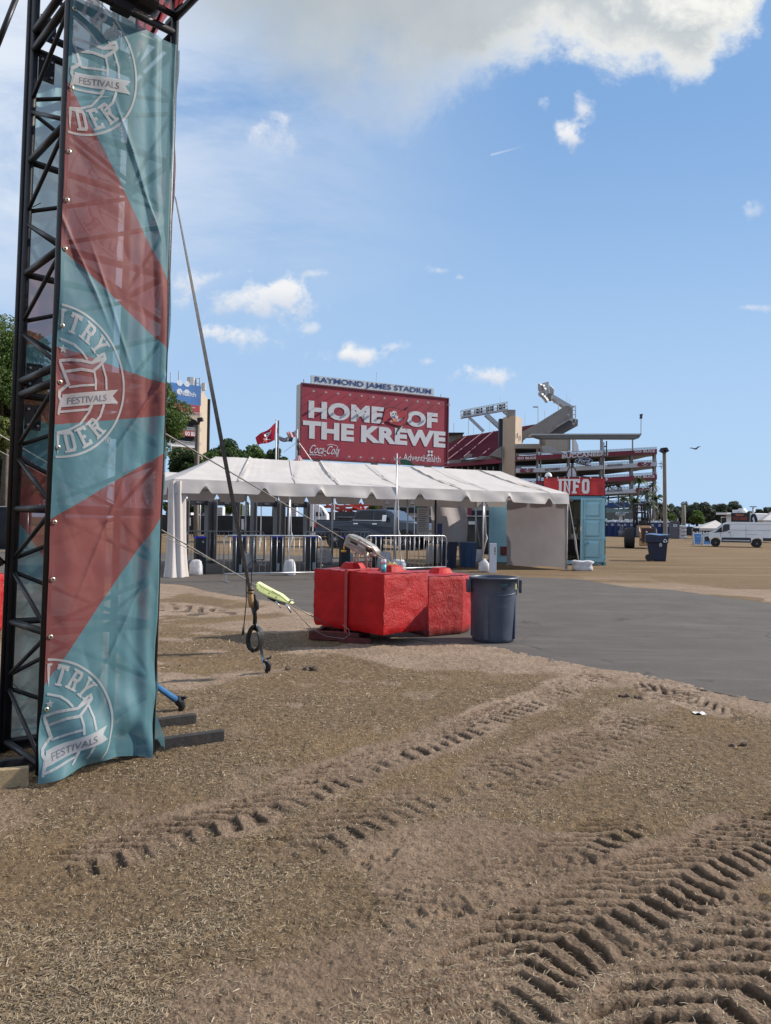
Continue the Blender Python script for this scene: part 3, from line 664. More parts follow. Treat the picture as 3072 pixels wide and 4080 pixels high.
def tower():
    t = thing('truss_tower', 'tall black painted lattice truss tower with chipped paint, wrapped in teal and red mesh banners', 'truss tower', FL)
    cs = [FL, FR, BR, BL]; H = [.08, .82, 1.52, 2.235, 2.32, 3.0, 3.72, 4.44, 4.56, 5.3]
    for i, c in enumerate(cs):
        mb = MB(); mb.tube([c + V3(0, 0, .03), c + V3(0, 0, 6.2)], .0255, 12)
        if i == 3: mb.tube([c + V3(-.040, .004, .03), c + V3(-.040, .004, 6.2)], .017, 10)
        mb.build('chord', BLK, t, smooth=True)
    for k in range(4):
        a, b = cs[k], cs[(k + 1) % 4]
        for h in H:
            mb = MB(); mb.tube([a + V3(0, 0, h), b + V3(0, 0, h)], .024 if h in (2.235, 2.32, 4.44, 4.56) else .021, 10); mb.build('horizontal_tube', BLK, t, smooth=True)
        for lo, hi in zip(H[:-1], H[1:]):
            if hi - lo < .2: continue
            m_ = (lo + hi) / 2; apex, oth = (a, b) if k in (1, 3) else (b, a)
            mb = MB(); mb.tube([oth + V3(0, 0, hi - .03), apex + V3(0, 0, m_ + .04)], .0135, 8); mb.tube([apex + V3(0, 0, m_ - .04), oth + V3(0, 0, lo + .03)], .0135, 8)
            mb.build('diagonal_brace', BLK, t, smooth=True)
    for h in (2.36, 4.6):
        for c, s_ in ((BL, 1), (BR, -1)):
            for zz_ in (h, h - .26):
                mb = MB(); mb.box(c + TE * s_ * .075 + TN * .02 + V3(0, 0, zz_), (.10, .012, .16), (TE, TN, V3(0, 0, 1))); pl = mb.build('joint_plate', BLK2, t, bevel=.002)
            b2 = MB()
            for dz in (-.31, -.21, -.05, .05):
                for dx in (-.03, .03): b2.lathe([(.008, 0), (.008, .01)], c + TE * (s_ * .075 + dx) + TN * .026 + V3(0, 0, h + dz), 8, frame(TN))
            b2.build('bolt', STEEL, pl)
    for (h, k) in ((1.06, .25), (1.75, .2), (3.4, .3), (.45, .25)):
        mb = MB(); mb.tube([BL + TN * .1 + V3(0, 0, h), BL + TN * (.1 + k * .5) + V3(0, 0, h - .02)], .003, 5); mb.build('cable_tie', BLK2, t)
    # banners: fixed to the tower and part of it
    pf = Panel(FL, TE, TN, 0)
    fb = pf.sheet(t, .02, 'front_banner'); fb['label'] = 'teal and red mesh banner on the side facing the road'
    for cz in (4.09, 2.235, .245): logo(pf, fb, cz)
    grommets(pf, fb, (4.38, 3.92, 3.55, 3.27, 2.99, 2.55, 2.23, 1.86, 1.44, 1.12, .80, .40))
    e2 = -TN; pr = Panel(FR - TE * .03, e2, TE, 4, .64); rb = pr.sheet(t, .05, 'side_banner')
    for cz in (3.2, 1.35): logo(pr, rb, cz)
    pb = Panel(BL + TE * TW, -TE, -TN, 9, .66, .05); bb = pb.sheet(t, .05, 'rear_banner')
    for cz in (3.7, 2.0, .3): logo(pb, bb, cz)
    # heavy base frame under the tower
    mb = MB()
    for p0, p1 in ((V3(-1.36, 5.74, .05), V3(-3.2, 4.07, .05)), (V3(-1.09, 5.25, .05), V3(-3.0, 3.60 + .0, .05))):
        d = (p1 - p0).normalized()
    t2 = t
    return t
tower()
WOODB = mat('black_timber', (.022, .019, .018), .7, var=.4, vs=20, bump=.003, bs=40)
WOODL = mat('pale_timber', (.34, .25, .14), .75, var=.25, vs=14, bump=.002, bs=60, stretch=(2, 14, 14))
def timber(name, a, b, w, h, m, label, sk=0.0):
    mb = MB(); mb.beam(a, b, h, w, V3(0, 0, 1)); x = mb.build(name, m, None, bevel=.006); tag(x, label, 'timber'); return x
timber('timber_skid', W(905, 2934, 5.27) * V3(1, 1, 0).x if False else V3(-1.08, 5.24, .03), V3(-2.95, 3.93, .05) + V3(-.0, .05, 0), .09, .05, WOODB, 'longer black timber skid poking out right under the banner foot')
timber('timber_skid', V3(-1.38, 5.68, .03), V3(-3.1, 4.38, .05), .08, .05, WOODB, 'shorter black timber skid behind the longer one under the tower')
timber('timber_skid', V3(-2.9, 5.3, .045), V3(-2.15, 4.28, .045), .10, .08, WOODB, 'black timber lying crosswise under the left side of the tower')
timber('wood_plank', V3(-2.75, 4.02, .03), V3(-1.98, 4.33, .03), .14, .045, WOODL, 'pale bare wood plank on the ground left of the banner foot')
# arch truss that starts from the tower head and passes over the viewer's right
def arch():
    z0, z1 = 4.66, 5.45
    t = thing('arch_truss', 'black tube lattice gate beam leaving the tower head, carrying a red and white banner', 'truss beam', FR + V3(0, 0, z0))
    Lh = 3.4
    for c in (FL, FR):
        for z in (z0, z1):
            mb = MB(); mb.tube([c - TN * .1 + V3(0, 0, z), c + TN * Lh + V3(0, 0, z)], .024, 10); mb.build('chord', BLK, t, smooth=True)
    for k in range(5):
        s = .02 + k * .68
        for c in (FL, FR):
            mb = MB(); mb.tube([c + TN * s + V3(0, 0, z0), c + TN * s + V3(0, 0, z1)], .016, 8); mb.build('upright_tube', BLK, t, smooth=True)
            mb = MB(); mb.tube([c + TN * (s + .03) + V3(0, 0, z0), c + TN * (s + .36) + V3(0, 0, z1)], .012, 8); mb.tube([c + TN * (s + .66) + V3(0, 0, z0), c + TN * (s + .36) + V3(0, 0, z1)], .012, 8); mb.build('diagonal_brace', BLK, t, smooth=True)
        mb = MB(); mb.tube([FL + TN * s + V3(0, 0, z0), FR + TN * s + V3(0, 0, z0)], .02, 8); mb.build('cross_tube', BLK, t, smooth=True)
    # printed banner on its outer side
    o = FR + TE * .0
    mb = MB(); mb.grid(lambda a, b: o - TN * .66 + TN * (a * 4.0) + V3(0, 0, 4.70 + b * 1.5) + TE * (.02 * math.sin(a * 30) * math.cos(b * 5)), 60, 10)
    sg = mb.build('arch_banner', mat('arch_red', (.42, .045, .05), .6, transl=.35, transp=.12), t, smooth=True, recalc=False)
    mb = MB(); slabtext(mb, 'COUNTRY THUNDER', o + TN * 3.2 + V3(0, 0, 4.76), -TN * 4.6, V3(0, 0, 1.15), -TE * .03, w=.42, h=1., gap=.10, st=.19, ser=.04)
    mb.build('banner_lettering', mat('arch_grey', (.25, .33, .36), .6, transl=.3), sg, recalc=False)
    mb = MB(); slabtext(mb, 'COUNTRY THUNDER', o + TN * 3.2 + V3(0, 0, 4.785), -TN * 4.6, V3(0, 0, 1.10), -TE * .045, w=.42, h=1., gap=.10, st=.15, ser=.03)
    mb.build('banner_lettering', mat('arch_white', (.75, .73, .72), .6, transl=.4), sg, recalc=False)
arch()
def hoist():
    c = FL + TE * .33 + TN * .0 + V3(0, 0, 4.68)
    t = thing('chain_hoist', 'black chain motor hung at the tower head under the gate beam', 'hoist', c)
    mb = MB(); mb.box(c, (.15, .16, .15), (TE, TN, V3(0, 0, 1))); mb.lathe([(.06, -.11), (.075, -.08), (.075, .08), (.055, .11)], c + TE * .09, 18, (TN, V3(0, 0, 1), TE)); mb.build('body', BLK2, t, bevel=.012)
    mb = MB(); mb.lathe([(.03, 0), (.034, .01), (.034, .03), (.02, .035)], c + TN * .10 - TE * .03, 14, frame(TN)); mb.build('cap', STEEL, t, smooth=True)
    mb = MB(); mb.box(c - TE * .02 - V3(0, 0, .12), (.12, .08, .06), (TE, TN, V3(0, 0, 1))); mb.build('bracket', BLK2, t, bevel=.006)
hoist()
LEAN = Matrix.Translation(FL) @ Matrix.Rotation(R(.55), 4, 'Y') @ Matrix.Rotation(R(-1.1), 4, 'X') @ Matrix.Diagonal((1, 1, 1.022, 1)) @ Matrix.Translation(-FL)
bpy.context.view_layer.update()
for o_ in list(SC.objects):      # the whole gate leans a touch
    if o_.parent is None and o_.name.split('.')[0] in ('truss_tower', 'arch_truss', 'chain_hoist'): o_.matrix_world = LEAN @ Matrix.Translation(o_.location)
def LN(p): return LEAN @ Vector(p)
def tubeobj(name, pts, r, m, label, cat, n=8, group=None):
    mb = MB(); mb.tube(pts, r, n); o = mb.build(name, m, None, smooth=True); return tag(o, label, cat, group)
tubeobj('brace_tube', [BL + V3(-.06, 0, 4.05), BL + V3(-1.3, -.75, 3.0 + .35)], .02, BLK, 'black brace tube at upper left leaving the picture', 'brace') if False else None
tubeobj('brace_tube', [W(66, -12, 6.0), W(-24, 215, 6.0)], .022, BLK, 'black scaffold tube slanting across the sky in the upper left corner', 'brace tube')
tubeobj('brace_tube', [BL + V3(-.05, 0, 1.20), BL + V3(-1.0, .25, 1.95)], .024, BLK, 'black tube bracing the tower low on its left side', 'brace tube')
BLUS = mat('blue_webbing', (.03, .12, .28), .6, var=.3, vs=10)
tubeobj('blue_tube', [BL + V3(-.06, .0, .30), BL + V3(-1.1, -.12, 1.05)], .03, BLUS, 'blue padded tube leaving the tower foot on its left', 'tube')
def ropes():
    rp = mat('steel_rope', (.23, .22, .20), .5, .5, var=.3, vs=60)
    def rope(name, a, b, sag, r, label, n=24):
        pts = [a.lerp(b, i / n) - V3(0, 0, sag * 4 * (i / n) * (1 - i / n)) for i in range(n + 1)]
        return tubeobj(name, pts, r, rp, label, 'rope', 6)
    rope('guy_rope', LN(BR + V3(0, 0, 2.24)), W(1368, 2146, 10.1), 0, .0065, 'thick guy rope from the tower to the grey winch on the red block')
    rope('guy_rope', W(-160, 1640, 5.6), W(1022, 2334, 8.5), 0.0, .0065, 'thick guy rope running down to the lime green cable puller')
    rope('guy_rope', W(-200, 1690, 5.7), W(905, 2262, 8.3), 0.02, .0035, 'thin slack line just under the lower guy rope')
ropes()
# ------------------------------------------------------------ strap, pullers, blocks, can
UP = V3(0, 0, 1)
GREYW = mat('grey_webbing', (.11, .11, .115), .75, var=.25, vs=30, bump=.001, bs=200)
def ratchet():
    a = V3(-1.16, 7.56, .03); b = LN(FR + V3(.03, .03, 3.52)); P = lambda t: a.lerp(b, t)
    t = thing('anchor_strap', 'long grey webbing strap slanting from the banner edge down to a ground hook', 'strap', (a.x, a.y, 0))
    mb = MB(); mb.grid(lambda u, v: P(.24 + .76 * v) + Vector((math.cos(v * 2.0 - .4), math.sin(v * 2.0 - .4), 0)) * (u - .5) * .034, 2, 60); mb.build('webbing', GREYW, t, solid=.003)
    # wrapped buckle and hanging tail
    tan = mat('tan_wrap', (.36, .22, .10), .7, var=.3, vs=18, bump=.003, bs=30)
    mb = MB(); p = P(.225); mb.tube([p + V3(0, 0, .05), p + V3(.0, 0, .0), p + V3(.008, 0, -.06), p + V3(.012, 0, -.12)], [.022, .03, .034, .022], 10); mb.build('wrap', tan, t, smooth=True)
    mb = MB(); mb.tube([p + V3(.0, 0, .055), p + V3(.0, 0, .028)], .029, 12); mb.tube([p + V3(0, -.005, .02), p + V3(0, -.005, .008)], .034, 12); mb.build('buckle', mat('rusty_steel', (.12, .08, .05), .5, .6, var=.4, vs=30), t, smooth=True)
    mb = MB(); mb.tube([p + V3(.03, .0, .0), p + V3(.055, .0, -.07), p + V3(.06, 0, -.13), p + V3(.04, 0, -.16), p + V3(.04, 0, -.27)], [.012, .022, .02, .012, .016], 8); mb.build('handle', BLK2, t, smooth=True)
    mb = MB(); mb.grid(lambda u, v: P(.20 - .2 * v) + Vector((math.cos(v * 5), math.sin(v * 5), 0)) * (u - .5) * (.042 if v < .5 else .03), 2, 40); mb.build('lower_webbing', mat('blue_grey_webbing', (.10, .17, .25), .55, var=.3, vs=20), t, solid=.003)
    # coiled tail of webbing
    mb = MB(); c = P(.105) + V3(-.035, -.02, -.03)
    for k in range(4):
        r0 = .085 + .008 * k
        mb.grid(lambda u, v, r0=r0, k=k: c + V3(math.sin(v * 6.28) * (.055 + .006 * k) + (u - .5) * .02 + .01 * math.sin(v * 9), (u - .5) * .05 + .012 * k - .02, math.cos(v * 6.28) * r0 * (1.15) + (.015 if v > .5 else 0)), 2, 26)
    mb.tube([P(.2) + V3(.02, 0, 0), P(.16) + V3(.01, -.01, 0), c + V3(.0, 0, .10)], [.014, .012, .02], 8)
    mb.build('coiled_tail', mat('black_webbing', (.014, .014, .016), .5, var=.3, vs=20), t, solid=.003)
    mb = MB(); mb.tube([P(.03), a + V3(.01, 0, .09), a + V3(.035, 0, .05), a + V3(.03, 0, .0), a + V3(.0, 0, -.01)], [.012, .024, .03, .026, .012], 10); mb.tube([a + V3(.0, 0, .10), a + V3(.05, 0, .12), a + V3(.055, 0, .14)], .009, 8)
    mb.tube([a + V3(.02, 0, .07), a + V3(.02, 0, -.1)], .012, 8); mb.build('ground_hook', BLK2, t, smooth=True)
    mb = MB(); q = P(.235); mb.tube([q + V3(-.02, 0, .22), q + V3(-.035, 0, .1), q + V3(-.03, 0, -.1), q + V3(-.05, 0, -.34)], .0045, 6); mb.tube([q + V3(-.05, 0, -.33), q + V3(-.056, 0, -.40)], [.010, .012], 8); mb.tube([q + V3(-.02, 0, .22), q + V3(0, 0, .26), q + V3(.015, 0, .2), q + V3(.01, 0, .04)], .0045, 6)
    mb.build('tail_cord', BLK2, t, smooth=True)
ratchet()
def puller(name, px, d0, d1, m, label, thick=.07):
    n = len(px); t = thing(name, label, 'cable puller', W(*px[0], d0)); xs = [p[0] for p in px]; x0, x1 = min(xs), max(xs)
    mb = MB(); pts = [W(a, b, d0 + (d1 - d0) * (a - x0) / (x1 - x0)) for a, b in px]; mb.prism(pts, V3(.01, thick, .0)); mb.build('body', m, t, bevel=.010, seg=3); return t
z7 = lambda L: [(850 + a / 3.702, 2250 + b / 3.702) for a, b in L]
LIME = mat('lime_paint', (.62, .70, .30), .35, var=.12, vs=8, spec=.5)
def green():
    t = puller('cable_puller', z7([(625, 295), (650, 255), (860, 370), (1000, 440), (1120, 540), (1172, 572), (1160, 582), (1080, 565), (980, 535), (900, 505), (760, 445), (640, 375)]), 8.5, 8.75, LIME, 'lime green hand cable puller hanging on the lower guy rope', .10)
    P = lambda x, y, d=8.48: W(850 + x / 3.702, 2250 + y / 3.702, d)
    mb = MB(); mb.tube([P(690, 290), P(700, 320), P(850, 400), P(1020, 480), P(1060, 520), P(1110, 545)], .006, 6); mb.build('edge_rib', mat('lime_dark', (.36, .42, .14), .4), t, smooth=True)
    mb = MB(); mb.prism([P(860, 375, 8.53), P(985, 445, 8.56), P(990, 470, 8.56), P(865, 402, 8.53)], V3(0, .02, 0)); mb.build('name_plate', mat('dull_lime', (.30, .34, .20), .5), t)  # plate in a duller lime than the body
    mb = MB(); mb.prism([P(790, 470, 8.56), P(905, 515, 8.6), P(1060, 570, 8.7), P(1060, 600, 8.7), P(930, 570, 8.62), P(800, 500, 8.56)], V3(0, .05, 0)); mb.build('rope_slot', BLK2, t, bevel=.004)
    for a, b in (((920, 535), (998, 640)), ((1068, 575), (1152, 708))):
        mb = MB(); mb.tube([P(*a), P(*b)], .011 if a[0] > 1000 else .007, 10); mb.build('lever', STEEL, t, smooth=True)
    mb = MB()
    for c in ((655, 370), (750, 440), (775, 455), (930, 480), (825, 420)): mb.lathe([(.011, 0), (.011, .012), (.006, .016)], P(*c), 10, frame(V3(0, -1, 0)))
    mb.build('bolt', mat('lime_bolt', (.40, .44, .2), .4, .4), t)
    mb = MB(); mb.tube([P(1110, 555, 8.7), P(1140, 530, 8.7), P(1160, 515, 8.7)], .012, 8); mb.tube([P(1160, 515, 8.7), P(1175, 530, 8.7)], .008, 6); mb.build('latch', STEEL, t, smooth=True)
    rp = MATS['steel_rope']
    tubeobj('wire_rope', [P(1140, 590, 8.75), W(1290, 2480, 9.45), W(1330, 2502, 9.6)], .006, rp, 'tight pair of wire ropes from the green puller to the block foot', 'wire rope', 6)
    tubeobj('wire_rope', [P(1120, 600, 8.7), W(1180, 2440, 8.95), W(1240, 2505, 9.1), W(1300, 2535, 9.2), W(1370, 2545, 9.25), W(1393, 2528, 9.3), W(1390, 2508, 9.4), W(1365, 2490, 9.5)], .004, rp, 'slack loop of wire rope sagging to the red sled', 'wire rope', 6)
green()
# --- red concrete blocks
def red_mat(name, rough_face):
    M = bpy.data.materials.new(name); M.use_nodes = True; nt = M.node_tree; b = nt.nodes['Principled BSDF']; tc = nt.nodes.new('ShaderNodeTexCoord'); O = tc.outputs['Object']
    n = nnoise(nt, O, 2.5, 6, .6); f = nnoise(nt, O, 34 if rough_face else 14, 6, .72); g = nnoise(nt, O, 60, 4, .7)
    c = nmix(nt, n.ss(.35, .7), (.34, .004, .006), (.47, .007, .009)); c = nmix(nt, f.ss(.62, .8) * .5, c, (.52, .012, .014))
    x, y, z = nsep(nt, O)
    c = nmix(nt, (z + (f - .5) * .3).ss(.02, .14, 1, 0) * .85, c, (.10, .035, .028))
    nt.links.new(c, b.inputs['Base Color']); b.inputs['Roughness'].default_value = (.34 if rough_face else .55); b.inputs['Specular IOR Level'].default_value = .42 if rough_face else .2
    bn = nt.nodes.new('ShaderNodeBump'); bn.inputs['Distance'].default_value = .016 if rough_face else .004
    nt.links.new((f * 1.0 + g * .4).k, bn.inputs['Height']); nt.links.new(bn.outputs[0], b.inputs['Normal']); return M
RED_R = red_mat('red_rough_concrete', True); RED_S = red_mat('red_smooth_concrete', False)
def block(name, foot, z0, z1, label, studs, smooth_faces=(), seed=0):
    t = thing(name, label, 'concrete block', (foot[0][0], foot[0][1], z0)); n = len(foot); rs = random.Random(seed)
    mb = MB(); N = 26
    P = [Vector((*p, 0)) for p in foot]
    cen = sum(P, Vector()) / n
    def disp(p, amt):
        q = Vector((p.x * 9, p.y * 9, p.z * 9)); v = mnoise.noise_vector(q) * .010 + mnoise.noise_vector(q * 3.1) * .006; return p + v * amt
    for i in range(n):
        a, b = P[i], P[(i + 1) % n]; sm = .25 if i in smooth_faces else 1.; mb.cur = 1 if i in smooth_faces else 0
        nu = max(3, int((b - a).length / .03))
        def fn(u, v, a=a, b=b, sm=sm):
            p = a.lerp(b, u) + UP * (z0 + (z1 - z0) * v); e = min(u, 1 - u, v, 1 - v) * 8
            k = 1 if e < .35 else sm
            p = disp(p, k)
            rr = .012 * max(0, 1 - min(v, 1 - v) * (z1 - z0) / .03); c2 = (cen - Vector((p.x, p.y, 0))).normalized()
            low = .05 * max(0, 1 - v * 9) * (mnoise.noise(Vector((p.x * 5, p.y * 5, seed))) * .5 + .5)
            return p + c2 * (rr + low * .6)
        mb.grid(fn, nu, N)
    mb.cur = 0
    top = [P[i] for i in range(n)]
    mb.grid(lambda u, v: disp((P[0].lerp(P[1], u)).lerp((P[min(3, n - 1)]).lerp(P[2], u), v) + UP * z1, .8), 30, 30)
    if n == 5:
        mb.add([disp(p + UP * z1, .8) for p in (P[0], P[3], P[4])], [(0, 1, 2)]); mb.add([disp(p + UP * z1, .8) for p in (P[1], P[2], P[3])], [(0, 1, 2)])
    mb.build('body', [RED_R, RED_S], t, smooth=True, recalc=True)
    for s in studs:
        mb = MB(); c = Vector((s[0], s[1], z1 - .01)); ax = (Vector((P[1] - P[0])).normalized(), UP.cross((P[1] - P[0]).normalized()), UP)
        r = s[2]; vs = []
        for k, (rr, h) in enumerate(((r, 0), (r * .72, .075), (r * .66, .085))):
            for a in range(16):
                th = a * math.pi / 8; sq = 1 / max(abs(math.cos(th)), abs(math.sin(th))) ** .6; vs.append(c + (ax[0] * math.cos(th) + ax[1] * math.sin(th)) * rr * sq + UP * h)
        fs = [(k * 16 + a, k * 16 + (a + 1) % 16, (k + 1) * 16 + (a + 1) % 16, (k + 1) * 16 + a) for k in range(2) for a in range(16)] + [tuple(range(32, 48))]
        mb.add(vs, fs); mb.build('lifting_stud', RED_S, t, smooth=False)
    return t
B1 = [(0.0, 9.14), (.55, 9.73), (-.37, 10.63), (-.92, 10.04)]
block('concrete_block', B1, .15, .88, 'large red painted concrete block raised on a sled, with a drink can on top', [(-.42, 10.22, .15), (.08, 9.72, .15)], smooth_faces=(3,), seed=1)
B2 = [(.585, 10.04), (1.06, 10.36), (1.20, 10.62), (.66, 11.35), (.03, 10.93)]
block('concrete_block', B2, .015, .80, 'rough red painted concrete block standing behind the grey trash can', [(.78, 10.72, .15)], seed=2)
block('concrete_block', [(-5.0, 9.3), (-4.83, 9.75), (-5.6, 10.3), (-5.9, 9.6)], .03, .78, 'red painted concrete block cut off by the left edge of the picture', [(-5.3, 9.75, .15)], seed=3)
def sled():
    t = thing('steel_sled', 'flat dark red steel sled lying under the large red block', 'sled', (-.8, 9.7, 0)); m = mat('dark_red_steel', (.09, .012, .012), .6, .1, var=.4, vs=12, bump=.003, bs=30)
    u_ = Vector((.97, -.24, 0)); w_ = Vector((.24, .97, 0)); ax = (u_, w_, UP); c = V3(-.56, 9.85, .065)
    for k in (-.22, .22): mb = MB(); mb.box(c + w_ * k, (.66, .08, .11), ax); mb.build('runner', m, t, bevel=.006)
    for k in (-.28, .0, .28): mb = MB(); mb.box(c + u_ * k + UP * .02, (.07, .36, .05), ax); mb.build('cross_bar', m, t, bevel=.006)
    mb = MB(); mb.beam(V3(-.55, 9.50, .02), V3(-.15, 9.44, .02), .03, .10); mb.build('foot_plate', m, t, bevel=.004)
sled()
def tie():
    m = mat('red_painted_strap', (.33, .03, .03), .5, var=.2, vs=20); mb = MB(); a = Vector((0, 9.14, 0)); b = Vector((-.92, 10.04, 0)); n = Vector((-.7, -.715, 0)).normalized(); c = a.lerp(b, .50) + n * .022
    d = (b - a).normalized(); mb.box(c + UP * .50, (.050, .012, .80), (d, n, UP)); c2 = c - n * .42; mb.box(c2 + UP * .895, (.050, .84, .010), (d, n, UP))
    tag(mb.build('binding_strap', m, None, bevel=.002), 'red painted flat strap bound down the smooth side of the large red block', 'strap')
tie()
def winch():
    GR = mat('cast_aluminium', (.40, .36, .31), .38, .55, var=.3, vs=9, bump=.002, bs=50, col2=(.16, .12, .09), c2s=14, c2t=(.60, .72))
    S = 5.95; P = lambda x, y, d=10.05: W(1340 + x / S, 2110 + y / S, d)
    t = thing('cable_winch', 'worn grey cast metal cable winch standing on two legs on the red block', 'winch', P(430, 900) )
    mb = MB(); mb.prism([P(155, 380), P(225, 160), P(285, 100), P(470, 170), P(700, 290), P(855, 400), P(945, 505), P(935, 600), P(890, 655), P(760, 590), P(545, 600), P(380, 500), P(230, 405)], V3(.06, .13, .0)); mb.build('housing', GR, t, bevel=.012, seg=3)
    mb = MB(); mb.tube([P(300, 165, 10.02), P(500, 265, 10.02), P(700, 385, 10.02), P(850, 455, 10.02)], .016, 8); mb.tube([P(260, 290, 10.02), P(450, 400, 10.02), P(640, 510, 10.02), P(800, 590, 10.02)], .010, 8); mb.build('rib', GR, t, smooth=True)
    dk = mat('dark_recess', (.05, .035, .025), .7)
    for q in (((345, 255), (505, 335), (495, 385), (330, 300)), ((710, 410), (870, 490), (850, 560), (690, 500))): mb = MB(); mb.prism([P(a, b, 10.035) for a, b in q], V3(0, .02, 0)); mb.build('recess', dk, t)
    mb = MB(); mb.prism([P(520, 345, 10.03), P(665, 415, 10.03), P(650, 470, 10.03), P(500, 390, 10.03)], V3(0, .02, 0)); mb.build('plate', mat('bare_aluminium', (.5, .48, .44), .35, .6), t, bevel=.003)
    mb = MB()
    for c in ((235, 335), (365, 460), (575, 570), (815, 565), (770, 445), (580, 235), (920, 520), (900, 620)): mb.lathe([(.014, 0), (.014, .02), (.008, .026)], P(*c, 10.035), 10, frame(V3(.1, -1, 0)))
    mb.build('bolt', GR, t, smooth=False)
    for x, y, d in ((440, 640, 10.12), (720, 660, 10.0), (520, 640, 10.2), (815, 700, 10.12)):
        z_ = P(x, y).z; w = W(1340 + x / S, 2110 + y / S, d); mb = MB(); mb.tube([w + UP * .05, w, Vector((w.x, w.y, .885))], [.022, .012, .012], 8); mb.build('leg', GR, t, smooth=True)
    mb = MB(); mb.tube([P(180, 395), P(185, 470)], .010, 8); mb.tube([P(115, 510), P(235, 510)], .014, 10); mb.build('hook', mat('yellow_paint', (.62, .42, .05), .4), t, smooth=True)
    rp = MATS['steel_rope']
    tubeobj('wire_rope', [P(940, 560), P(1150, 690, 10.3), P(1350, 800, 10.6), P(1590, 930, 10.8)], .006, rp, 'wire rope leaving the grey winch towards the rear red block', 'wire rope', 6)
    tubeobj('wire_rope', [P(930, 620), P(1100, 700, 10.2), P(1260, 770, 10.3), P(1500, 880, 10.6)], .005, rp, 'second wire rope just below the first at the grey winch', 'wire rope', 6)
    tubeobj('wire_rope', [P(460, 790, 10.1), P(520, 775, 10.1), P(800, 755, 10.1), P(1060, 755, 10.1)], .0045, BLK2, 'black cord lying level behind the drink can', 'cord', 6)
    tubeobj('yellow_rope', [P(1200, 850, 10.0), P(1260, 800, 10.0), P(1330, 850, 10.0), P(1390, 790, 10.0), P(1440, 840, 10.0), P(1250, 830, 10.0)], .014, mat('yellow_rope', (.75, .6, .2), .6), 'bunched yellow rope lying beside the stud behind the can', 'rope', 8)
winch()
def can():
    c = G(1528, 2281, .88); c.z = .883
    t = thing('drink_can', 'tall turquoise and white drink can on the edge of the red block', 'drink can', c)
    mb = MB(); mb.lathe([(.026, 0), (.033, .008), (.033, .100)], c, 24, caps=True); mb.build('body', mat('turquoise_print', (.05, .36, .42), .3, .4, var=.3, vs=14), t, smooth=True)
    mb = MB(); mb.lathe([(.0332, .100), (.0332, .142), (.027, .157), (.027, .160), (.024, .158)], c, 24); mb.build('top_band', mat('can_white', (.66, .60, .66), .3, .3, var=.2, vs=20), t, smooth=True)
    mb = MB(); mb.box(c + V3(-.004, -.034, .07), (.012, .002, .05)); mb.build('print', mat('can_pale', (.5, .65, .68), .4), t)
can()
GREYP = mat('grey_plastic', (.055, .070, .102), .42, var=.14, vs=5, bump=.0008, bs=80, col2=(.085, .10, .13), c2s=7, c2t=(.55, .75))
def trash():
    c = V3(1.40, 9.85, .008); t = thing('trash_can', 'large round grey plastic trash can standing open beside the red blocks', 'trash can', c)
    mb = MB(); mb.lathe([(.245, .0), (.262, .012), (.268, .05), (.296, .60), (.298, .66), (.305, .68), (.305, .79), (.318, .79), (.318, .815), (.298, .818), (.292, .80), (.285, .70), (.25, .06), (.0, .05)], c, 48, caps=False); mb.add([c + V3(.26 * math.cos(k * .13), .26 * math.sin(k * .13), .002) for k in range(48)], [tuple(range(48))])
    mb.build('body', GREYP, t, smooth=True)
    for k in range(4):
        a = R(45 + 90 * k + 20) ; d = V3(math.cos(a), math.sin(a), 0); tn = V3(-math.sin(a), math.cos(a), 0)
        if k % 2 == 0 or True:
            mb = MB(); mb.box(c + d * .285 + UP * .32, (.06, .02, .56), (tn, d, UP)) 
        if k in (0, 1, 2, 3): mb.build('vertical_rib', GREYP, t, bevel=.006)
    for sgn in (-1, 1):
        d = V3(sgn * .98, -.17, 0).normalized(); tn = V3(-d.y, d.x, 0)
        mb = MB(); top = c + d * .318 + UP * .765
        mb.prism([top - tn * .06 + UP * .02, top + tn * .06 + UP * .02, top + tn * .055 - d * .01 - UP * .10, top + tn * .035 - UP * .15, top - tn * .035 - UP * .15, top - tn * .055 - d * .01 - UP * .10], d * .04); mb.build('handle', GREYP, t, bevel=.008)
    # raised band and lettering on the front
    mb = MB()
    for a0, a1, z0, z1 in ((-2.5, -.6, .655, .665),):
        mb.grid(lambda u, v: c + V3(math.cos(a0 + (a1 - a0) * u), math.sin(a0 + (a1 - a0) * u), 0) * (.303 + .006 * math.sin(v * math.pi)) + UP * (z0 + (z1 - z0) * v - .06 * math.sin(u * math.pi) ** .3), 30, 3)
    mb.build('moulded_band', GREYP, t, smooth=True)
    vs, fs = textgeo('BRUTE', .02); mb = MB()
    mb.add([c + V3(math.cos(-1.42 + x * .28), math.sin(-1.42 + x * .28), 0) * .3075 + UP * (.722 + y * .022) for x, y in vs], fs); mb.build('lettering', mat('teal_ink', (.02, .14, .14), .5), t)
    mb = MB(); mb.add([c + V3(math.cos(-.62 + x * .09), math.sin(-.62 + x * .09), 0) * .3078 + UP * (.665 + y * .075) for x, y in ((0, 0), (1, 0), (1, 1), (0, 1))], [(0, 1, 2, 3)]); mb.build('sticker', mat('pale_yellow_sticker', (.5, .47, .18), .5), t)
    mb = MB(); mb.box(c + V3(.09, -.288, .69), (.06, .012, .028), (V3(.95, .3, 0), V3(-.3, .95, 0), UP)); mb.build('badge', BLK2, t, bevel=.003)
trash()
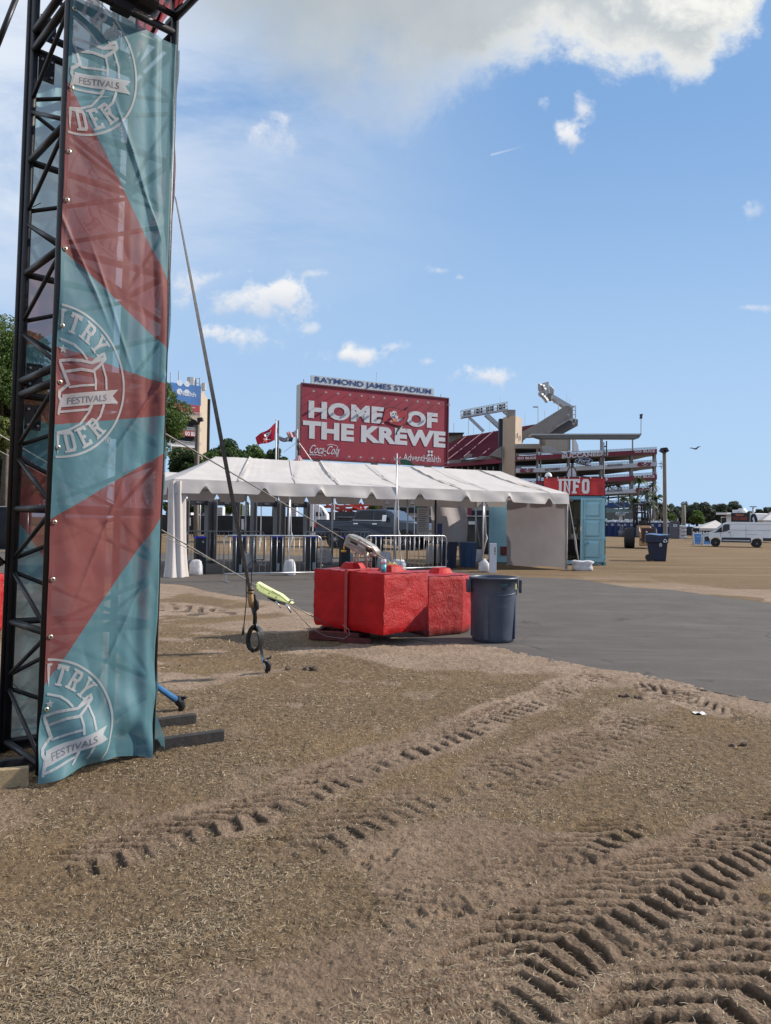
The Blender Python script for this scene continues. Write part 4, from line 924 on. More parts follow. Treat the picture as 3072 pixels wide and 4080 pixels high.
def anchor_blue():
    a = V3(-1.60, 6.0, .04); tubeobj('blue_strap', [V3(-1.92, 5.44, .62), V3(-1.74, 5.76, .28), a + V3(-.01, -.02, .06)], [.022, .022, .026], BLUS, 'blue padded strap coming down right of the banner to a peg', 'strap')
    mb = MB(); mb.tube([a + UP * .06, a + V3(.02, 0, .035), a + V3(.035, .01, 0), a + V3(.03, 0, -.05)], [.034, .038, .03, .015], 9); mb.box(a + V3(.02, 0, .07), (.10, .03, .02))
    tag(mb.build('ground_peg', BLK2, None, bevel=.004), 'black iron peg at the end of the blue padded strap', 'peg')
anchor_blue()
def bits():
    rs = random.Random(5); m = mat('dirt_clod', (.10, .07, .05), .95, var=.4, vs=40, bump=.004, bs=90)
    for k, (px, py, s, lab) in enumerate([(1205, 2672, .09, 'dark clod heap right of the ground hook'), (2115, 2738, .035, 'small dark clod alone on the sand below the asphalt edge'), (2960, 2970, .05, 'dark clod near the right edge on bare sand'), (2520, 2780, .06, 'dark clod among tyre marks next to the asphalt')]):
        g = G(px, py); mb = MB(); n = 5 if k in (0, 3) else 2
        for j in range(n):
            o = V3(rs.uniform(-1, 1) * s * 1.6, rs.uniform(-.6, .6) * s, 0); mb.lathe([(s * .1, -.01), (s * .45, .0), (s * .35, s * .3), (s * .1, s * .42)], g + o, 8)
        for i, v in enumerate(mb.v): mb.v[i] = tuple(Vector(v) + mnoise.noise_vector(Vector(v) * 40) * s * .25)
        tag(mb.build('dirt_clod', m), lab, 'dirt clod')
    g = G(2786, 2848) + UP * .015; mb = MB(); mb.grid(lambda u, v: g + V3((u - .5) * .09, (v - .5) * .07, .012 * math.sin(u * 6) * math.cos(v * 5)), 5, 4); tag(mb.build('paper_scrap', mat('paper', (.7, .68, .66), .8), solid=.001), 'crumpled white paper scrap on the ground near the asphalt', 'paper scrap')
bits()
# ------------------------------------------------------------ entrance tent and what stands under it
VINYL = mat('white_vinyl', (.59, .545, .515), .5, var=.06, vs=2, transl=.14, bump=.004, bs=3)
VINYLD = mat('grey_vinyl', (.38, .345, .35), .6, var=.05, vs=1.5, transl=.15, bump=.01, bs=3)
ALU = mat('aluminium_pole', (.50, .50, .52), .38, .6, var=.1)
TFL = V3(-5.44, 19.7, 0); TFR = V3(6.04, 25.4, 0); TU = (TFR - TFL).normalized(); TNm = V3(-.445, .896, 0)
TBL = TFL + TNm * 5.2 + TU * .0; TBR = TFR + TNm * 5.2 - TU * .25
RL = TFL.lerp(TBL, .5) + TU * (12.8 * .135); RR_ = TFL.lerp(TBL, .5) + TU * (12.8 * .93)
EA = 2.53; RZ = 3.36
TT = [0, .245, .50, .742, 1.]
def wt(x, c, w): return math.exp(-((x - c) / w) ** 2)
def tent():
    t = thing('frame_tent', 'long white frame tent with scalloped edge over the entrance lanes', 'tent', TFL)
    L = 12.8
    def roofz(base, s, v, x):   # folds radiating from the ridge near the poles, slight sag between
        z = base - .07 * math.sin(v * math.pi) * (1 - .4 * wt(x % .25, .0, .04))
        for c in (.345, .665, .12, .93):
            q = x - (c + (v - .5) * -.03); z += .055 * math.exp(-abs(q) / .010) * (.3 + .7 * (1 - v)) + .022 * math.sin(q * 330 + v * 3) * math.exp(-abs(q) / .035) * (1 - v * .4)
        z += .02 * float(vn(x * 26, v * 3, 5)) ; return z
    FLp, FRp, BRp, BLp = [p + UP * EA for p in (TFL, TFR, TBR, TBL)]; r0 = RL + UP * RZ; r1 = RR_ + UP * RZ
    def slope(a, b, c, d, nu, nv, xa=0, xb=1):     # a,b eave ; d,c ridge
        def fn(u, v):
            e = a.lerp(b, u); r = d.lerp(c, u); p = e.lerp(r, v); p.z += (roofz(p.z, u, v, xa + (xb - xa) * u) - p.z) * min(1, v * 5); return p
        return fn
    for nm, q, n in (('front', (FLp, FRp, r1, r0), 150), ('back', (BRp, BLp, r0, r1), 60), ('left', (BLp, FLp, r0, r0), 20), ('right', (FRp, BRp, r1, r1), 20)):
        mb = MB(); mb.grid(slope(*q, 0, 0), n, 14); mb.build('roof_panel', VINYL, t, smooth=True)
    SEAM = mat('seam_web', (.47, .43, .41), .6)
    fs_ = slope(FLp, FRp, r1, r0, 0, 0)
    for c in (.12, .245, .345, .50, .665, .742, .93):
        mb = MB(); mb.grid(lambda a, b: fs_(c + (a - .5) * (.0035 if c in (.245, .5, .742) else .006) - (b - .5) * .03, b) + V3(-.02, -.03, .022), 1, 14); mb.build('roof_seam', SEAM, t, recalc=False)
    def valance(a, b, n, drop, nsc, out, ph=0.):
        L_ = (b - a).length
        def fn(u, v):
            x = u * nsc + ph; fr = x - math.floor(x); notch = max(0., 1 - abs(fr - .5) / .10)
            d = drop * (1 - .55 * min(1, notch * 1.25)) * v; w = .018 * math.sin(u * L_ * 5.1) * v + .03 * v + .03 * (float(vn(u * L_ * 1.9, v * 1.5, 6)) - .5)
            rag = .015 * math.sin(u * L_ * 2.2 + 1)
            return a.lerp(b, u) + out * (w + .01) - UP * (d + rag * v)
        mb = MB(); mb.grid(fn, n, 8); mb.build('valance', VINYL, t, smooth=True)
    valance(FLp, FRp, 260, .35, 8, -TNm); valance(BLp, BRp, 220, .43, 12, -TNm, .2); valance(FRp, BRp, 80, .40, 4, TU); valance(BLp, FLp, 80, .40, 4, -TU)
    def pole(p, r=.03):
        mb = MB(); mb.tube([p + UP * .01, p + UP * EA], r, 12); mb.build('pole', ALU, t, smooth=True)
        mb = MB(); mb.box(p + UP * .006, (.15, .15, .01)); mb.build('foot_plate', ALU, t)
    for k in TT: pole(TFL.lerp(TFR, k) + TNm * .05)
    for k in (0.02, .27, .52, .76, 1.): pole(TBL.lerp(TBR, k) - TNm * .05)
    for a, b in ((TFL, TFR), (TBL, TBR), (TFL, TBL), (TFR, TBR), (TFL.lerp(TFR, .245), TBL.lerp(TBR, .27)), (TFL.lerp(TFR, .5), TBL.lerp(TBR, .52)), (TFL.lerp(TFR, .742), TBL.lerp(TBR, .76))):
        mb = MB(); cc = (TFL + TFR + TBL + TBR) / 4; i_ = lambda p: p + (cc - p).normalized() * .16; mb.tube([i_(a) + UP * (EA - .06), i_(b) + UP * (EA - .06)], .025, 8); mb.build('eave_tube', ALU, t, smooth=True)
    mb = MB(); mb.tube([RL + UP * (RZ - .06), RR_ + UP * (RZ - .06)], .025, 8); mb.build('ridge_tube', ALU, t, smooth=True)
    # curtain gathered at the left corner
    def cur(u, v):
        a = u * 2 * math.pi; r = .22 + .035 * math.sin(a * 7 + v * 2) + .10 * (1 - v) ** 4 ; c = TFL + V3(.03, .25, 0)
        return c + V3(math.cos(a) * r * (.9 + .35 * v * 0), math.sin(a) * r * 1.25, 0) + UP * (.0 + (EA - .05) * v)
    mb = MB(); mb.grid(cur, 70, 24); mb.build('gathered_curtain', VINYL, t, smooth=True)
    # closed right end and a hanging flap at the back corner
    def wall(u, v):
        p = TFR.lerp(TBR, u * .60); bulge = .06 * math.sin(u * 5) * math.sin(v * 3) + .02 * math.sin(u * 13 + v * 5) + .035 * (float(vn(u * 5 + v * 4, v * 6 - u * 2, 4)) - .5) + .02 * math.sin((u * 9 + v * 16)) * max(0, .35 - v)
        return p + TU * (-.05 + bulge) + UP * (.03 + .05 * math.sin(u * 6) * (1 - v) + (EA - .2) * v)
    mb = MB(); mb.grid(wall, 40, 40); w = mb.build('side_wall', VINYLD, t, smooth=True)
    mb = MB(); mb.tube([TFR.lerp(TBR, .0) + TU * -.03 + UP * .0, TFR + TU * -.03 + UP * 2.2], .018, 8); mb.build('hem', VINYL, t, smooth=True)
    a = W(1717, 2100, 29.4); b = W(1860, 2100, 30.3)
    def flap(u, v):
        p = a.lerp(b, u); return V3(p.x + .03 * math.sin(v * 5), p.y + .07 * math.sin(u * 9 + v * 2), .73 + .05 * u * (1 - v) + 1.7 * v)
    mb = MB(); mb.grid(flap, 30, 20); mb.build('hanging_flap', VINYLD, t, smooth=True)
    # lashing between corner and weight
    return t
tent()
def second_tent():
    t = thing('frame_tent', 'low white tent top peeping out behind the left end of the long tent', 'tent', W(640, 2000, 34))
    a, b, c, d = [W(540, 1905, 33), W(745, 1912, 34), W(800, 1915, 38), W(520, 1905, 38)]; z = a.z
    for p in (a, b, c, d): p.z = z
    r0 = W(600, 1877, 35.5); r1 = W(725, 1884, 36)
    for q in ((a, b, r1, r0), (c, d, r0, r1), (d, a, r0, r0), (b, c, r1, r1)):
        mb = MB(); mb.grid(lambda u, v: q[0].lerp(q[1], u).lerp(q[3].lerp(q[2], u), v), 8, 4); mb.build('roof_panel', VINYL, t, smooth=True)
        mb = MB(); mb.grid(lambda u, v: q[0].lerp(q[1], u) - UP * .35 * v, 8, 2); mb.build('valance', VINYL, t, smooth=True)
    for p in (a, b, c, d):
        mb = MB(); mb.tube([V3(p.x, p.y, 0), p], .03, 8); mb.build('pole', ALU, t, smooth=True)
second_tent()
# --- barricades
def barricade(a, b, label, nb=17, h=1.12):
    a = Vector(a); b = Vector(b); a.z = b.z = 0; d = (b - a).normalized(); L = (b - a).length; nrm = V3(-d.y, d.x, 0)
    t = thing('crowd_barrier', label, 'crowd barrier', a, 'steel crowd barriers along the entrance'); lo = .20
    mb = MB(); R_ = .14; pts = [a + UP * lo, a + UP * (h - R_)]
    for k in range(1, 6): an = k / 6 * math.pi / 2; pts.append(a + d * (R_ * (1 - math.cos(an))) + UP * (h - R_ + R_ * math.sin(an)))
    pts += [a + d * R_ + UP * h, b - d * R_ + UP * h]
    for k in range(1, 6): an = k / 6 * math.pi / 2; pts.append(b - d * (R_ * (1 - math.sin(an))) + UP * (h - R_ + R_ * math.cos(an)))
    pts += [b + UP * (h - R_), b + UP * lo]
    mb.tube(pts, .019, 10); mb.build('frame', STEEL, t, smooth=True)
    mb = MB(); mb.tube([a + UP * lo, b + UP * lo], .019, 10); mb.build('bottom_rail', STEEL, t, smooth=True)
    for i in range(1, nb):
        p = a.lerp(b, i / nb); mb = MB(); mb.tube([p + UP * lo, p + UP * h], .0075, 6); mb.build('bar', STEEL, t, smooth=True)
    for p in (a + d * .06, b - d * .06):
        mb = MB(); mb.tube([p + UP * lo, p + UP * .03], .015, 8); mb.beam(p - nrm * .30 + UP * .018, p + nrm * .30 + UP * .018, .05, .02); mb.build('foot', STEEL, t)
    for s in (.92, .38):
        mb = MB(); mb.tube([b + UP * s, b + d * .05 + UP * s, b + d * .05 + UP * (s - .06)], .006, 6); mb.build('hook', STEEL, t, smooth=True)
    return t
barricade(W(892, 2200, 18.4), W(1280, 2200, 19.6), 'front row steel barrier left of the red blocks, crossed by the grey strap')
barricade(W(1456, 2200, 20.9), W(1778, 2200, 22.8), 'front row steel barrier behind the grey cable winch')
barricade(W(742, 2200, 24.2), W(1052, 2200, 25.4), 'rear row steel barrier nearest the gathered white curtain')
barricade(W(1212, 2200, 26.6), W(1482, 2200, 28.0), 'rear row steel barrier in front of the blue pickup truck')
# --- black lane bins with blue liners
BIN = mat('black_plastic', (.012, .012, .014), .45, var=.2); BLUL = mat('blue_liner', (.02, .03, .55), .5)
def lane_bin(px, d, label, foot=True):
    c = W(px, 2280, d); c.z = 0; t = thing('lane_bin', label, 'bin', c, 'black bins with blue liners under the tent')
    mb = MB(); mb.box(c + UP * .50, (.28, .28, 1.0), (TU, TNm, UP)); mb.build('body', BIN, t, bevel=.012)
    mb = MB()
    for k in (-1, 1): mb.box(c + UP * 1.005 + TU * .137 * k, (.014, .29, .045), (TU, TNm, UP)); mb.box(c + UP * 1.005 + TNm * .137 * k, (.262, .014, .045), (TU, TNm, UP))
    mb.build('liner_rim', BLUL, t, bevel=.003)
    mb = MB(); mb.lathe([(.032, 0), (.032, .004)], c - TNm * .141 + UP * .88 + TU * .05, 14, frame(-TNm)); mb.build('round_badge', mat('badge_grey', (.3, .3, .3), .5), t)
    mb = MB(); mb.box(c - TNm * .147 + UP * .12 + TU * .02, (.09, .012, .22), (TU, TNm, UP)); mb.build('foot_tab', mat('worn_metal_tab', (.4, .4, .4), .5, .4), t)
for px, d, lab in ((795, 21.2, 'black lane bin nearest the white curtain, left of the grey strap'), (950, 22.0, 'black lane bin just behind the left end of the front barrier'), (1098, 22.9, 'black lane bin left of the tall white weight bag'),
                   (1241, 23.7, 'black lane bin behind the right end of the first front barrier'), (1372, 24.6, 'black lane bin under the yellow hook of the winch'), (1504, 25.6, 'black lane bin just right of the winch')): lane_bin(px, d, lab)
# --- metal detector gates
DET = mat('detector_grey', (.115, .118, .135), .5, var=.12); DETD = mat('detector_dark', (.03, .03, .036), .5)
def detector(px0, px1, d, label):
    a = W(px0, 2200, d); b = W(px1, 2200, d + .35); a.z = b.z = 0; u = (b - a).normalized(); n = V3(-u.y, u.x, 0); t = thing('metal_detector', label, 'metal detector', a, 'walk-through metal detectors under the tent')
    for p in (a, b):
        mb = MB(); mb.box(p + UP * 1.1, (.12, .55, 2.18), (u, n, UP)); pn = mb.build('side_panel', DET, t, bevel=.02)
        mb = MB(); mb.box(p + UP * 1.1 - n * .282, (.05, .016, 2.0), (u, n, UP)); mb.build('edge_strip', DETD, pn)
    mb = MB(); mb.box((a + b) / 2 + UP * 2.10, ((b - a).length - .12, .34, .22), (u, n, UP)); h = mb.build('header', DETD, t, bevel=.01)
    mb = MB(); mb.box((a + b) / 2 + UP * 2.08 - n * .176, (.16, .012, .06), (u, n, UP)); mb.build('display', DET, h)
detector(738, 826, 26.2, 'walk-through metal detector nearest the white curtain')
detector(850, 940, 26.6, 'walk-through metal detector seen left of the slanting grey strap')
detector(1008, 1100, 27.2, 'walk-through metal detector behind the third black bin')
detector(1122, 1220, 27.8, 'walk-through metal detector left of the pickup tailgate')
# --- weight bags and posts
BAG = mat('white_bag', (.56, .55, .56), .6, var=.10, vs=6, bump=.006, bs=14)
def bag(c, w, h, label, seed=0, dep=.3, top=.6, group='white weight bags at the tent poles'):
    c = Vector(c); c.z = 0; mb = MB(); prof = [(0.0, 0), (.44, .01), (.5, .10), (.49, .35), (.46, .62), (.5 * top + .1, .85), (.5 * top, .97), (.0, 1.0)]
    mb.lathe([(r, z) for r, z in prof], (0, 0, 0), 20, caps=False)
    for i, v in enumerate(mb.v):
        q = Vector(v); th = math.atan2(q.y, q.x); sq = 1 / max(abs(math.cos(th)), abs(math.sin(th))) ** .7
        q = Vector((q.x * sq * w, q.y * sq * dep * 2 * .5, q.z * h)); q += mnoise.noise_vector(q * 7 + V3(seed, 0, 0)) * .035; q.z = max(q.z, .0); mb.v[i] = tuple(c + q)
    o = mb.build('weight_bag', BAG, None, smooth=True); return tag(o, label, 'weight bag', group)
P_ = lambda k: TFL.lerp(TFR, k)
bag(P_(.245) - TNm * .06, .34, .44, 'white weight bag standing at the pole in front of the third barrier bin')
bag(P_(.5) - TNm * .05 + TU * .1, .45, .42, 'slumped white weight bag behind the drink can', 3)
bag(P_(.5) + TNm * 2.2 + TU * .75, .50, .55, 'white weight bag seen through the barrier bars behind the winch, right side', 5)
bag(P_(.742) - TNm * .12 - TU * .06, .36, .42, 'white cone shaped weight bag left of the short white post', 7, top=.15)
bag(TFR + V3(.45, -.15, 0), .66, .34, 'wide white weight block at the right tent corner', 9, dep=.5, top=.9)
bag(TBL.lerp(TBR, .27) - TU * .1, .5, .45, 'white bag at the rear pole behind the second black bin', 11)
bag(W(975, 2290, 23.2), .42, .5, 'pale weight bag beside the second front bin, low in the barrier bars', 13)
bag(TBL.lerp(TBR, .50), .55, .55, 'white bags heaped at the rear pole under the pickup tail', 15)
bag(W(1385, 2290, 25.3), .38, .48, 'greyish weight bag half hidden by the bin under the winch hook', 17)
bag(W(1725, 2240, 27.5), .55, .7, 'grey weight bag below the hanging flap', 19)
bag(TFL + V3(.38, .9, 0), .34, .42, 'white weight bag with a dark hand hole beside the curtain', 21)
bag(W(1908, 2222, 30), .4, .5, 'crumpled pale bag between the blue bins and the short post', 23)
def post_white():
    c = W(1963, 2280, 23.4); c.z = 0; t = thing('bollard', 'short square white post with stencilled characters near the cone shaped bag', 'bollard', c); m = mat('white_board', (.62, .62, .64), .5, var=.06)
    mb = MB(); mb.box(c + UP * .45, (.20, .16, .90)); mb.build('body', m, t, bevel=.004)
    vs, fs = textgeo('SOB 0', .02); mb = MB(); mb.add([c + V3(.075 - y * .05, -.0835, .78 - x * .22) for x, y in vs], fs); mb.build('lettering', BLK2, t)
post_white()
def mast():
    p = P_(.5) - TNm * .03 + TU * .0; t = thing('thin_mast', 'thin pale mast with two short arms lashed to the middle tent pole', 'mast', p)
    mb = MB(); mb.tube([p + UP * .02, p + UP * 3.52], .022, 8); mb.build('shaft', ALU, t, smooth=True)
    for s in (-1, 1):
        mb = MB(); mb.tube([p + UP * 3.28, p + UP * 3.42 + V3(s * .10, 0, 0)], .008, 6); mb.build('arm', ALU, t, smooth=True)
    mb = MB(); mb.tube([p + V3(.05, 0, 2.2), p + V3(.07, 0, 1.3), p + V3(.12, 0, 1.1), p + V3(.1, 0, .9), p + V3(.16, 0, .4), p + V3(.1, 0, .3)], [.01, .01, .03, .015, .025, .01], 6); mb.build('lashing', VINYL, t, smooth=True)
mast()
for k, lab in ((.245, 'white lashing hanging at the pole above the weight bag left of the red block'), (.742, 'white lashing hanging at the pole above the cone shaped bag')):
    p = P_(k) - TNm * .05; o = tubeobj('lashing', [p + UP * 2.1, p + V3(.03, 0, 1.2), p + V3(.06, 0, 1.05), p + V3(.02, 0, .9), p + V3(-.08, -.05, .4)], [.006, .01, .035, .02, .008], VINYL, lab, 'rope', 6)
tubeobj('lashing', [TFR + UP * 2.35, TFR + V3(.20, 0, 1.3), TFR + V3(.25, -.02, .95), TFR + V3(.28, -.02, .7), TFR + V3(.36, -.05, .32)], [.012, .012, .035, .03, .014], VINYLD, 'pale strap from the right tent corner down to its weight block', 'strap', 8)
tubeobj('lashing', [TBR + UP * 2.2, TBR + V3(.08, 0, 1.4), TBR + V3(.14, 0, .95), TBR + V3(.22, 0, .6)], [.01, .02, .03, .01], VINYLD, 'pale strap hanging at the rear tent corner over the blue bins', 'strap', 6)
def small_sanitizer():
    c = W(1754, 2100, 26.8); t = thing('sanitizer_box', 'narrow blue box fixed to the dark pole beside the hanging flap', 'dispenser', V3(c.x, c.y, 0))
    mb = MB(); mb.tube([V3(c.x - .17, c.y, 0), V3(c.x - .17, c.y, 2.3)], .035, 8); mb.build('pole', DETD, t, smooth=True)
    mb = MB(); mb.box(V3(c.x - .02, c.y, 1.25), (.17, .12, .45)); mb.build('case', mat('navy_case', (.02, .035, .14), .4), t, bevel=.01)
    mb = MB(); mb.box(V3(c.x - .02, c.y - .01, 1.49), (.18, .13, .05)); mb.build('top', VINYLD, t, bevel=.005)
small_sanitizer()
def notice():
    c = W(1685, 2100, 27.6); c.z = 0; t = thing('notice_board', 'white sheet of small print on a stand in front of the hanging flap', 'notice', c)
    m = mat('paper_notice', (.58, .58, .60), .6, var=.04); mb = MB(); mb.box(c + UP * 1.55, (.44, .02, .95)); mb.build('sheet', m, t)
    mb = MB()
    for k in range(11): mb.box(c + V3(-.02 * (k % 3), -.013, 1.95 - k * .075), (.32 - .04 * (k % 3), .004, .022))
    mb.build('text_rows', DET, t); 
    for s in (-.15, .15):
        mb = MB(); mb.tube([c + V3(s, .02, 0), c + V3(s, .02, 1.6)], .012, 6); mb.build('leg', ALU, t)
notice()
# --- blue wheelie and recycling bins right of the barrier
NAVY = mat('navy_plastic', (.007, .014, .045), .38, var=.15, vs=4); NAVY2 = mat('blue_plastic', (.015, .055, .14), .4, var=.15, vs=4)
def square_bin(px0, px1, d, h, m, label):
    a = W(px0, 2260, d); b = W(px1, 2260, d); w = (b - a).length; c = (a + b) / 2; c.z = 0; c.y += w / 2; t = thing('rubbish_bin', label, 'bin', c)
    mb = MB(); k = .42; mb.add([c + V3(x * w * k, y * w * k, 0) for x, y in ((-1, -1), (1, -1), (1, 1), (-1, 1))] + [c + V3(x * w * .5, y * w * .5, h) for x, y in ((-1, -1), (1, -1), (1, 1), (-1, 1))], [(3, 2, 1, 0), (0, 1, 5, 4), (1, 2, 6, 5), (2, 3, 7, 6), (3, 0, 4, 7), (4, 5, 6, 7)]); mb.build('body', m, t, bevel=.015)
    mb = MB(); mb.box(c + UP * (h - .03), (w * 1.06, w * 1.06, .05)); mb.build('rim', m, t, bevel=.01)
    for s in (-1, 1):
        mb = MB(); mb.box(c + V3(s * w * .2, -w * .49, h * .45), (.02, .03, h * .7)); mb.build('rib', m, t, bevel=.005)
square_bin(1752, 1822, 25.6, .88, NAVY, 'very dark navy bin under the hanging flap, right of the barrier end')
square_bin(1831, 1900, 26.2, .85, NAVY2, 'blue bin just right of the dark navy bin')
def cart():
    c = W(2618, 2235, 33); c.z = 0; t = thing('recycling_cart', 'navy recycling cart with closed lid and white recycling emblem on the turf', 'recycling cart', c)
    mb = MB(); w0, w1 = .30, .36; mb.add([c + V3(-w0, -.3, .04), c + V3(w0 + .04, -.3, .0), c + V3(w0 + .04, .3, .0), c + V3(-w0, .3, .04), c + V3(-w1 - .1, -.36, 1.02), c + V3(w1 + .06, -.36, 1.02), c + V3(w1 + .06, .36, 1.02), c + V3(-w1 - .1, .36, 1.02)], [(3, 2, 1, 0), (0, 1, 5, 4), (1, 2, 6, 5), (2, 3, 7, 6), (3, 0, 4, 7), (4, 5, 6, 7)]); mb.build('body', NAVY, t, bevel=.02)
    mb = MB(); mb.box(c + V3(-.03, -.02, .93), (.93, .80, .30)); mb.build('collar', NAVY, t, bevel=.04)
    mb = MB(); mb.grid(lambda u, v: c + V3(-.50 + u * .98, -.42 + v * .84, 1.10 + .06 * math.sin(u * math.pi) * math.sin(v * math.pi) + .02 * math.sin(u * 8)), 14, 8); mb.build('lid', mat('lid_blue', (.10, .17, .32), .3, var=.1), t, smooth=True, solid=-.03)
    for s in (-1, 1):
        mb = MB(); mb.tube([c + V3(-.34, s * .30 - .03, .14), c + V3(-.34, s * .30 + .03, .14)], .14, 20); mb.build('wheel', BIN, t)
    mb = MB(); mb.tube([c + V3(.42, -.35, 1.0), c + V3(.50, -.33, .97), c + V3(.50, .33, .97), c + V3(.42, .35, 1.0)], .02, 8); mb.build('handle', NAVY, t, smooth=True)
    mw = mat('white_mark', (.7, .7, .72), .5); mb = MB(); cc = c + V3(.30, -.425, .88)
    for k in range(3):
        a = math.pi / 2 + k * 2.094
        for q in ribbon([(.062 * math.cos(a + s_), .062 * math.sin(a + s_)) for s_ in (-.75, -.2, .35)], .034): mb.add([cc + V3(p.x, 0, p.y) for p in q], [(0, 1, 2, 3)])
        e = Vector((math.cos(a + .35), math.sin(a + .35))) * .062; tn = Vector((-math.sin(a + .35), math.cos(a + .35))); nn = Vector((math.cos(a + .35), math.sin(a + .35)))
        mb.add([cc + V3(*(e + nn * .032), 0).xzy if False else cc + V3((e + nn * .032).x, 0, (e + nn * .032).y), cc + V3((e - nn * .032).x, 0, (e - nn * .032).y), cc + V3((e + tn * .04).x, 0, (e + tn * .04).y)], [(0, 1, 2)])
    mb.build('recycling_emblem', mw, t); mb = MB(); cc = c + V3(.12, -.425, .72)
    for q in ribbon(ringpts((0, 0), .05, 0, 6.283, 16), .018) + ribbon([(-.02, -.03), (0, .03), (.02, -.03)], .014) + ribbon([(-.05, -.085), (.05, -.085)], .012): mb.add([cc + V3(p.x, 0, p.y) for p in q], [(0, 1, 2, 3)])
    mb.v = [(x, -.385 + c.y if True else y, z) for x, y, z in mb.v]; mb.build('round_emblem', mw, t)
cart()
bpy.data.objects['recycling_cart'].rotation_euler = (0, 0, -.30)
def PP(mb, pts, d, ext=(0, 1, 0)):
    ds = d if isinstance(d, (list, tuple)) else [d] * len(pts); mb.prism([W(a, b, y) for (a, b), y in zip(pts, ds)], ext)
# ------------------------------------------------------------ container, vehicles, toilets, signs
CYAN = mat('pale_blue_paint', (.25, .47, .54), .42, var=.06, vs=2, col2=(.21, .41, .47), c2s=5, c2t=(.62, .8))
CYAND = mat('blue_frame_paint', (.10, .26, .34), .45, var=.08)
CREAM = mat('cream_metal', (.42, .39, .31), .6, var=.08)
REDB = mat('red_vinyl', (.42, .025, .028), .5, var=.18, vs=3, transl=.15, bump=.01, bs=6)
WHP = mat('white_paint', (.66, .66, .68), .45, var=.04)
BLKM = mat('black_matt', (.012, .012, .014), .6)
def container():
    A = V3(4.07, 29.6, 0); B = V3(8.15, 28.7, 0); u = (B - A).normalized(); n = V3(u.y, -u.x, 0)
    if n.y > 0: n = -n
    bk = -n; L = (B - A).length; H = 2.59; D = 2.44
    t = thing('shipping_container', 'pale blue shipping container kiosk with an open side under the INFO banner', 'shipping container', A)
    ax = (u, n, UP)
    def P(s, y=0, z=0): return A + u * s - n * y + UP * z
    def panel(name, s0, s1, z0, z1, y, m, th=.04, corr=True, parent=t):
        mb = MB(); k = int((s1 - s0) / .035); amp = .018 if corr else 0
        mb.grid(lambda a, b: P(s0 + (s1 - s0) * a, y + amp * (1 if math.sin((s0 + (s1 - s0) * a) * 22) > 0 else -1), z0 + (z1 - z0) * b), max(k, 2), 1); return mb.build(name, m, parent, solid=.004)
    for s in (0, L):
        for y in (0, D):
            mb = MB(); mb.box(P(s, y, H / 2), (.15, .15, H), ax); mb.build('corner_post', CYAN, t, bevel=.01)
            for z in (.06, H - .06): 
                mb = MB(); mb.box(P(s + (.01 if s else -.01), y - .01, z), (.18, .17, .13), ax); c = mb.build('corner_casting', CYAND, t, bevel=.01)
                mb = MB(); mb.lathe([(.035, 0), (.035, .006)], P(s - (.02 if s else -.02), y, z) + n * .097, 12, frame(n)); mb.build('casting_hole', BLKM, c)
    for z in (.09, H - .07):
        for y in (0, D): mb = MB(); mb.box(P(L / 2, y, z), (L - .15, .10, .14), ax); mb.build('side_rail', CYAND if z > 1 else CYAN, t, bevel=.008)
    mb = MB(); mb.box(P(L / 2, D / 2, H - .02), (L - .1, D - .1, .04), ax); mb.build('roof', CYAND, t)
    mb = MB(); mb.box(P(L / 2, D / 2, .12), (L - .1, D - .1, .05), ax); mb.build('floor', mat('ply_floor', (.09, .06, .04), .7), t)
    panel('rear_wall', .05, L - .05, .15, H - .1, D - .05, CREAM); 
    mb = MB(); mb.grid(lambda a, b: P(.02, D * a, .15 + (H - .25) * b), 2, 1); mb.build('end_wall', CYAN, t, solid=.03)
    mb = MB(); mb.grid(lambda a, b: P(L - .02, .1 + (D - .2) * a, .15 + (H - .25) * b), 2, 1); mb.build('end_wall', CYAN, t, solid=.03)
    s0 = .55 * L
    mb = MB(); mb.box(P(s0 / 2, .02, H / 2), (s0, .05, H - .3), ax); wl = mb.build('side_wall', CYAN, t)
    # inside: shelf window fittings along the rear wall, dark counter front
    for k in range(6):
        s = .52 * L + k * .42; mb = MB(); mb.box(P(s, D - .35, 1.28), (.05, .05, 1.05), ax); mb.build('stud', CREAM, t)
    mb = MB(); mb.box(P(.74 * L, D - .35, 1.79), (2.4, .06, .05), ax); mb.box(P(.74 * L, D - .35, .95), (2.4, .12, .06), ax); mb.build('counter_rail', CREAM, t)
    mb = MB(); mb.box(P(.74 * L, D - .40, .60), (2.4, .04, .62), ax); mb.build('counter_front', BLKM, t)
    for k in range(5):
        s = .56 * L + k * .42; mb = MB(); mb.box(P(s, D - .37, 1.02 + .10 * (k % 2)), (.26, .05, .24), ax); mb.build('paper_box', WHP, t)
        mb = MB(); mb.lathe([(.07, 0), (.07, .01)], P(s, D - .42, 1.35), 16, frame(n)); mb.build('dial', WHP, t)
        mb = MB(); mb.lathe([(.088, 0), (.088, .008)], P(s, D - .415, 1.35), 16, frame(n)); mb.build('dial_rim', BLKM, t)
        mb = MB(); mb.box(P(s, D - .36, 1.62), (.24, .03, .22), ax); mb.build('window_pane', mat('dim_glass', (.10, .12, .13), .2), t)
    # folded back cargo door
    d0, d1 = .80 * L, L + .02; dw = d1 - d0; y = -.16
    mb = MB(); mb.box(P((d0 + d1) / 2, y + .02, 1.33), (dw, .03, 2.36), ax); dr = mb.build('door', CYAN, t, bevel=.004)
    mb = MB()
    for s in (d0 + .04, d1 - .04): mb.box(P(s, y - .012, 1.33), (.08, .05, 2.36), ax)
    for z in (.18, 2.46, 1.0, 1.75): mb.box(P((d0 + d1) / 2, y - .012, z), (dw - .16, .04, .09 if z in (.18, 2.46) else .06), ax)
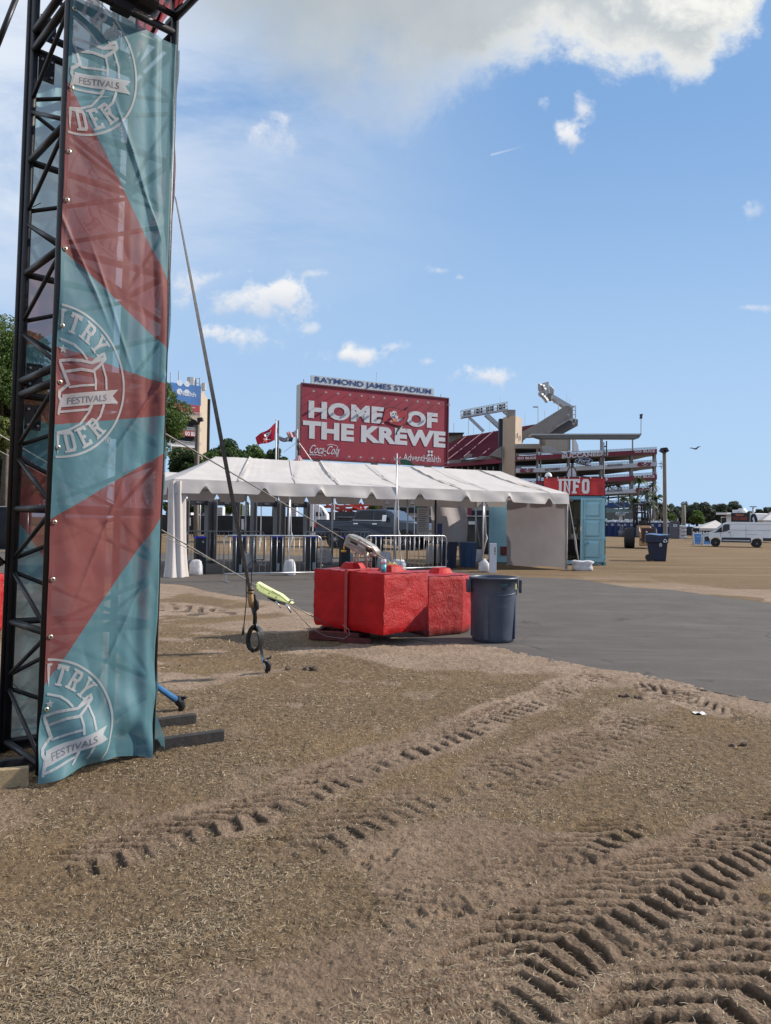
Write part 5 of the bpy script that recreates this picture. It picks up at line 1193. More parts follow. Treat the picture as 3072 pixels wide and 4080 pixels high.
    mb.build('door_frame', CYAN, dr, bevel=.004)
    for z0, z1 in ((1.82, 2.38), (1.07, 1.70), (.28, .93)):
        a = P(d0 + .14, y, z0); w = dw - .30; h = z1 - z0; o = n * .045
        q = [a, a + u * w, a + u * w + UP * h, a + UP * h]; i_ = [a + u * .05 + UP * .05 + o, a + u * (w - .05) + UP * .05 + o, a + u * (w - .05) + UP * (h - .10) + o, a + u * .05 + UP * (h - .10) + o]
        mb = MB(); mb.add(q + i_, [(4, 5, 6, 7), (0, 1, 5, 4), (1, 2, 6, 5), (2, 3, 7, 6), (3, 0, 4, 7)]); mb.build('pressed_panel', CYAN, dr)
    mb = MB(); mb.tube([P(d0 + .16, y - .08, .2), P(d0 + .16, y - .08, 2.45)], .017, 8); lb = mb.build('lock_rod', CYAN, dr, smooth=True)
    mb = MB(); mb.beam(P(d0 + .14, y - .10, .75), P(d0 + .30, y - .10, .88), .03, .05); mb.build('door_handle', CYAND, lb, bevel=.004)
    for z in (.3, 1.0, 1.7, 2.3): mb = MB(); mb.box(P(d1 + .02, y + .03, z), (.12, .10, .12), ax); mb.build('hinge', CYAN, dr, bevel=.006)
    mb = MB(); mb.box(P(d0 + .02, y - .05, 1.35), (.05, .03, .16), ax); mb.build('label_plate', WHP, dr)
    mb = MB(); mb.box(P(d1 + .04, y + .10, 1.4), (.03, .03, 2.2), ax); mb.build('door_gasket', BLKM, dr)
    # wall fittings on the left part
    s = 1.0
    mb = MB(); mb.tube([P(s + .25, -.03, 2.4), P(s + .2, -.04, 2.1), P(s + .3, -.04, 1.9), P(s + .35, -.04, 1.75)], .007, 5); mb.lathe([(.10, 0), (.13, .015), (.10, .03)], P(s + .35, -.03, 1.5), 20, frame(n), caps=False); mb.build('hose_coil', WHP, t, smooth=True)
    mb = MB(); mb.box(P(s, -.03, 1.3), (.12, .04, .10), ax); mb.tube([P(s, -.06, 1.28), P(s - .1, -.05, 1.1), P(s - .1, -.05, .2)], .008, 5); mb.build('power_outlet', CYAND, t)
    mb = MB(); mb.box(P(1.0, -.04, .46), (1.25, .03, .34), ax); mb.build('low_sign', mat('maroon_sign', (.12, .02, .03), .5), t)
    # INFO banner on a frame above
    b0, b1 = .475 * L, L + .03; z0, z1 = 2.62, 3.27
    bn = thing('info_banner', 'red banner with white slab letters INFO on top of the blue container', 'banner', P(b0, 0, z0))
    mb = MB(); mb.grid(lambda a, b: P(b0 + (b1 - b0) * a, -.08 + .012 * math.sin(a * 25 + b * 3) + .010 * math.sin(a * 7 - b * 6), z0 + (z1 - z0) * b + .008 * math.sin(a * 44) * (b - .5)), 60, 10); mb.build('cloth', REDB, bn, smooth=True, recalc=False)
    mb = MB(); w = (b1 - b0); slabtext(mb, 'INFO', P(b0 + w * .25, -.125, z0 + .06), u * w * .50, UP * (z1 - z0 - .11), n * .0015, w=.56, h=1., gap=.13, st=.20, ser=.085); mb.build('lettering', WHP, bn, recalc=False)
    mb = MB()
    for z in (z0 - .02, z1 + .02): mb.box(P((b0 + b1) / 2, -.03, z), (w, .04, .045), ax)
    for s in (b0, b1, (b0 + b1) / 2): mb.box(P(s, .0, (z0 + z1) / 2), (.04, .04, z1 - z0 + .02), ax)
    mb.build('frame', BLKM, bn)
    for k in range(6): mb = MB(); s = b0 + w * (.05 + .18 * k); mb.tube([P(s, -.10, z1 - .03), P(s, -.06, z1 + .04)], .012, 5); mb.build('tie', WHP, bn)
    # football shaped panel behind the banner
    c = P(b0 + w * .46, .35, 2.62); f = thing('football_cutout', 'grey football shaped cutout with black outline rising behind the INFO banner', 'sign', c)
    pts = [c + u * (.235 * math.sin(a) ** 1 * (1 if a < math.pi else 1)) + UP * (.53 + .62 * -math.cos(a)) for a in [k * math.pi / 14 for k in range(29)]]
    pts = [c + u * (.22 * math.copysign(abs(math.sin(a)) ** .8, math.sin(a))) + UP * (.42 - .68 * math.cos(a)) for a in [k * 2 * math.pi / 28 for k in range(28)]]
    mb = MB(); mb.prism(pts, -n * .05); mb.build('panel', mat('pale_panel', (.50, .52, .54), .5), f)
    mb = MB(); mb.tube([p + n * .01 for p in pts] + [pts[0] + n * .01], .022, 6, caps=False); mb.build('outline', BLKM, f)
    mb = MB(); mb.box(c + UP * .45 + n * .012, (.035, .02, 1.3), ax); mb.build('seam', BLKM, f)
    # small white rounded lamp beside it
    c = P(b0 + w * .07, .3, 3.1); g = thing('dome_light', 'small white domed light on the container roof left of the football cutout', 'lamp', c)
    mb = MB(); mb.lathe([(.0, .40), (.07, .38), (.13, .30), (.14, .18), (.12, .12), (.12, .0)], c, 16, caps=False); mb.build('shell', WHP, g, smooth=True)
    mb = MB(); mb.lathe([(.05, 0), (.05, .02)], c + n * .13 + UP * .2, 12, frame(n)); mb.build('lens', DET, g)
    mb = MB(); mb.tube([c - UP * .5, c], .04, 8); mb.build('stem', ALU, g)
    c = W(2124, 1965, 31.5); mb = MB(); mb.box(V3(c.x, c.y, 2.98), (.11, .1, .62)); tag(mb.build('vent_pipe', ALU), 'pale square vent post above the tent roof left of the INFO banner', 'vent')
container()
# --- vehicles
TYRE = mat('tyre_rubber', (.016, .016, .017), .75, var=.2); GLASS = mat('dark_glass', (.014, .018, .024), .18, spec=.35); CHROME = mat('chrome', (.6, .6, .62), .15, .95)
def wheel(parent, c, r, w, ax, rim=STEEL, spokes=0):
    """c: wheel centre, ax: outward axle direction"""
    ax = Vector(ax).normalized(); f_ = frame(ax)
    mb = MB(); mb.lathe([(r * .62, -w / 2), (r * .93, -w / 2), (r, -w / 2 + .03), (r, w / 2 - .03), (r * .93, w / 2), (r * .62, w / 2)], c, 32, f_, caps=True); ty = mb.build('tyre', TYRE, parent, smooth=False)
    mb = MB(); mb.lathe([(r * .60, w / 2 + .004), (r * .58, w / 2 - .03), (r * .25, w / 2 - .02), (r * .20, w / 2 + .012), (.001, w / 2 + .015)], c, 24, f_, caps=False)
    for k in range(spokes):
        a = k * 6.283 / spokes; d = f_[0] * math.cos(a) + f_[1] * math.sin(a); mb.beam(c + d * r * .18 + ax * (w / 2), c + d * r * .60 + ax * (w / 2 + .002), .06, .02)
    mb.build('rim', rim, ty, smooth=False)
def profile_body(mb, pts, o, u, n, w, inset=None):
    """side profile (x along u, z) extruded across n by w, with optional tumblehome"""
    P = [Vector(p) for p in pts]; k = len(P)
    secs = [(-w / 2, 1), (-w / 2 + .0, 0), (w / 2, 0), (w / 2, 1)]
    def pt(p, s):
        ins = (inset(p.y) if inset else 0); return o + u * p.x + UP * p.y + n * (s * (w / 2 - ins))
    vs = [pt(p, -1) for p in P] + [pt(p, 1) for p in P]
    mb.add(vs, [tuple(range(k)), tuple(range(2 * k - 1, k - 1, -1))] + [(i, i + k, (i + 1) % k + k, (i + 1) % k) for i in range(k)])
def van():
    WV = mat('van_white', (.70, .71, .73), .28, var=.03, vs=1.5, coat=.3); CL = mat('van_cladding', (.022, .024, .034), .6)
    fw = W(2851, 2178, 58.5); rw = W(3016, 2181, 57.5); fw.z = rw.z = 0; u = (rw - fw).normalized(); n = V3(u.y, -u.x, 0)
    if n.y > 0: n = -n     # n faces the viewer
    k = (rw - fw).length / 3.3; t = thing('cargo_van', 'white cargo van with black lower trim parked side-on at the right edge', 'van', fw); o = fw - n * (.95 * k)
    S = lambda L: [(a * k, b * k) for a, b in L]
    body = S([(-.88, .45), (-.90, .80), (-.80, 1.04), (-.50, 1.18), (-.12, 1.28), (.70, 1.96), (.98, 2.05), (1.4, 2.08), (4.35, 2.08), (4.52, 2.0), (4.58, 1.2), (4.58, .62), (4.1, .55), (3.72, .55)] + [(3.3 + .44 * math.cos(a), .36 + .44 * math.sin(a)) for a in np.linspace(.45, 2.7, 8)] + [(2.88, .38), (.45, .38)] + [(.44 * math.cos(a), .36 + .44 * math.sin(a)) for a in np.linspace(.05, 2.95, 9)] + [(-.5, .42)])
    ins = lambda z: max(0, z - 1.15 * k) * .14
    mb = MB(); profile_body(mb, body, o, u, n, 1.95 * k, ins); b = mb.build('body', WV, t, bevel=.04)
    side = lambda x, z, off=.012: o + u * x * k + UP * z * k + n * (.975 * k - ins(z * k) + off)
    def patch(name, L, m, off=.012, par=b, both=True):
        mb = MB(); q = [side(x, z, off) for x, z in L]; mb.prism(q, -n * .015); return mb.build(name, m, par)
    patch('lower_cladding', [(-.89, .45), (-.91, .82), (-.62, .86), (-.50, .66), (-.46, .42)], CL); patch('lower_cladding', [(.46, .40), (.50, .78), (2.80, .80), (2.85, .40)], CL); patch('lower_cladding', [(3.77, .55), (3.75, .80), (4.59, .80), (4.59, .55)], CL)
    for cx in (0, 3.3):
        a0 = np.linspace(0, math.pi, 14); L = [(cx + .43 * math.cos(a), .36 + .43 * math.sin(a)) for a in a0] + [(cx + .38 * math.cos(a), .36 + .38 * math.sin(a)) for a in a0[::-1]]
        mb = MB(); mb.lathe([(.38 * k, 0), (.38 * k, .2)], fw + u * cx * k + UP * .36 * k - n * .24, 24, frame(n)); mb.build('wheel_well', BLKM, b)
    patch('side_step', [(.55, .50), (.55, .60), (2.75, .60), (2.75, .50)], mat('step_silver', (.45, .45, .46), .4), .035)
    patch('side_window', [(-.02, 1.25), (.44, 1.66), (.50, 1.70), (.50, 1.28)], GLASS, .03); patch('side_window', [(.57, 1.29), (.57, 1.75), (.74, 1.88), (1.12, 1.90), (1.12, 1.42), (.92, 1.34)], GLASS, .03)
    patch('window_sill', [(-.20, 1.20), (-.02, 1.25), (.57, 1.29), (.92, 1.34), (.92, 1.31), (.5, 1.24), (-.1, 1.18)], BLKM, .028)
    wsq = []
    mb = MB(); q = [o - u * .06 * k + UP * 1.33 * k + n * .84 * k, o + u * .64 * k + UP * 1.91 * k + n * .76 * k, o + u * .64 * k + UP * 1.91 * k - n * .76 * k, o - u * .06 * k + UP * 1.33 * k - n * .84 * k]; mb.prism([p - u * .03 + UP * .02 for p in q], u * .01); mb.build('windscreen', GLASS, b)
    ln = mat('panel_gap', (.20, .20, .21), .7)
    for L in ([(1.20, .82), (1.22, 1.95)], [(2.42, .82), (2.42, 1.92)], [(1.22, 1.42), (4.45, 1.42)], [(1.22, 1.90), (4.4, 1.90)], [(.40, .84), (.42, 1.22)], [(2.45, 1.10), (3.4, 1.06)]):
        mb = MB(); mb.beam(side(*L[0], .006), side(*L[1], .006), .012, .012); mb.build('panel_gap', ln, b)
    patch('door_handle', [(1.0, 1.17), (1.0, 1.21), (1.17, 1.24), (1.17, 1.20)], BLKM, .03)
    patch('mirror', [(.34, 1.30), (.34, 1.54), (.50, 1.54), (.50, 1.30)], BLKM, .20)
    patch('headlight', [(-.86, .92), (-.80, 1.08), (-.52, 1.22), (-.60, .98)], mat('lamp_glass', (.45, .47, .5), .1, coat=.5), .012); patch('tail_light', [(4.44, .95), (4.42, 1.5), (4.56, 1.52), (4.59, .95)], mat('red_lamp', (.45, .02, .03), .2), .018)
    mb = MB(); mb.prism([side(4.42, 1.54, .012), side(4.42, 1.75, .012), side(4.56, 1.75, .012), side(4.56, 1.54, .012)], -n * .01); mb.build('side_marker', ln, b)
    for x in (0, 3.3):
        wheel(t, fw + u * x * k + UP * .335 * k - n * .10, .335 * k, .22, n, mat('wheel_steel', (.20, .20, .21), .45, .5)); wheel(t, fw + u * x * k + UP * .335 * k - n * 1.75 * k, .335 * k, .22, -n, MATS['wheel_steel'])
van()
bpy.data.objects['cargo_van'].scale = (1, 1, 1.06)
def pickup():
    BP = mat('pickup_blue', (.028, .042, .070), .30, .2, var=.08, vs=1.5, coat=.25)
    fw = W(1616, 2192, 41.6); rw = W(1335, 2182, 43.6); fw.z = rw.z = 0; u = (rw - fw).normalized(); n = V3(u.y, -u.x, 0)
    if n.y > 0: n = -n
    k = (rw - fw).length / 3.9; t = thing('pickup_truck', 'dark blue crew cab pickup truck parked behind the tent, chrome mirrors and grille', 'pickup truck', fw); o = fw - n * .98 * k
    S = lambda L: [(a * k, b * k) for a, b in L]
    body = S([(-.98, .62), (-1.0, 1.12), (-.92, 1.24), (-.1, 1.32), (.35, 1.36), (.95, 1.84), (1.2, 1.93), (2.55, 1.93), (2.82, 1.86), (2.98, 1.36), (5.05, 1.36), (5.10, .78), (4.9, .62), (4.42, .60)] + [(3.9 + .50 * math.cos(a), .44 + .50 * math.sin(a)) for a in np.linspace(.35, 2.8, 9)] + [(3.3, .50), (.6, .50)] + [(.50 * math.cos(a), .44 + .50 * math.sin(a)) for a in np.linspace(.2, 2.9, 9)] + [(-.6, .58)])
    ins = lambda z: max(0, z - 1.2 * k) * .28
    mb = MB(); profile_body(mb, body, o, u, n, 2.0 * k, ins); b = mb.build('body', BP, t, bevel=.05)
    side = lambda x, z, off=.012: o + u * x * k + UP * z * k + n * (1.0 * k - ins(z * k) + off)
    def patch(name, L, m, off=.012):
        mb = MB(); mb.prism([side(x, z, off) for x, z in L], -n * .015); return mb.build(name, m, b)
    patch('side_window', [(.95, 1.42), (1.22, 1.84), (1.75, 1.86), (1.75, 1.42)], GLASS, .03); patch('side_window', [(1.85, 1.42), (1.85, 1.86), (2.50, 1.86), (2.75, 1.76), (2.85, 1.42)], GLASS, .03)
    mb = MB(); q = [o + u * .38 * k + UP * 1.38 * k + n * .88 * k, o + u * .97 * k + UP * 1.85 * k + n * .76 * k, o + u * .97 * k + UP * 1.85 * k - n * .76 * k, o + u * .38 * k + UP * 1.38 * k - n * .88 * k]; mb.prism([p - u * .03 + UP * .025 for p in q], u * .01); mb.build('windscreen', mat('screen_glass', (.06, .08, .11), .12, spec=.6), b)
    for x0 in (1.55, 2.60): patch('door_handle', [(x0, 1.20), (x0, 1.25), (x0 + .25, 1.25), (x0 + .25, 1.20)], CHROME, .03)
    patch('mirror', [(.98, 1.36), (.98, 1.66), (1.20, 1.66), (1.20, 1.36)], CHROME, .25); patch('window_trim', [(.9, 1.385), (.9, 1.405), (2.9, 1.405), (2.9, 1.385)], CHROME, .065)
    ln = mat('truck_gap', (.006, .008, .012), .6)
    for L in ([(.85, .56), (.85, 1.38)], [(1.80, .56), (1.80, 1.86)], [(2.92, .56), (2.92, 1.38)], [(.5, 1.05), (5.0, 1.08)]): mb = MB(); mb.beam(side(*L[0], .006), side(*L[1], .006), .018, .012); mb.build('panel_gap', ln, b)
    patch('tail_light', [(5.0, .98), (5.0, 1.30), (5.11, 1.30), (5.11, .98)], MATS['red_lamp'], .02)
    mb = MB(); mb.box(o + u * 4.1 * k + UP * 1.375 * k, (1.9 * k, 1.9 * k, .05), (u, n, UP)); mb.build('bed_cover', BLKM, b, bevel=.02)
    for cx in (0, 3.9):
        mb = MB(); mb.lathe([(.50 * k, 0), (.50 * k, .3)], fw + u * cx * k + UP * .44 * k - n * .28, 24, frame(n)); mb.build('wheel_well', BLKM, b)
    # front end
    fr = mat('headlamp_glass', (.55, .57, .6), .12, coat=.5)
    mb = MB(); mb.box(o - u * 1.01 * k + UP * .92 * k, (.05, 1.5 * k, .36 * k), (u, n, UP)); g = mb.build('grille', CHROME, b, bevel=.01)
    mb = MB(); mb.box(o - u * 1.03 * k + UP * .92 * k, (.05, 1.25 * k, .10 * k), (u, n, UP)); mb.build('grille_slot', BLKM, g)
    for s in (-1, 1): mb = MB(); mb.box(o - u * .96 * k + n * s * .83 * k + UP * 1.05 * k, (.16, .36 * k, .26 * k), (u, n, UP)); mb.build('headlight', fr, b, bevel=.02)
    mb = MB(); mb.box(o - u * 1.06 * k + UP * .60 * k, (.20, 1.98 * k, .26 * k), (u, n, UP)); mb.build('bumper', CHROME, b, bevel=.04)
    mb = MB(); mb.box(o + u * 5.14 * k + UP * .62 * k, (.14, 1.9 * k, .22 * k), (u, n, UP)); mb.build('bumper', CHROME, b, bevel=.03)
    for x in (0, 3.9):
        wheel(t, fw + u * x * k + UP * .43 * k - n * .10, .43 * k, .27, n, mat('alloy', (.42, .43, .45), .3, .8), 6); wheel(t, fw + u * x * k + UP * .43 * k - n * 1.75 * k, .43 * k, .27, -n, MATS['alloy'], 6)
pickup()
def forklift():
    OR = mat('faded_orange', (.44, .25, .12), .5, var=.1, vs=3, col2=(.25, .13, .07), c2s=6, c2t=(.6, .75))
    c = W(2556, 2182, 50.5); c.z = 0; t = thing('rough_forklift', 'faded orange rough terrain forklift seen from behind, raised black mast', 'forklift', c); S = 50.5 / F / 4.9
    P = lambda x, z, y=0: V3(c.x + (x - 862) * S, c.y + y, max(0.0, (1100 - z) * S))
    mb = MB(); mb.prism([P(820, 1050, 0), P(1000, 1040, 0), P(1072, 990, 0), P(1072, 760, 0), P(1020, 650, .3), P(800, 650, .3), P(820, 760, 0)], V3(0, 1.9, 0)); b = mb.build('body', OR, t, bevel=.05)
    mb = MB(); mb.prism([P(770, 640, .25), P(820, 700, .02), P(820, 870, 0), P(755, 860, .2)], V3(0, 1.5, 0)); mb.build('side_cowl', mat('grey_cowl', (.22, .19, .17), .5), b, bevel=.02)
    mb = MB(); mb.box(P(958, 830, -.02), (.66 * 1.0, .05, .92)); mb.build('rear_grille', mat('maroon_grille', (.045, .018, .02), .6), b, bevel=.02)
    mb = MB(); mb.lathe([(.06, 0), (.06, .02)], P(955, 770, -.05), 16, frame(V3(0, -1, 0))); mb.build('badge', WHP, b)
    for x, z, r in ((858, 910, .05), (838, 930, .05), (890, 985, .04), (860, 850, .03)): mb = MB(); mb.lathe([(r, 0), (r, .02)], P(x, z, -.015), 12, frame(V3(0, -1, 0))); mb.build('rear_hole', BLKM, b)
    for x, w, y in ((635, .66, .5), (1085, .40, .5)):
        cc = P(x, 885, y); cc.z = .68; mb = MB(); mb.lathe([(.35, -w / 2), (.60, -w / 2), (.68, -w / 2 + .06), (.68, w / 2 - .06), (.60, w / 2), (.35, w / 2)], cc, 30, (V3(0, 1, 0), UP, V3(1, 0, 0))); ty = mb.build('tyre', TYRE, t)
        mb = MB(); mb.lathe([(.34, -w / 2 - .01), (.3, 0), (.34, w / 2 + .01)], cc, 20, (V3(0, 1, 0), UP, V3(1, 0, 0))); mb.build('rim', DETD, ty)
    for x, y in ((650, 2.4), (1080, 2.4)):
        cc = P(x, 885, y); cc.z = .68; mb = MB(); mb.lathe([(.35, -.25), (.68, -.2), (.68, .2), (.35, .25)], cc, 30, (V3(0, 1, 0), UP, V3(1, 0, 0))); mb.build('tyre', TYRE, t)
    for x0, x1 in ((595, 735), (1060, 1140)): mb = MB(); mb.prism([P(x0, 860, .1), P(x0, 700, .1), P(x0 + 20, 682, .1), P(x1 - 20, 682, .1), P(x1, 860 if x0 < 700 else 800, .1)], V3(0, 1.0, 0)); mb.build('mudguard', mat('fender_grey', (.035, .038, .048), .5), t, bevel=.02)
    for x0, x1 in ((690, 735), (745, 775), (955, 985), (1000, 1030)): mb = MB(); mb.box(P((x0 + x1) / 2, 540, 1.6), ((x1 - x0) * S, .16, 320 * S)); mb.build('mast_rail', BLKM, t, bevel=.01)
    for z in (395, 500, 640): mb = MB(); mb.box(P(860, z, 1.65), (340 * S, .10, 20 * S)); mb.build('mast_crossbar', BLKM if z > 400 else ALU, t, bevel=.006)
    for x0, x1 in ((695, 735), (895, 940)): mb = MB(); mb.box(P((x0 + x1) / 2, 440, 1.45), ((x1 - x0) * S, .14, 440 * S)); mb.build('inner_mast', BLKM, t, bevel=.01)
    for z, h in ((228, 26), (384, 26), (300, 10)): mb = MB(); mb.box(P(817, z, 1.45), (245 * S, .12, h * S)); mb.build('mast_crossbar', BLKM, t, bevel=.006)
    for x in (780, 860): mb = MB(); mb.tube([P(x, 232, 1.5), P(x, 640, 1.5)], .045, 8); mb.build('lift_cylinder', BLKM, t, smooth=True)
    mb = MB(); mb.box(P(925, 580, 1.75), (120 * S, .03, 170 * S)); mb.build('mast_guard', BLKM, t)
    for x in (880, 940): mb = MB(); mb.tube([P(x, 400, 1.6), P(x, 660, 1.6)], .03, 6); mb.build('lift_chain', BLKM, t)
    for x in (790, 1005): mb = MB(); mb.tube([P(x, 650, .5), P(x - 10, 430, .7), P(x, 425, 1.4)], .035, 8); mb.build('roll_bar', BLKM, t, smooth=True)
    mb = MB(); mb.box(P(880, 620, .9), (.5, .25, .45)); mb.build('seat', BLKM, t, bevel=.05)
    mb = MB(); mb.lathe([(.17, 0), (.19, .02), (.17, .04)], P(835, 590, 1.2), 18, frame(V3(0, -.6, .8)), caps=False); mb.build('steering_wheel', BLKM, t, smooth=True)
    mb = MB(); mb.beam(P(800, 672, .6), P(1000, 632, .6), .05, .12); mb.build('front_rail', BLKM, t)
def lantern_sign():
    t = thing('hanging_sign', 'black square sign with a white lantern emblem behind the forklift mast', 'sign', W(2545, 2100, 70) * V3(1, 1, 0)); S = lambda L: [(2380 + a / 4.9, 1960 + b / 4.9) for a, b in L]
    mb = MB(); PP(mb, S([(690, 218), (935, 218), (935, 372), (690, 372)]), 70, (0, .3, 0)); b = mb.build('panel', BLKM, t); mb = MB(); PP(mb, S([(725, 228), (900, 228), (900, 234), (725, 234)]), 69.9, (0, .05, 0)); mb.build('edge_light', ALU, b)
    mb = MB(); PP(mb, S([(768, 290), (808, 252), (848, 290), (842, 345), (825, 375), (792, 375), (775, 345)]), 69.9, (0, .05, 0)); l = mb.build('lantern', WHP, b)
    for x in (788, 808, 828): mb = MB(); PP(mb, S([(x - 3, 300), (x + 3, 300), (x + 2, 340), (x - 2, 340)]), 69.8, (0, .03, 0)); mb.build('lantern_bar', BLKM, l)
    for x in (700, 925): mb = MB(); PP(mb, S([(x - 4, 372), (x + 4, 372), (x + 4, 900), (x - 4, 900)]), 70.1, (0, .08, 0)); mb.build('post', BLKM, t)
lantern_sign(); forklift()
bpy.data.objects['rough_forklift'].rotation_euler = (0, 0, -.32)
def toilets():
    TB = mat('toilet_blue', (.014, .032, .12), .45, var=.12, vs=3); TG = mat('toilet_grey', (.085, .085, .105), .5, var=.08); TRF = mat('toilet_roof', (.55, .56, .58), .4)
    def one(label, m):
        t = thing('portable_toilet', label, 'portable toilet', (0, 0, 0), 'portable toilets in a row' if m is TB else None)
        mb = MB(); mb.box((0, .5, .97), (1.04, 1.0, 1.94)); b = mb.build('cabin', m, t, bevel=.03)
        mb = MB(); mb.box((0, -.012, .95), (.80, .03, 1.75)); d = mb.build('door', m, t, bevel=.01)
        mb = MB(); mb.box((.32, -.04, 1.0), (.05, .03, .12)); mb.build('door_handle', BLKM, d)
        mb = MB(); mb.box((.02, -.035, 1.60), (.42, .012, .30)); mb.build('sign_plate', mat('plate_white', (.55, .56, .6), .5), d)
        mb = MB(); mb.box((.02, -.043, 1.58), (.30, .006, .12)); mb.build('sign_mark', mat('mark_blue', (.2, .22, .32), .5), d)
        mb = MB(); mb.prism([(-.56, -.05, 1.93), (-.52, -.05, 2.06), (-.25, -.05, 2.18), (.25, -.05, 2.18), (.52, -.05, 2.06), (.56, -.05, 1.93)], (0, 1.1, 0)); mb.build('roof', TRF if m is TB else TG, t, bevel=.02)
        mb = MB(); mb.tube([(.4, .85, 1.9), (.4, .85, 2.4)], .05, 8); mb.build('vent_pipe', TRF, t); return t
    k = 108 / F
    proto = None; xs = [2388, 2413.5, 2439, 2464.5, 2490, 2515.5, 2541, 2573, 2600, 2627.5, 2658]
    labs = ['first blue portable toilet beside the container corner', 'second blue portable toilet right of the container', 'third blue portable toilet right of the container', 'fourth blue portable toilet, behind the grey hand wash stand', 'fifth blue portable toilet, left of the forklift wheels', 'blue portable toilet just behind the left forklift wheel', 'blue portable toilet behind the forklift mast', 'blue portable toilet behind the forklift seat', 'blue portable toilet right of the forklift body', 'blue portable toilet above the recycling cart lid', 'blue portable toilet beside the wooden light pole']
    for i, x in enumerate(xs):
        p = W(x, 2130, 106 - i * .9); p.z = 0; sc = (25.6 * p.y / F) / 1.06
        if proto is None: proto = one(labs[0], TB); proto.location = p; proto.scale = (sc, sc, 1); 
        else: dup(proto, p, 0, labs[i], scale=(sc, sc, 1))
    g = one('dark grey portable toilet at the right end of the blue row', TG); p = W(2689, 2140, 92); p.z = 0; g.location = p; g.rotation_euler = (0, 0, R(-14))
    hw = thing('hand_wash_stand', 'white stacked water tank stand right of the grey portable toilet', 'water tank', W(2718, 2140, 93) * V3(1, 1, 0))
    c = Vector(hw.location)
    for z0, z1, w in ((0, .32, .95), (.40, .78, .85), (.86, 1.24, .85), (1.32, 1.62, .9)): mb = MB(); mb.box(c + UP * (z0 + z1) / 2, (w, .6, z1 - z0)); mb.build('tank', TRF, hw, bevel=.08)
    hs = thing('hand_wash_stand', 'grey hand wash stand with towel holder in front of the blue toilets', 'wash stand', W(2476, 2140, 101) * V3(1, 1, 0)); c = Vector(hs.location)
    mb = MB(); mb.lathe([(.36, 0), (.42, .75), (.40, .85)], c, 16); mb.build('barrel', mat('wash_grey', (.14, .15, .17), .5), hs, smooth=True)
    mb = MB(); mb.box(c + UP * 1.15, (.45, .2, .6)); mb.build('dispenser', DET, hs, bevel=.08); mb = MB(); mb.lathe([(.16, 0), (.2, .06), (.1, .14)], c + UP * 1.45, 14); mb.build('cap', DET, hs, smooth=True)
toilets()
def aframes():
    BL_ = mat('sign_blue', (.055, .19, .42), .5, var=.05)
    for x0, x1, d, lab, tilt in ((2767, 2800, 63.5, 'blue A-frame sign with white border standing upright left of the van', 0), (2801, 2832, 63, 'blue A-frame sign half hidden by the van nose, leaning top to the right', .1)):
        a = W(x0, 2170, d); b = W(x1, 2170, d); a.z = b.z = 0; w = (b - a).length; t = thing('sandwich_sign', lab, 'sign', a, 'blue sandwich signs by the van')
        sh = V3(tilt, .22, 0)
        Q = lambda s, z, y=0: a + V3(s * w + tilt * z, .25 * z + y, z)
        mb = MB(); mb.prism([Q(0, .0), Q(1, .0), Q(1, 1.0), Q(0, 1.0)], V3(0, .04, 0)); fr = mb.build('frame', WHP, t)
        mb = MB(); mb.prism([Q(.07, .08, -.012), Q(.93, .08, -.012), Q(.93, .92, -.012), Q(.07, .92, -.012)], V3(0, .01, 0)); mb.build('face', BL_, fr)
        mb = MB(); mb.prism([Q(.30, .68, -.02), Q(.78, .68, -.02), Q(.78, .72, -.02), Q(.30, .72, -.02)], V3(0, .005, 0)); mb.prism([Q(.25, .14, -.02), Q(.80, .14, -.02), Q(.80, .19, -.02), Q(.25, .19, -.02)], V3(0, .005, 0)); mb.build('text_rows', mat('sign_pale', (.3, .42, .6), .5), fr)
        mb = MB(); mb.prism([V3(0, .5, 0) + Q(0, .0), V3(0, .5, 0) + Q(1, .0), Q(1, 1.0, .03), Q(0, 1.0, .03)], V3(0, .03, 0)); mb.build('rear_leg', WHP, t)
        for s in (.05, .5, .95): mb = MB(); mb.box(Q(s, 1.04), (.1, .06, .1)); mb.build('hinge', WHP, t)
aframes()
def trailer():
    a = W(2880, 2140, 84); b = W(3010, 2140, 80); a.z = b.z = 0; u = (b - a).normalized(); n = V3(u.y, -u.x, 0); n = -n if n.y > 0 else n
    L = (b - a).length; t = thing('food_trailer', 'white food trailer with a black sign panel behind the cargo van', 'food trailer', a); ax = (u, n, UP); P = lambda s, z, y=0: a + u * s * L + UP * z - n * y
    mb = MB(); mb.box(P(.55, 1.75, 1.1), (L * .9, 2.2, 2.5), ax); b_ = mb.build('body', WHP, t, bevel=.06)
    mb = MB(); mb.box(P(.10, 2.95, .6), (L * .35, 2.6, .22), ax); mb.build('awning', WHP, t, bevel=.04)
    mb = MB(); mb.box(P(.55, 2.55, -.02), (L * .56, .06, 1.0), ax); sg = mb.build('sign_panel', BLKM, b_)
    mb = MB(); mb.text('MEXAS', P(.42, 2.73, -.06), u * L * .24, UP * .2, bold=.02); mb.build('lettering', mat('sign_orange', (.55, .16, .09), .5), sg)
    mb = MB(); mb.text('TNT CAFE', P(.32, 2.28, -.06), u * L * .44, UP * .32, bold=.03); mb.build('lettering', mat('sign_red', (.30, .04, .03), .5), sg)
    mb = MB(); mb.box(P(-.02, 2.2, .3), (.9, .05, .9), ax); br = mb.build('menu_board', WHP, t); mb = MB(); mb.box(P(-.02, 2.18, .24), (.72, .02, .7), ax); mb.build('menu_face', BLKM, br)
    mb = MB(); mb.lathe([(.45, 0), (.55, .2), (.3, .5)], P(.40, 3.05, .9), 14); mb.box(P(.28, 3.2, .9), (.8, .8, .4), ax); mb.build('roof_fan', TRFX, t)
    wheel(t, P(.8, .4, .1), .38, .2, n)
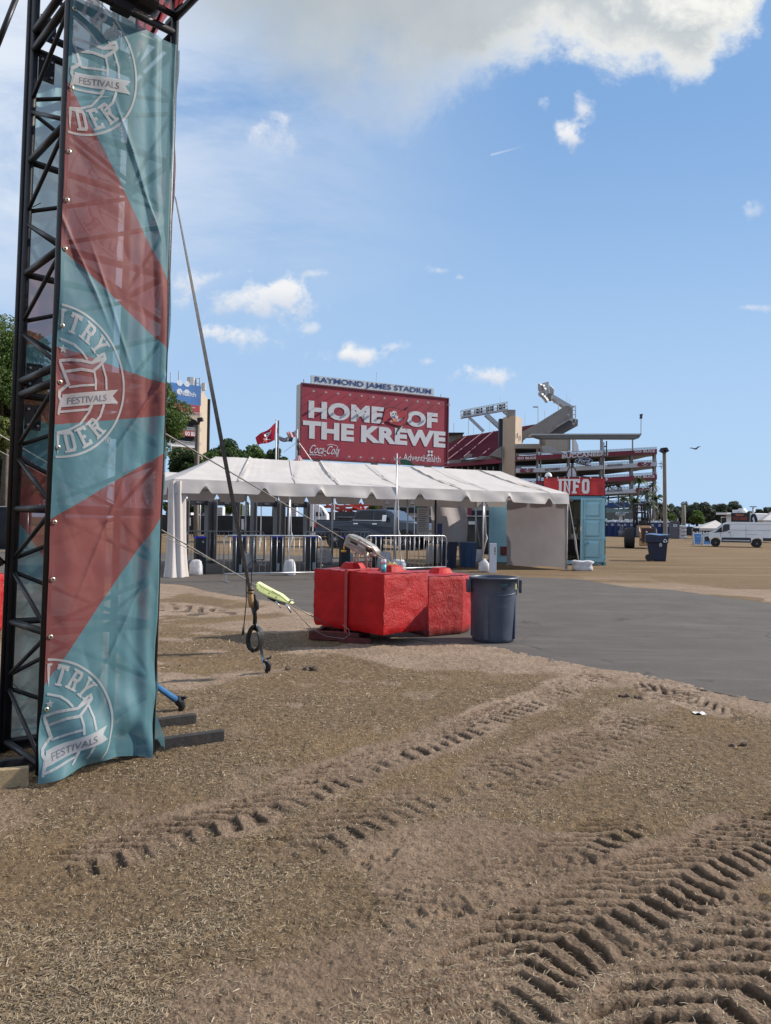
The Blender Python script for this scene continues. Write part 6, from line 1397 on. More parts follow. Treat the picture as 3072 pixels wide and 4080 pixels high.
TRFX = mat('roof_white', (.6, .6, .62), .4)
trailer()
def feather():
    c = W(3005, 2150, 74); c.z = 0; t = thing('feather_flag', 'navy feather flag with curved top right of the food trailer sign', 'flag', c); S = 74 / F
    pts = [W(a, b, 74) for a, b in ((2988, 2092), (2990, 2055), (2996, 2048), (3004, 2046), (3012, 2052), (3018, 2066), (3022, 2092))]
    mb = MB(); mb.prism(pts, V3(0, .03, 0)); mb.build('cloth', NAVY, t); mb = MB(); mb.tube([V3(pts[0].x, 74, 0), pts[0], pts[1], pts[2], pts[3]], .02, 6); mb.build('pole', ALU, t)
    mb = MB(); mb.prism([W(2998, 2066, 73.9), W(3003, 2058, 73.9), W(3008, 2080, 73.9), W(3003, 2084, 73.9)], V3(0, .02, 0)); mb.build('mark', WHP, t)
feather()
def far_tents():
    for i, (px, d, lab) in enumerate([([(2788, 2104), (2869, 2072), (2905, 2100)], 92, 'white tent roof low behind the blue signs left of the van'), ([(3040, 2072), (3120, 2018), (3200, 2070)], 76, 'white tent roof rising at the right edge behind the van')]):
        t = thing('event_tent', lab, 'tent', W(*px[0], d) * V3(1, 1, 0)); A, T, B = [W(*p, d) for p in px]; A.z = B.z = min(A.z, B.z); bk = V3(2.2 if i else 1.5, 6, 0)
        mb = MB(); mb.add([A, B, B + bk, A + bk, T + bk * .5], [(0, 1, 4), (1, 2, 4), (2, 3, 4), (3, 0, 4)]); mb.build('roof', VINYL, t)
        mb = MB()
        for p in (A, B, A + bk, B + bk): mb.tube([V3(p.x, p.y, 0), p], .04, 6)
        mb.build('poles', ALU, t); mb = MB(); mb.grid(lambda u, v: A.lerp(B, u) - UP * .3 * v, 6, 1); mb.build('valance', VINYL, t)
far_tents()
# ------------------------------------------------------------ billboard
BBR = mat('billboard_red', (.26, .020, .038), .5, var=.10, vs=.5, col2=(.22, .016, .035), c2s=.35, c2t=(.48, .60), stretch=(1, 1, .35))
BBW = mat('billboard_white', (.50, .51, .54), .5, var=.04, vs=1)
GREYC = mat('grey_cladding', (.42, .43, .45), .5, var=.06)
def PP(mb, pts, d, ext=(0, 1, 0)):   # pts in photo px at depth d (number or list)
    ds = d if isinstance(d, (list, tuple)) else [d] * len(pts); mb.prism([W(a, b, y) for (a, b), y in zip(pts, ds)], ext)
def billboard():
    TL = W(1200.8, 1526.3, 120); TR = W(1785.7, 1588.7, 132.6); TR.z = TL.z = (TL.z + TR.z) / 2; u = (TR - TL); Wd = u.length; u.normalize(); n = V3(u.y, -u.x, 0); n = -n if n.y > 0 else n; ax = (u, n, UP)
    zb = W(1782.8, 1858.6, 132.6).z; H = TL.z - zb; t = thing('billboard', 'huge red billboard reading HOME OF THE KREWE with a blue lettered name board on top', 'billboard', V3(TL.x, TL.y, 0))
    P = lambda s, z, y=0.: TL + u * (s * Wd) - UP * ((1 - z) * H) + n * y
    mb = MB(); mb.box(P(.5, .5, -1.1), (Wd, 2.0, H), ax); mb.build('cabinet', GREYC, t)
    mb = MB(); mb.box(P(.5, .5, -.04), (Wd - .3, .06, H - .3), ax); fc = mb.build('printed_face', BBR, t)
    mb = MB()
    for s, z, a, b in ((.5, 1.0, Wd + .1, .2), (.5, 0.0, Wd + .1, .2)): mb.box(P(s, z, .02), (a, .30, b), ax)
    for s in (0, 1): mb.box(P(s, .5, .02), (.2, .30, H), ax)
    mb.build('rim', mat('maroon_trim', (.12, .02, .03), .5), t)
    # recover plane coordinates from photo pixels
    def sz(px, py):
        d = ray(px, py); k = (TL - EYE).dot(n) / d.dot(n); p = EYE + d * k; return (p - TL).dot(u) / Wd, 1 - (TL.z - p.z) / H
    zz = lambda a, b: sz(1100 + a / 2.0825, 1400 + b / 2.0825)
    mb = MB(); lt = mb
    def word(t_, bl, br, tl, bold=.055):
        (s0, z0), (s1, z1), (s2, z2) = zz(*bl), zz(*br), zz(*tl); zlo = (z0 + z1) / 2
        mb.text(t_, P(s0, zlo, .05), u * (s1 - s0) * Wd, UP * (z2 - zlo) * H, bold=bold)
    word('HOME', (268, 552), (893, 605), (268, 405)); word('OF', (1080, 628), (1338, 635), (1078, 488)); word('THE', (220, 720), (645, 748), (220, 572)); word('KREWE', (703, 752), (1404, 802), (703, 612))
    mb.build('lettering', BBW, fc, recalc=False)
    mb = MB(); (s0, z0), (s1, z1), (s2, z2) = zz(268, 850), zz(515, 865), zz(268, 770)
    vs, fs = textgeo('Coca-Cola', .004); mb.add([P(s0, (z0 + z1) / 2, .05) + u * ((a + b * .10) * (s1 - s0) * Wd) + UP * (b * (z2 - z0) * H * .9 + .12) for a, b in vs], fs)
    for q in ribbon([(.02, -.02), (.12, -.10), (.3, -.04), (.45, -.16)], .06) + ribbon([(.62, 1.02), (.75, 1.14), (.95, 1.02)], .05): mb.add([P(s0, (z0 + z1) / 2, .06) + u * (p.x * (s1 - s0) * Wd) + UP * (p.y * (z2 - z0) * H) for p in q], [(0, 1, 2, 3)])
    mb.build('script_logo', BBW, fc, recalc=False)
    mb = MB(); (s0, z0), (s1, z1), (s2, z2) = zz(1055, 900), zz(1362, 918), zz(1055, 868); mb.text('AdventHealth', P(s0, (z0 + z1) / 2 - .005, .05), u * (s1 - s0) * Wd, UP * 1.1, bold=.0)
    cs, cz = zz(1278, 847)
    for i in (-1, 1):
        for j in (-1, 1): mb.add([P(cs, cz, .05) + u * (i * .29 + .24 * math.cos(k * .785 + .39)) + UP * (j * .29 + .24 * math.sin(k * .785 + .39)) for k in range(8)], [tuple(range(8))])
    mb.build('health_logo', BBW, fc, recalc=False)
    # waving flag emblem with skull, sabres and ball
    def Q(L, y): return [P(*zz(a, b), y) for a, b in L]
    fl = [(862, 605), (880, 575), (893, 520), (905, 480), (950, 468), (1000, 478), (1040, 495), (1070, 492), (1088, 470), (1085, 510), (1090, 545), (1078, 575), (1060, 608), (1030, 620), (990, 612), (950, 600), (915, 580), (890, 588)]
    mb = MB(); mb.prism(Q([(975 + (a - 975) * 1.07, 540 + (b - 540) * 1.09) for a, b in fl], .07), n * .03); mb.prism(Q([(1082, 460), (1092, 462), (1005, 690), (990, 688)], .08), n * .02); em = mb.build('flag_outline', BLKM, fc)
    mb = MB(); mb.prism(Q(fl, .12), n * .02); mb.build('flag_field', mat('emblem_red', (.30, .02, .03), .5), em)
    mb = MB(); mb.prism(Q([(1040, 622), (1048, 620), (1018, 680), (1000, 690), (1002, 672)], .13), n * .02); mb.prism(Q([(975 + 25 * math.cos(a), 520 - 26 * math.sin(a)) for a in [k * .5 for k in range(13)]], .15), n * .02); mb.prism(Q([(982, 540), (1012, 535), (1005, 562), (990, 562)], .152), n * .02)
    mb.v = mb.v
    for L in ([(945, 505), (950, 540), (975, 565), (1010, 580), (1048, 560)], [(1048, 560), (1010, 570), (960, 585), (945, 578)]):
        for a, b in zip(L[:-1], L[1:]): mb.beam(P(*zz(*a), .15), P(*zz(*b), .15), .22, .03, n)
    mb.build('skull_and_sabres', BBW, em)
    mb = MB()
    for a, b in ((968, 520), (990, 518)): mb.prism(Q([(a + 6 * math.cos(k), b + 6 * math.sin(k)) for k in range(6)], .18), n * .02)
    mb.prism(Q([(978, 540), (982, 530), (986, 540)], .18), n * .02); mb.build('eye_sockets', BLKM, em)
    mb = MB(); mb.prism(Q([(980 + 20 * math.cos(k * .6), 577 + 11 * math.sin(k * .6)) for k in range(10)], .18), n * .02); mb.build('ball', mat('ball_orange', (.5, .14, .05), .5), em)
    # name board
    a = W(1250, 1493, 120.4); b = W(1730, 1545, 131.6); zt = (a.z + b.z) / 2; hh = zt - TL.z - .15; o = V3(a.x, a.y, 0); uu = V3(b.x - a.x, b.y - a.y, 0); w = uu.length; o = TL + u * ((a - TL).dot(u)); w = (b - a).dot(u)
    bd = mb = MB(); mb.box(V3(o.x, o.y, 0) + u * w / 2 - n * .6 + UP * (TL.z + .12 + hh / 2), (w, .5, hh), ax); nb = mb.build('name_board', mat('name_board_grey', (.45, .50, .53), .4), t)
    mb = MB(); vs, fs = textgeo('RAYMOND JAMES STADIUM', .02); o2 = V3(o.x, o.y, TL.z + .12 + hh * .10) + u * w * .025 - n * .30
    mb.add([o2 + u * (x * w * .95) + UP * (y * hh * .80) for x, y in vs], fs)
    # serif feet for the capitals
    gl = 0
    mb.build('lettering', mat('name_blue', (.012, .045, .18), .5), nb, recalc=False)
    for s in (0.03, .97): mb = MB(); mb.tube([P(s, 1, -1.1), P(s, 1, -1.1) + UP * .9], .08, 6); mb.build('board_post', GREYC, t)
    mb = MB(); p = P(.50, 1., -.8); mb.tube([p, p + UP * 3.3], .035, 6); mb.build('antenna', GREYC, t)
    # floodlights on arms, top and bottom
    m = mat('lamp_grey', (.32, .30, .31), .5)
    for k in range(13):
        for z in (.885, .045):
            s = .055 + k * .0765; p = P(s, z, 0); mb = MB(); mb.tube([p, p + n * 1.3 + UP * .10 * (1 if z > .5 else -1)], .035, 5); mb.box(p + n * 1.4 + UP * .05, (.34, .26, .26), ax); mb.build('floodlight', m, t)
    for s in (.12, .5, .88): mb = MB(); mb.box(P(s, 0, -1.1) * V3(1, 1, 0) + UP * zb / 2, (.9, .9, zb), ax); mb.build('support_column', GREYC, t)
billboard()
# ------------------------------------------------------------ tower block on the left
CONC = mat('beige_concrete', (.42, .345, .26), .8, var=.06, vs=.3, col2=(.36, .30, .23), c2s=.5, c2t=(.55, .7))
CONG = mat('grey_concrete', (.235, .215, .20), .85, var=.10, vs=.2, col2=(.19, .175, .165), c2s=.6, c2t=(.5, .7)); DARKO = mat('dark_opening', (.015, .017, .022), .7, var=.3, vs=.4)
RAILM = mat('rail_metal', (.42, .44, .46), .5, .4)
def left_tower():
    Z = lambda a, b: (650 + a / 2.777, 1400 + b / 2.777); d = 150
    FLp = W(*Z(60, 390), d); FRp = W(*Z(408, 390), d + 4); BRp = W(*Z(496, 390), d + 20); top = FRp.z
    t = thing('stadium_tower', 'tall beige concrete tower with a blue and a red banner, behind the trees left', 'building', V3(FRp.x, FRp.y, 0))
    u = V3(FRp.x - FLp.x, FRp.y - FLp.y, 0); L = u.length; u.normalize(); sd = V3(BRp.x - FRp.x, BRp.y - FRp.y, 0); n = V3(u.y, -u.x, 0); n = -n if n.y > 0 else n
    f0 = V3(FLp.x, FLp.y, 0)
    mb = MB(); mb.prism([f0 + V3(0, 3, 0), f0 + u * L + UP * 0, f0 + u * L + sd, f0 + sd + V3(0, 3, 0)], UP * top) ; mb.build('wall', CONC, t)
    mb = MB(); mb.box(f0 + u * L + sd + UP * top / 2 + V3(.3, 0, 0), (.5, .5, top)); mb.build('dark_edge', BLKM, t)
    z = lambda b: W(650 + 400 / 2.777, 1400 + b / 2.777, d + 4).z
    def band(nm, a0, a1, b0, b1, m, y=.4, th=.5):
        s0 = (W(650 + a0 / 2.777, 1500, d + 4).x - f0.x) / u.x; s1 = (W(650 + a1 / 2.777, 1500, d + 4).x - f0.x) / u.x; mb = MB(); mb.box(f0 + u * (s0 + s1) / 2 + n * y + UP * (z(b0) + z(b1)) / 2, (s1 - s0, th, z(b0) - z(b1)), (u, n, UP)); return mb.build(nm, m, t), s0, s1
    bb, s0, s1 = band('blue_banner', 130, 408, 390, 607, mat('banner_blue', (.045, .14, .36), .5, var=.2, vs=.15))
    mb = MB(); o = f0 + n * .70; mb.text('Health', o + u * (s0 + (s1 - s0) * .30) + UP * z(518), u * (s1 - s0) * .53, UP * (z(468) - z(518)), bold=.015)
    for i in (-1, 1):
        for j in (-1, 1): c = o + u * (s0 + (s1 - s0) * .41 + i * .75) + UP * (z(432) + j * .85); mb.add([c + u * (.62 * math.cos(k * .785 + .39)) + UP * (.62 * math.sin(k * .785 + .39)) for k in range(8)], [tuple(range(8))])
    mb.build('lettering', mat('soft_white', (.55, .6, .68), .5), bb, recalc=False)
    rb, s0, s1 = band('red_banner', 130, 400, 607, 715, mat('banner_red', (.30, .03, .035), .5)); mb = MB(); mb.text('Advent Health', f0 + n * .70 + u * (s0 + (s1 - s0) * .42) + UP * z(642), u * (s1 - s0) * .42, UP * (z(628) - z(644)), bold=.01); mb.build('lettering', MATS['soft_white'], rb, recalc=False)
    band('balcony_front', 130, 400, 715, 785, CONC, .5, .8)
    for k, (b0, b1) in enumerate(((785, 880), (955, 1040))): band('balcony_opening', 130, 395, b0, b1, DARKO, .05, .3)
    gb, s0, s1 = band('name_band', 130, 385, 895, 955, mat('banner_red2', (.34, .03, .035), .5), .7, .4); mb = MB(); mb.text('GO BUCS', f0 + n * .95 + u * (s0 + (s1 - s0) * .52) + UP * z(948), u * (s1 - s0) * .5, UP * (z(905) - z(948)), bold=.04); mb.build('lettering', WHP, gb, recalc=False)
    band('balcony_front', 130, 385, 1040, 1075, WHP, .5, .6)
    for b0, b1 in ((685, 735), (855, 898), (1010, 1050)):
        mb = MB()
        for bb_ in (b0, (b0 + b1) / 2): mb.tube([f0 + n * .9 + UP * z(bb_), f0 + n * .9 + u * L + UP * z(bb_ + 8)], .05, 4)
        for k in range(26): s = L * k / 25; mb.tube([f0 + n * .9 + u * s + UP * z(b1), f0 + n * .9 + u * s + UP * z(b0)], .035, 4)
        mb.build('railing', RAILM, t)
    for a, h, r in ((310, 2.6, .9), (140, 1.4, .2), (170, 4.0, .12), (240, 1.4, .2), (360, 2.6, .15), (405, 2.6, .15), (450, 1.5, .5), (80, 3.6, .12)):
        p = W(650 + a / 2.777, 1540, d + 8); p.z = top - .1; mb = MB(); mb.tube([p, p + UP * h], r, 8); mb.build('roof_mast', GREYC if r > .3 else RAILM, t)
    mb = MB()
    for y in (1.2, .7): mb.tube([W(Z(135, 0)[0], 1540, d + 8) * V3(1, 1, 0) + UP * (top + y), W(Z(250, 0)[0], 1540, d + 8) * V3(1, 1, 0) + UP * (top + y)], .06, 4); mb.tube([W(Z(345, 0)[0], 1540, d + 8) * V3(1, 1, 0) + UP * (top + y * 2), W(Z(410, 0)[0], 1540, d + 8) * V3(1, 1, 0) + UP * (top + y * 2)], .06, 4)
    mb.build('roof_railing', RAILM, t)
left_tower()
# ------------------------------------------------------------ stadium
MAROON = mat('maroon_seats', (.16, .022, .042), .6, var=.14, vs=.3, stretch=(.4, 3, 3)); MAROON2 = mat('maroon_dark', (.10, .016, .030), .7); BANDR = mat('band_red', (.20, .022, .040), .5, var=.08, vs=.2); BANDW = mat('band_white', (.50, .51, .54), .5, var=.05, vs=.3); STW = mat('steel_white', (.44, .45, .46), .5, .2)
def z6(L): return [(1750 + a / 2.563, 1450 + b / 2.563) for a, b in L]
def stadium():
    t = thing('stadium', 'large stadium with maroon seating, a beige stair tower and open ramp storeys with name bands', 'stadium', W(2030, 2097, 190) * V3(1, 1, 0))
    def slabp(nm, L, d, m, ext=(0, 6, 0)):
        mb = MB(); PP(mb, L, d, ext); return mb.build(nm, m, t)
    # seating bowl seen through the open corner: rows rise away from the pitch
    lo = [z6([(x, y)])[0] for x, y in ((60, 1000), (200, 975), (400, 950), (640, 925))]; hi = [z6([(x, y)])[0] for x, y in ((60, 755), (240, 738), (430, 712), (640, 673))]
    lo3 = [W(*p, 196) for p in lo]; hi3 = [W(*p, 236) for p in hi]
    def samp(L, u):
        k = u * (len(L) - 1); i = min(int(k), len(L) - 2); return L[i].lerp(L[i + 1], k - i)
    mb = MB(); NR = 34
    for r in range(NR):
        for k in range(24):
            a0 = samp(lo3, k / 24); a1 = samp(lo3, (k + 1) / 24); b0 = samp(hi3, k / 24); b1 = samp(hi3, (k + 1) / 24)
            p = lambda a, b, v: a.lerp(b, v)
            f0, f1 = r / NR, (r + 1) / NR; A = p(a0, b0, f0); B = p(a1, b1, f0); C = p(a1, b1, f1); D = p(a0, b0, f1); Cz = V3(C.x, C.y, B.z); Dz = V3(D.x, D.y, A.z)
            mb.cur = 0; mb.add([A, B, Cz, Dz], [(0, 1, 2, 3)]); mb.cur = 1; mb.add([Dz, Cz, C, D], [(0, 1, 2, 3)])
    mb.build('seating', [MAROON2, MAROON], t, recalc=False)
    for a, b in (((90, 908), (280, 742)), ((90, 985), (440, 712)), ((250, 958), (560, 690)), ((430, 940), (655, 765))):
        # aisle stairs as stepped rails just above the seats
        a3 = W(*z6([a])[0], 196); b3 = W(*z6([b])[0], 234); k0 = 0
        mb = MB(); mb.tube([a3.lerp(b3, k / 60) + V3(0, -.3, .22 + .14 * (k % 2)) for k in range(61)],   .11, 4)
        mb.build('aisle', mat('aisle_mark', (.20, .07, .09), .7), t)
    slabp('press_box', z6([(95, 718), (245, 705), (240, 745), (110, 800), (95, 800)]), 195, CONG); slabp('press_box_roof', z6([(92, 712), (100, 700), (252, 700), (256, 708), (95, 722)]), 193, BLKM, (0, 8, 0))
    slabp('end_rake', z6([(518, 935), (638, 838), (638, 960)]), 189, CONG); slabp('parapet', z6([(60, 985), (330, 972), (560, 932), (640, 958), (640, 975), (560, 962), (330, 1003), (60, 1020)]), 190, CONG, (0, 3, 0))
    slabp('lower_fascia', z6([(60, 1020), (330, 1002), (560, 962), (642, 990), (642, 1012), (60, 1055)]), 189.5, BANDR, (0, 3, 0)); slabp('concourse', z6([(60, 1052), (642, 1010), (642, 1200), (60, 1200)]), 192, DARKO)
    for k in range(9): x = 100 + k * 64; slabp('concourse_post', z6([(x, 1050), (x + 10, 1050), (x + 10, 1190), (x, 1190)]), 190.5, CONG, (0, 1, 0))
    for a, b in (((250, 960), (300, 915)), ((380, 960), (420, 938))): slabp('vomitory', z6([(a[0] - 30, a[1] + 5), a, b, (b[0] + 40, b[1] + 5), (b[0] + 30, b[1] + 35), (a[0] - 30, a[1] + 25)]), 188.5, CONG, (0, 2, 0))
    # stair tower
    a = W(2005, 1663, 190); b = W(2054, 1661, 186); c = W(2080, 1668, 192); z = a.z; A, B, C = [V3(p.x, p.y, 0) for p in (a, b, c)]; mb = MB(); mb.prism([A, B, C, A + (C - B)], UP * z); mb.build('stair_tower', mat('tower_beige', (.40, .32, .25), .8, var=.05, vs=.2), t)
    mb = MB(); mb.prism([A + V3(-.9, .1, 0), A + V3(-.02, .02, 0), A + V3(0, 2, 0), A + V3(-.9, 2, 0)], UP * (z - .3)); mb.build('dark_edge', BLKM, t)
    mb = MB(); mb.box(V3((B.x + A.x) / 2 + .5, 189, z + .8), (2.0, 2, 1.7)); mb.build('tower_hut', CONG, t)
    for k, (x, y0, y1) in enumerate(((2062, 1725, 1745), (2072, 1735, 1755))): slabp('slot_window', [(x, y0), (x + 1.6, y0), (x + 1.6, y1), (x, y1)], 186.6 + k * 2.4, DARKO, (0, .4, 0))
    # raking concrete stand end
    slabp('upper_rake', z6([(845, 818), (850, 690), (1000, 608), (1290, 428), (1335, 428), (1362, 548), (1240, 625), (1130, 706), (940, 716), (860, 782)]), 196, CONG, (0, 10, 0))
    slabp('upper_seats', z6([(845, 640), (860, 636), (985, 615), (940, 640), (850, 688)]), 197, MAROON, (0, 3, 0))
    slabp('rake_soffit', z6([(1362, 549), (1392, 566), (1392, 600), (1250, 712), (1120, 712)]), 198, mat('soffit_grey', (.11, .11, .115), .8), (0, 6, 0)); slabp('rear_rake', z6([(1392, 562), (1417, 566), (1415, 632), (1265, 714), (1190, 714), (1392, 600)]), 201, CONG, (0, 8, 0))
    slabp('rake_beam', z6([(1180, 640), (1360, 540), (1364, 552), (1200, 652)]), 195.5, mat('pale_concrete', (.30, .29, .28), .8), (0, 2, 0))
    for L in (([(1300, 520), (1328, 505), (1328, 535), (1318, 522)]), ([(1338, 570), (1358, 555), (1358, 580)]), ([(1362, 608), (1382, 596), (1382, 618)])): slabp('white_bracket', z6(L), 194, STW, (0, 1, 0))
    mb = MB()
    for x in (1336, 1362, 1392): mb.tube([W(*z6([(x, 425)])[0], 198), W(*z6([(x, 598 if x > 1340 else 545)])[0], 198)], .14, 5)
    for y in (428, 470, 515, 560): mb.tube([W(*z6([(1338, y)])[0], 198), W(*z6([(1392, y + 4)])[0], 198)], .10, 5)
    mb.build('lattice_frame', STW, t); slabp('frame_panel', z6([(1336, 440), (1362, 440), (1362, 545), (1336, 520)]), 198.5, CONG, (0, 1, 0))
    # floodlight gantries
    def lattice(nm, L, d, rows, dep=2.5):
        g = MB(); P3 = [W(*p, d) for p in z6(L)]; a, b, c, e = P3
        for off in (0, dep):
            o = V3(0, off, 0)
            for i in range(rows + 1): g.tube([a.lerp(e, i / rows) + o, b.lerp(c, i / rows) + o], .09, 4)
            for i in range(11): g.tube([a.lerp(b, i / 10) + o, e.lerp(c, i / 10) + o], .08, 4)
        for i in (0, 10): g.tube([a.lerp(b, i / 10), a.lerp(b, i / 10) + V3(0, dep, 0)], .07, 4); g.tube([e.lerp(c, i / 10), e.lerp(c, i / 10) + V3(0, dep, 0)], .07, 4)
        return g.build(nm, STW, t), (a, b, c, e)
    lg, (a, b, c, e) = lattice('light_gantry', [(228, 474), (700, 386), (697, 466), (228, 548)], 214, 2)
    for k in (0, 1, 2, 3):
        for i in range(4):
            for j in range(4): s = .05 + k * .245 + i * .045; p = a.lerp(b, s).lerp(e.lerp(c, s), .18 + j * .2); mb = MB(); mb.lathe([(.10, 0), (.34, .5)], p + V3(0, 1.0, 0), 7, frame(V3(.2, -.6, -.3))); mb.build('floodlight', DETD if (i + j) % 2 else STW, lg)
    mb = MB(); mb.beam(W(*z6([(228, 545)])[0], 213), W(*z6([(697, 468)])[0], 213), 1.6, .5); mb.build('gantry_deck', STW, lg)
    for p, q, r in (((305, 545), (455, 690), 1.0), ((475, 515), (628, 655), 1.6), ((655, 485), (718, 532), 1.0)): mb = MB(); mb.beam(W(*z6([p])[0], 213), W(*z6([q])[0], 213), r, r * .7); mb.build('gantry_strut', STW, t)
    lg2, _ = lattice('light_gantry', [(1048, 200), (1118, 183), (1122, 300), (1055, 308)], 212, 4, 4); lattice('light_gantry', [(1125, 215), (1172, 260), (1168, 315), (1128, 298)], 215, 2)
    mb = MB(); PP(mb, z6([(1120, 290), (1165, 312), (1160, 345), (1160, 365), (1100, 340)]), 213, (0, 3, 0)); mb.build('gantry_deck', CONG, lg2)
    for p in ((1048, 210), (1048, 232), (1048, 252), (1050, 300), (1062, 308), (1085, 330), (1102, 350), (1112, 365), (1075, 220), (1090, 250)): mb = MB(); mb.lathe([(.25, 0), (.65, .9)], W(*z6([p])[0], 211), 8, frame(V3(-.8, -.4, -.5))); mb.build('floodlight', GREYC, lg2)
    mb = MB(); A, B, C, D = [W(*p, 205) for p in z6([(1150, 318), (1172, 308), (1392, 445), (1300, 432)])]; mb.prism([W(*p, 207) for p in z6([(1160, 352), (1165, 312), (1385, 440), (1330, 445), (1275, 437)])], V3(0, 2.5, 0)); mb.build('gantry_boom', STW, t)
    for x, y0, y1 in ((150, 600, 700), (300, 570, 720), (350, 610, 730), (515, 570, 690), (622, 340, 400), (765, 475, 540), (876, 508, 650), (1010, 440, 600), (1076, 470, 560), (1303, 300, 390), (1332, 355, 405), (1217, 395, 475)):
        d_ = 198; p = W(*z6([(x, y1)])[0], d_); q = W(*z6([(x, y0)])[0], d_); mb = MB(); mb.tube([p, q], .10 if x in (150, 300, 1010, 1217) else .045, 5)
        if x in (1010, 1217): mb.box(q + V3(-.7, 0, 0), (1.2, .5, .3)); 
        mb.build('roof_mast', STW if x < 900 else RAILM, t)
    # canopy roof over the ramps
    mb = MB(); PP(mb, [(2118, 1728), (2555, 1727), (2556, 1729), (2555, 1733), (2120, 1734)], 178, (0, 4, 0)); cr = mb.build('canopy', STW, t); mb = MB(); PP(mb, [(2124, 1734), (2554, 1733), (2546, 1746), (2158, 1745)], 178.3, (0, 3.6, 0)); mb.build('canopy_fascia', mat('canopy_grey', (.15, .165, .175), .6), cr)
    for x in (2150, 2262, 2270, 2393, 2399, 2520): slabp('canopy_post', [(x, 1745), (x + 3.2, 1745), (x + 3.2, 1796), (x, 1796)], 186, CONG, (0, .5, 0))
    # left storeys
    Z7 = lambda L: [(2020 + a / 4.063, 1700 + b / 4.063) for a, b in L]; D = 184
    slabp('storey_slab', Z7([(138, 280), (520, 278), (572, 318), (572, 385), (520, 352), (138, 350)]), D, mat('storey_beige', (.30, .27, .235), .8), (0, 6, 0))
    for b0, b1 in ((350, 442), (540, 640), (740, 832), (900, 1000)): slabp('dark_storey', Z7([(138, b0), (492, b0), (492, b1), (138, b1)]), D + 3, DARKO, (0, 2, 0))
    for x in (482, 538): slabp('column', Z7([(x, 350), (x + 30 if x < 500 else x + 18, 350), (x + 30 if x < 500 else x + 18, 1200), (x, 1200)]), D - .3, CONG, (0, 1.0, 0))
    slabp('rear_wall', Z7([(630, 205), (1010, 205), (1010, 388), (860, 388), (700, 330), (630, 320)]), 194, mat('rear_beige', (.33, .29, .24), .8), (0, 2, 0)); slabp('stair_flight', Z7([(580, 310), (700, 315), (760, 345), (940, 438), (800, 442), (715, 415), (580, 418)]), 186, mat('pale_stair', (.40, .40, .41), .7), (0, 2, 0)); slabp('core_wall', Z7([(560, 195), (630, 195), (630, 320), (580, 310)]), 196, CONG, (0, 3, 0))
    mb = MB(); PP(mb, Z7([(1082, 200), (1110, 205), (1150, 290), (1165, 400), (1082, 400)]), 196, (0, 2, 0)); mb.build('white_cladding', WHP, t)
    # ramp storeys: bands run the whole width (photo y at left x=2056, break x=2160, right x=2618)
    bands = [(1817, 1834, 1812, 1829, 1789, 1807, BANDR), (1866, 1883, 1864, 1881, 1840, 1857, BANDW), (1917, 1934, 1915, 1931, 1890, 1908, BANDR), (1966, 1982, 1964, 1980, 1942, 1959, BANDW), (2014, 2031, 2012, 2030, 1995, 2015, mat('band_blue', (.022, .055, .16), .5)), (2090, 2104, 2088, 2102, 2064, 2080, BANDW)]
    bo = []
    for i, (a0, a1, b0, b1, c0, c1, m) in enumerate(bands):
        xr = 2618 if i < 4 else 2600; mid = lambda p, q: (p + (q - p) * .62, 0)[0]
        L = [(2056, a0), (2160, b0), (2420, b0 + (c0 - b0) * .52), (xr, c0)]; Lb = [(2056, a1), (2160, b1), (2420, b1 + (c1 - b1) * .52), (xr, c1)]
        mb = MB()
        for (p, q), (pb, qb) in zip(zip(L[:-1], L[1:]), zip(Lb[:-1], Lb[1:])): PP(mb, [p, q, qb, pb], D - 1, (0, .5, 0))
        bo.append(mb.build('ramp_band', m, t))
        mb = MB()
        for (p, q) in zip(Lb[:-1], Lb[1:]): PP(mb, [p, q, (q[0], q[1] + 3), (p[0], p[1] + 3)], D - .4, (0, 16, 0))
        mb.build('ramp_deck', CONG, t)
        # rear ramp leg, sloping the other way
        mb = MB(); PP(mb, [(2160, b1 + 14), (2420, b1 + 1), (2612, c1 + 4), (2612, c1 + 9), (2420, b1 + 8), (2160, b1 + 22)], D + 10, (0, 1, 0)); mb.build('rear_ramp', CONG, t)
        mb = MB()
        for dy in (-2.5, -5.5, -8.5):
            for p, q in zip(L[:-1], L[1:]): mb.tube([W(p[0], p[1] + dy, D - .6), W(q[0], q[1] + dy, D - .6)], .05, 4)
        for k in range(50):
            x = 2060 + k * 11.3; 
            y = np.interp(x, [p[0] for p in L], [p[1] for p in L]); mb.tube([W(x, y, D - .6), W(x, y - 9, D - .6)], .04, 4)
        mb.build('railing', RAILM, t)
    for x in (2262, 2392, 2513, 2606):
        slabp('column', [(x, 1800), (x + (10 if x < 2600 else 9), 1800), (x + (9 if x < 2600 else 8), 2120), (x - 1, 2120)], D - .5, CONG, (0, 1.2, 0))
    for x in (2280, 2402): slabp('column', [(x, 1810), (x + 6, 1810), (x + 6, 2110), (x, 2110)], D + 9, CONG, (0, 1.2, 0))
    for k in range(5): y = 1850 + k * 50; slabp('ramp_beam', [(2280, y - 16), (2395, y + 14), (2395, y + 19), (2280, y - 9)], D + 8, CONG, (0, .8, 0))
    # lettering on the bands
    def txt(i, s, p0, p1, h, m=WHP, bold=.04):
        mb = MB(); TX(mb, s, p0, p1, h, D - 1, D - 1, .12, bold); mb.build('lettering', m, bo[i], recalc=False)
    dk = mat('ink_dark', (.09, .05, .06), .6)
    txt(0, 'GO BUCS', (2061, 1831), (2136, 1829), 10); txt(0, 'GO BUCS', (2528, 1804), (2609, 1802), 10); txt(2, 'GO BUCS', (2528, 1905), (2608, 1903), 10); txt(2, 'BUCS', (2100, 1930), (2135, 1929), 10)
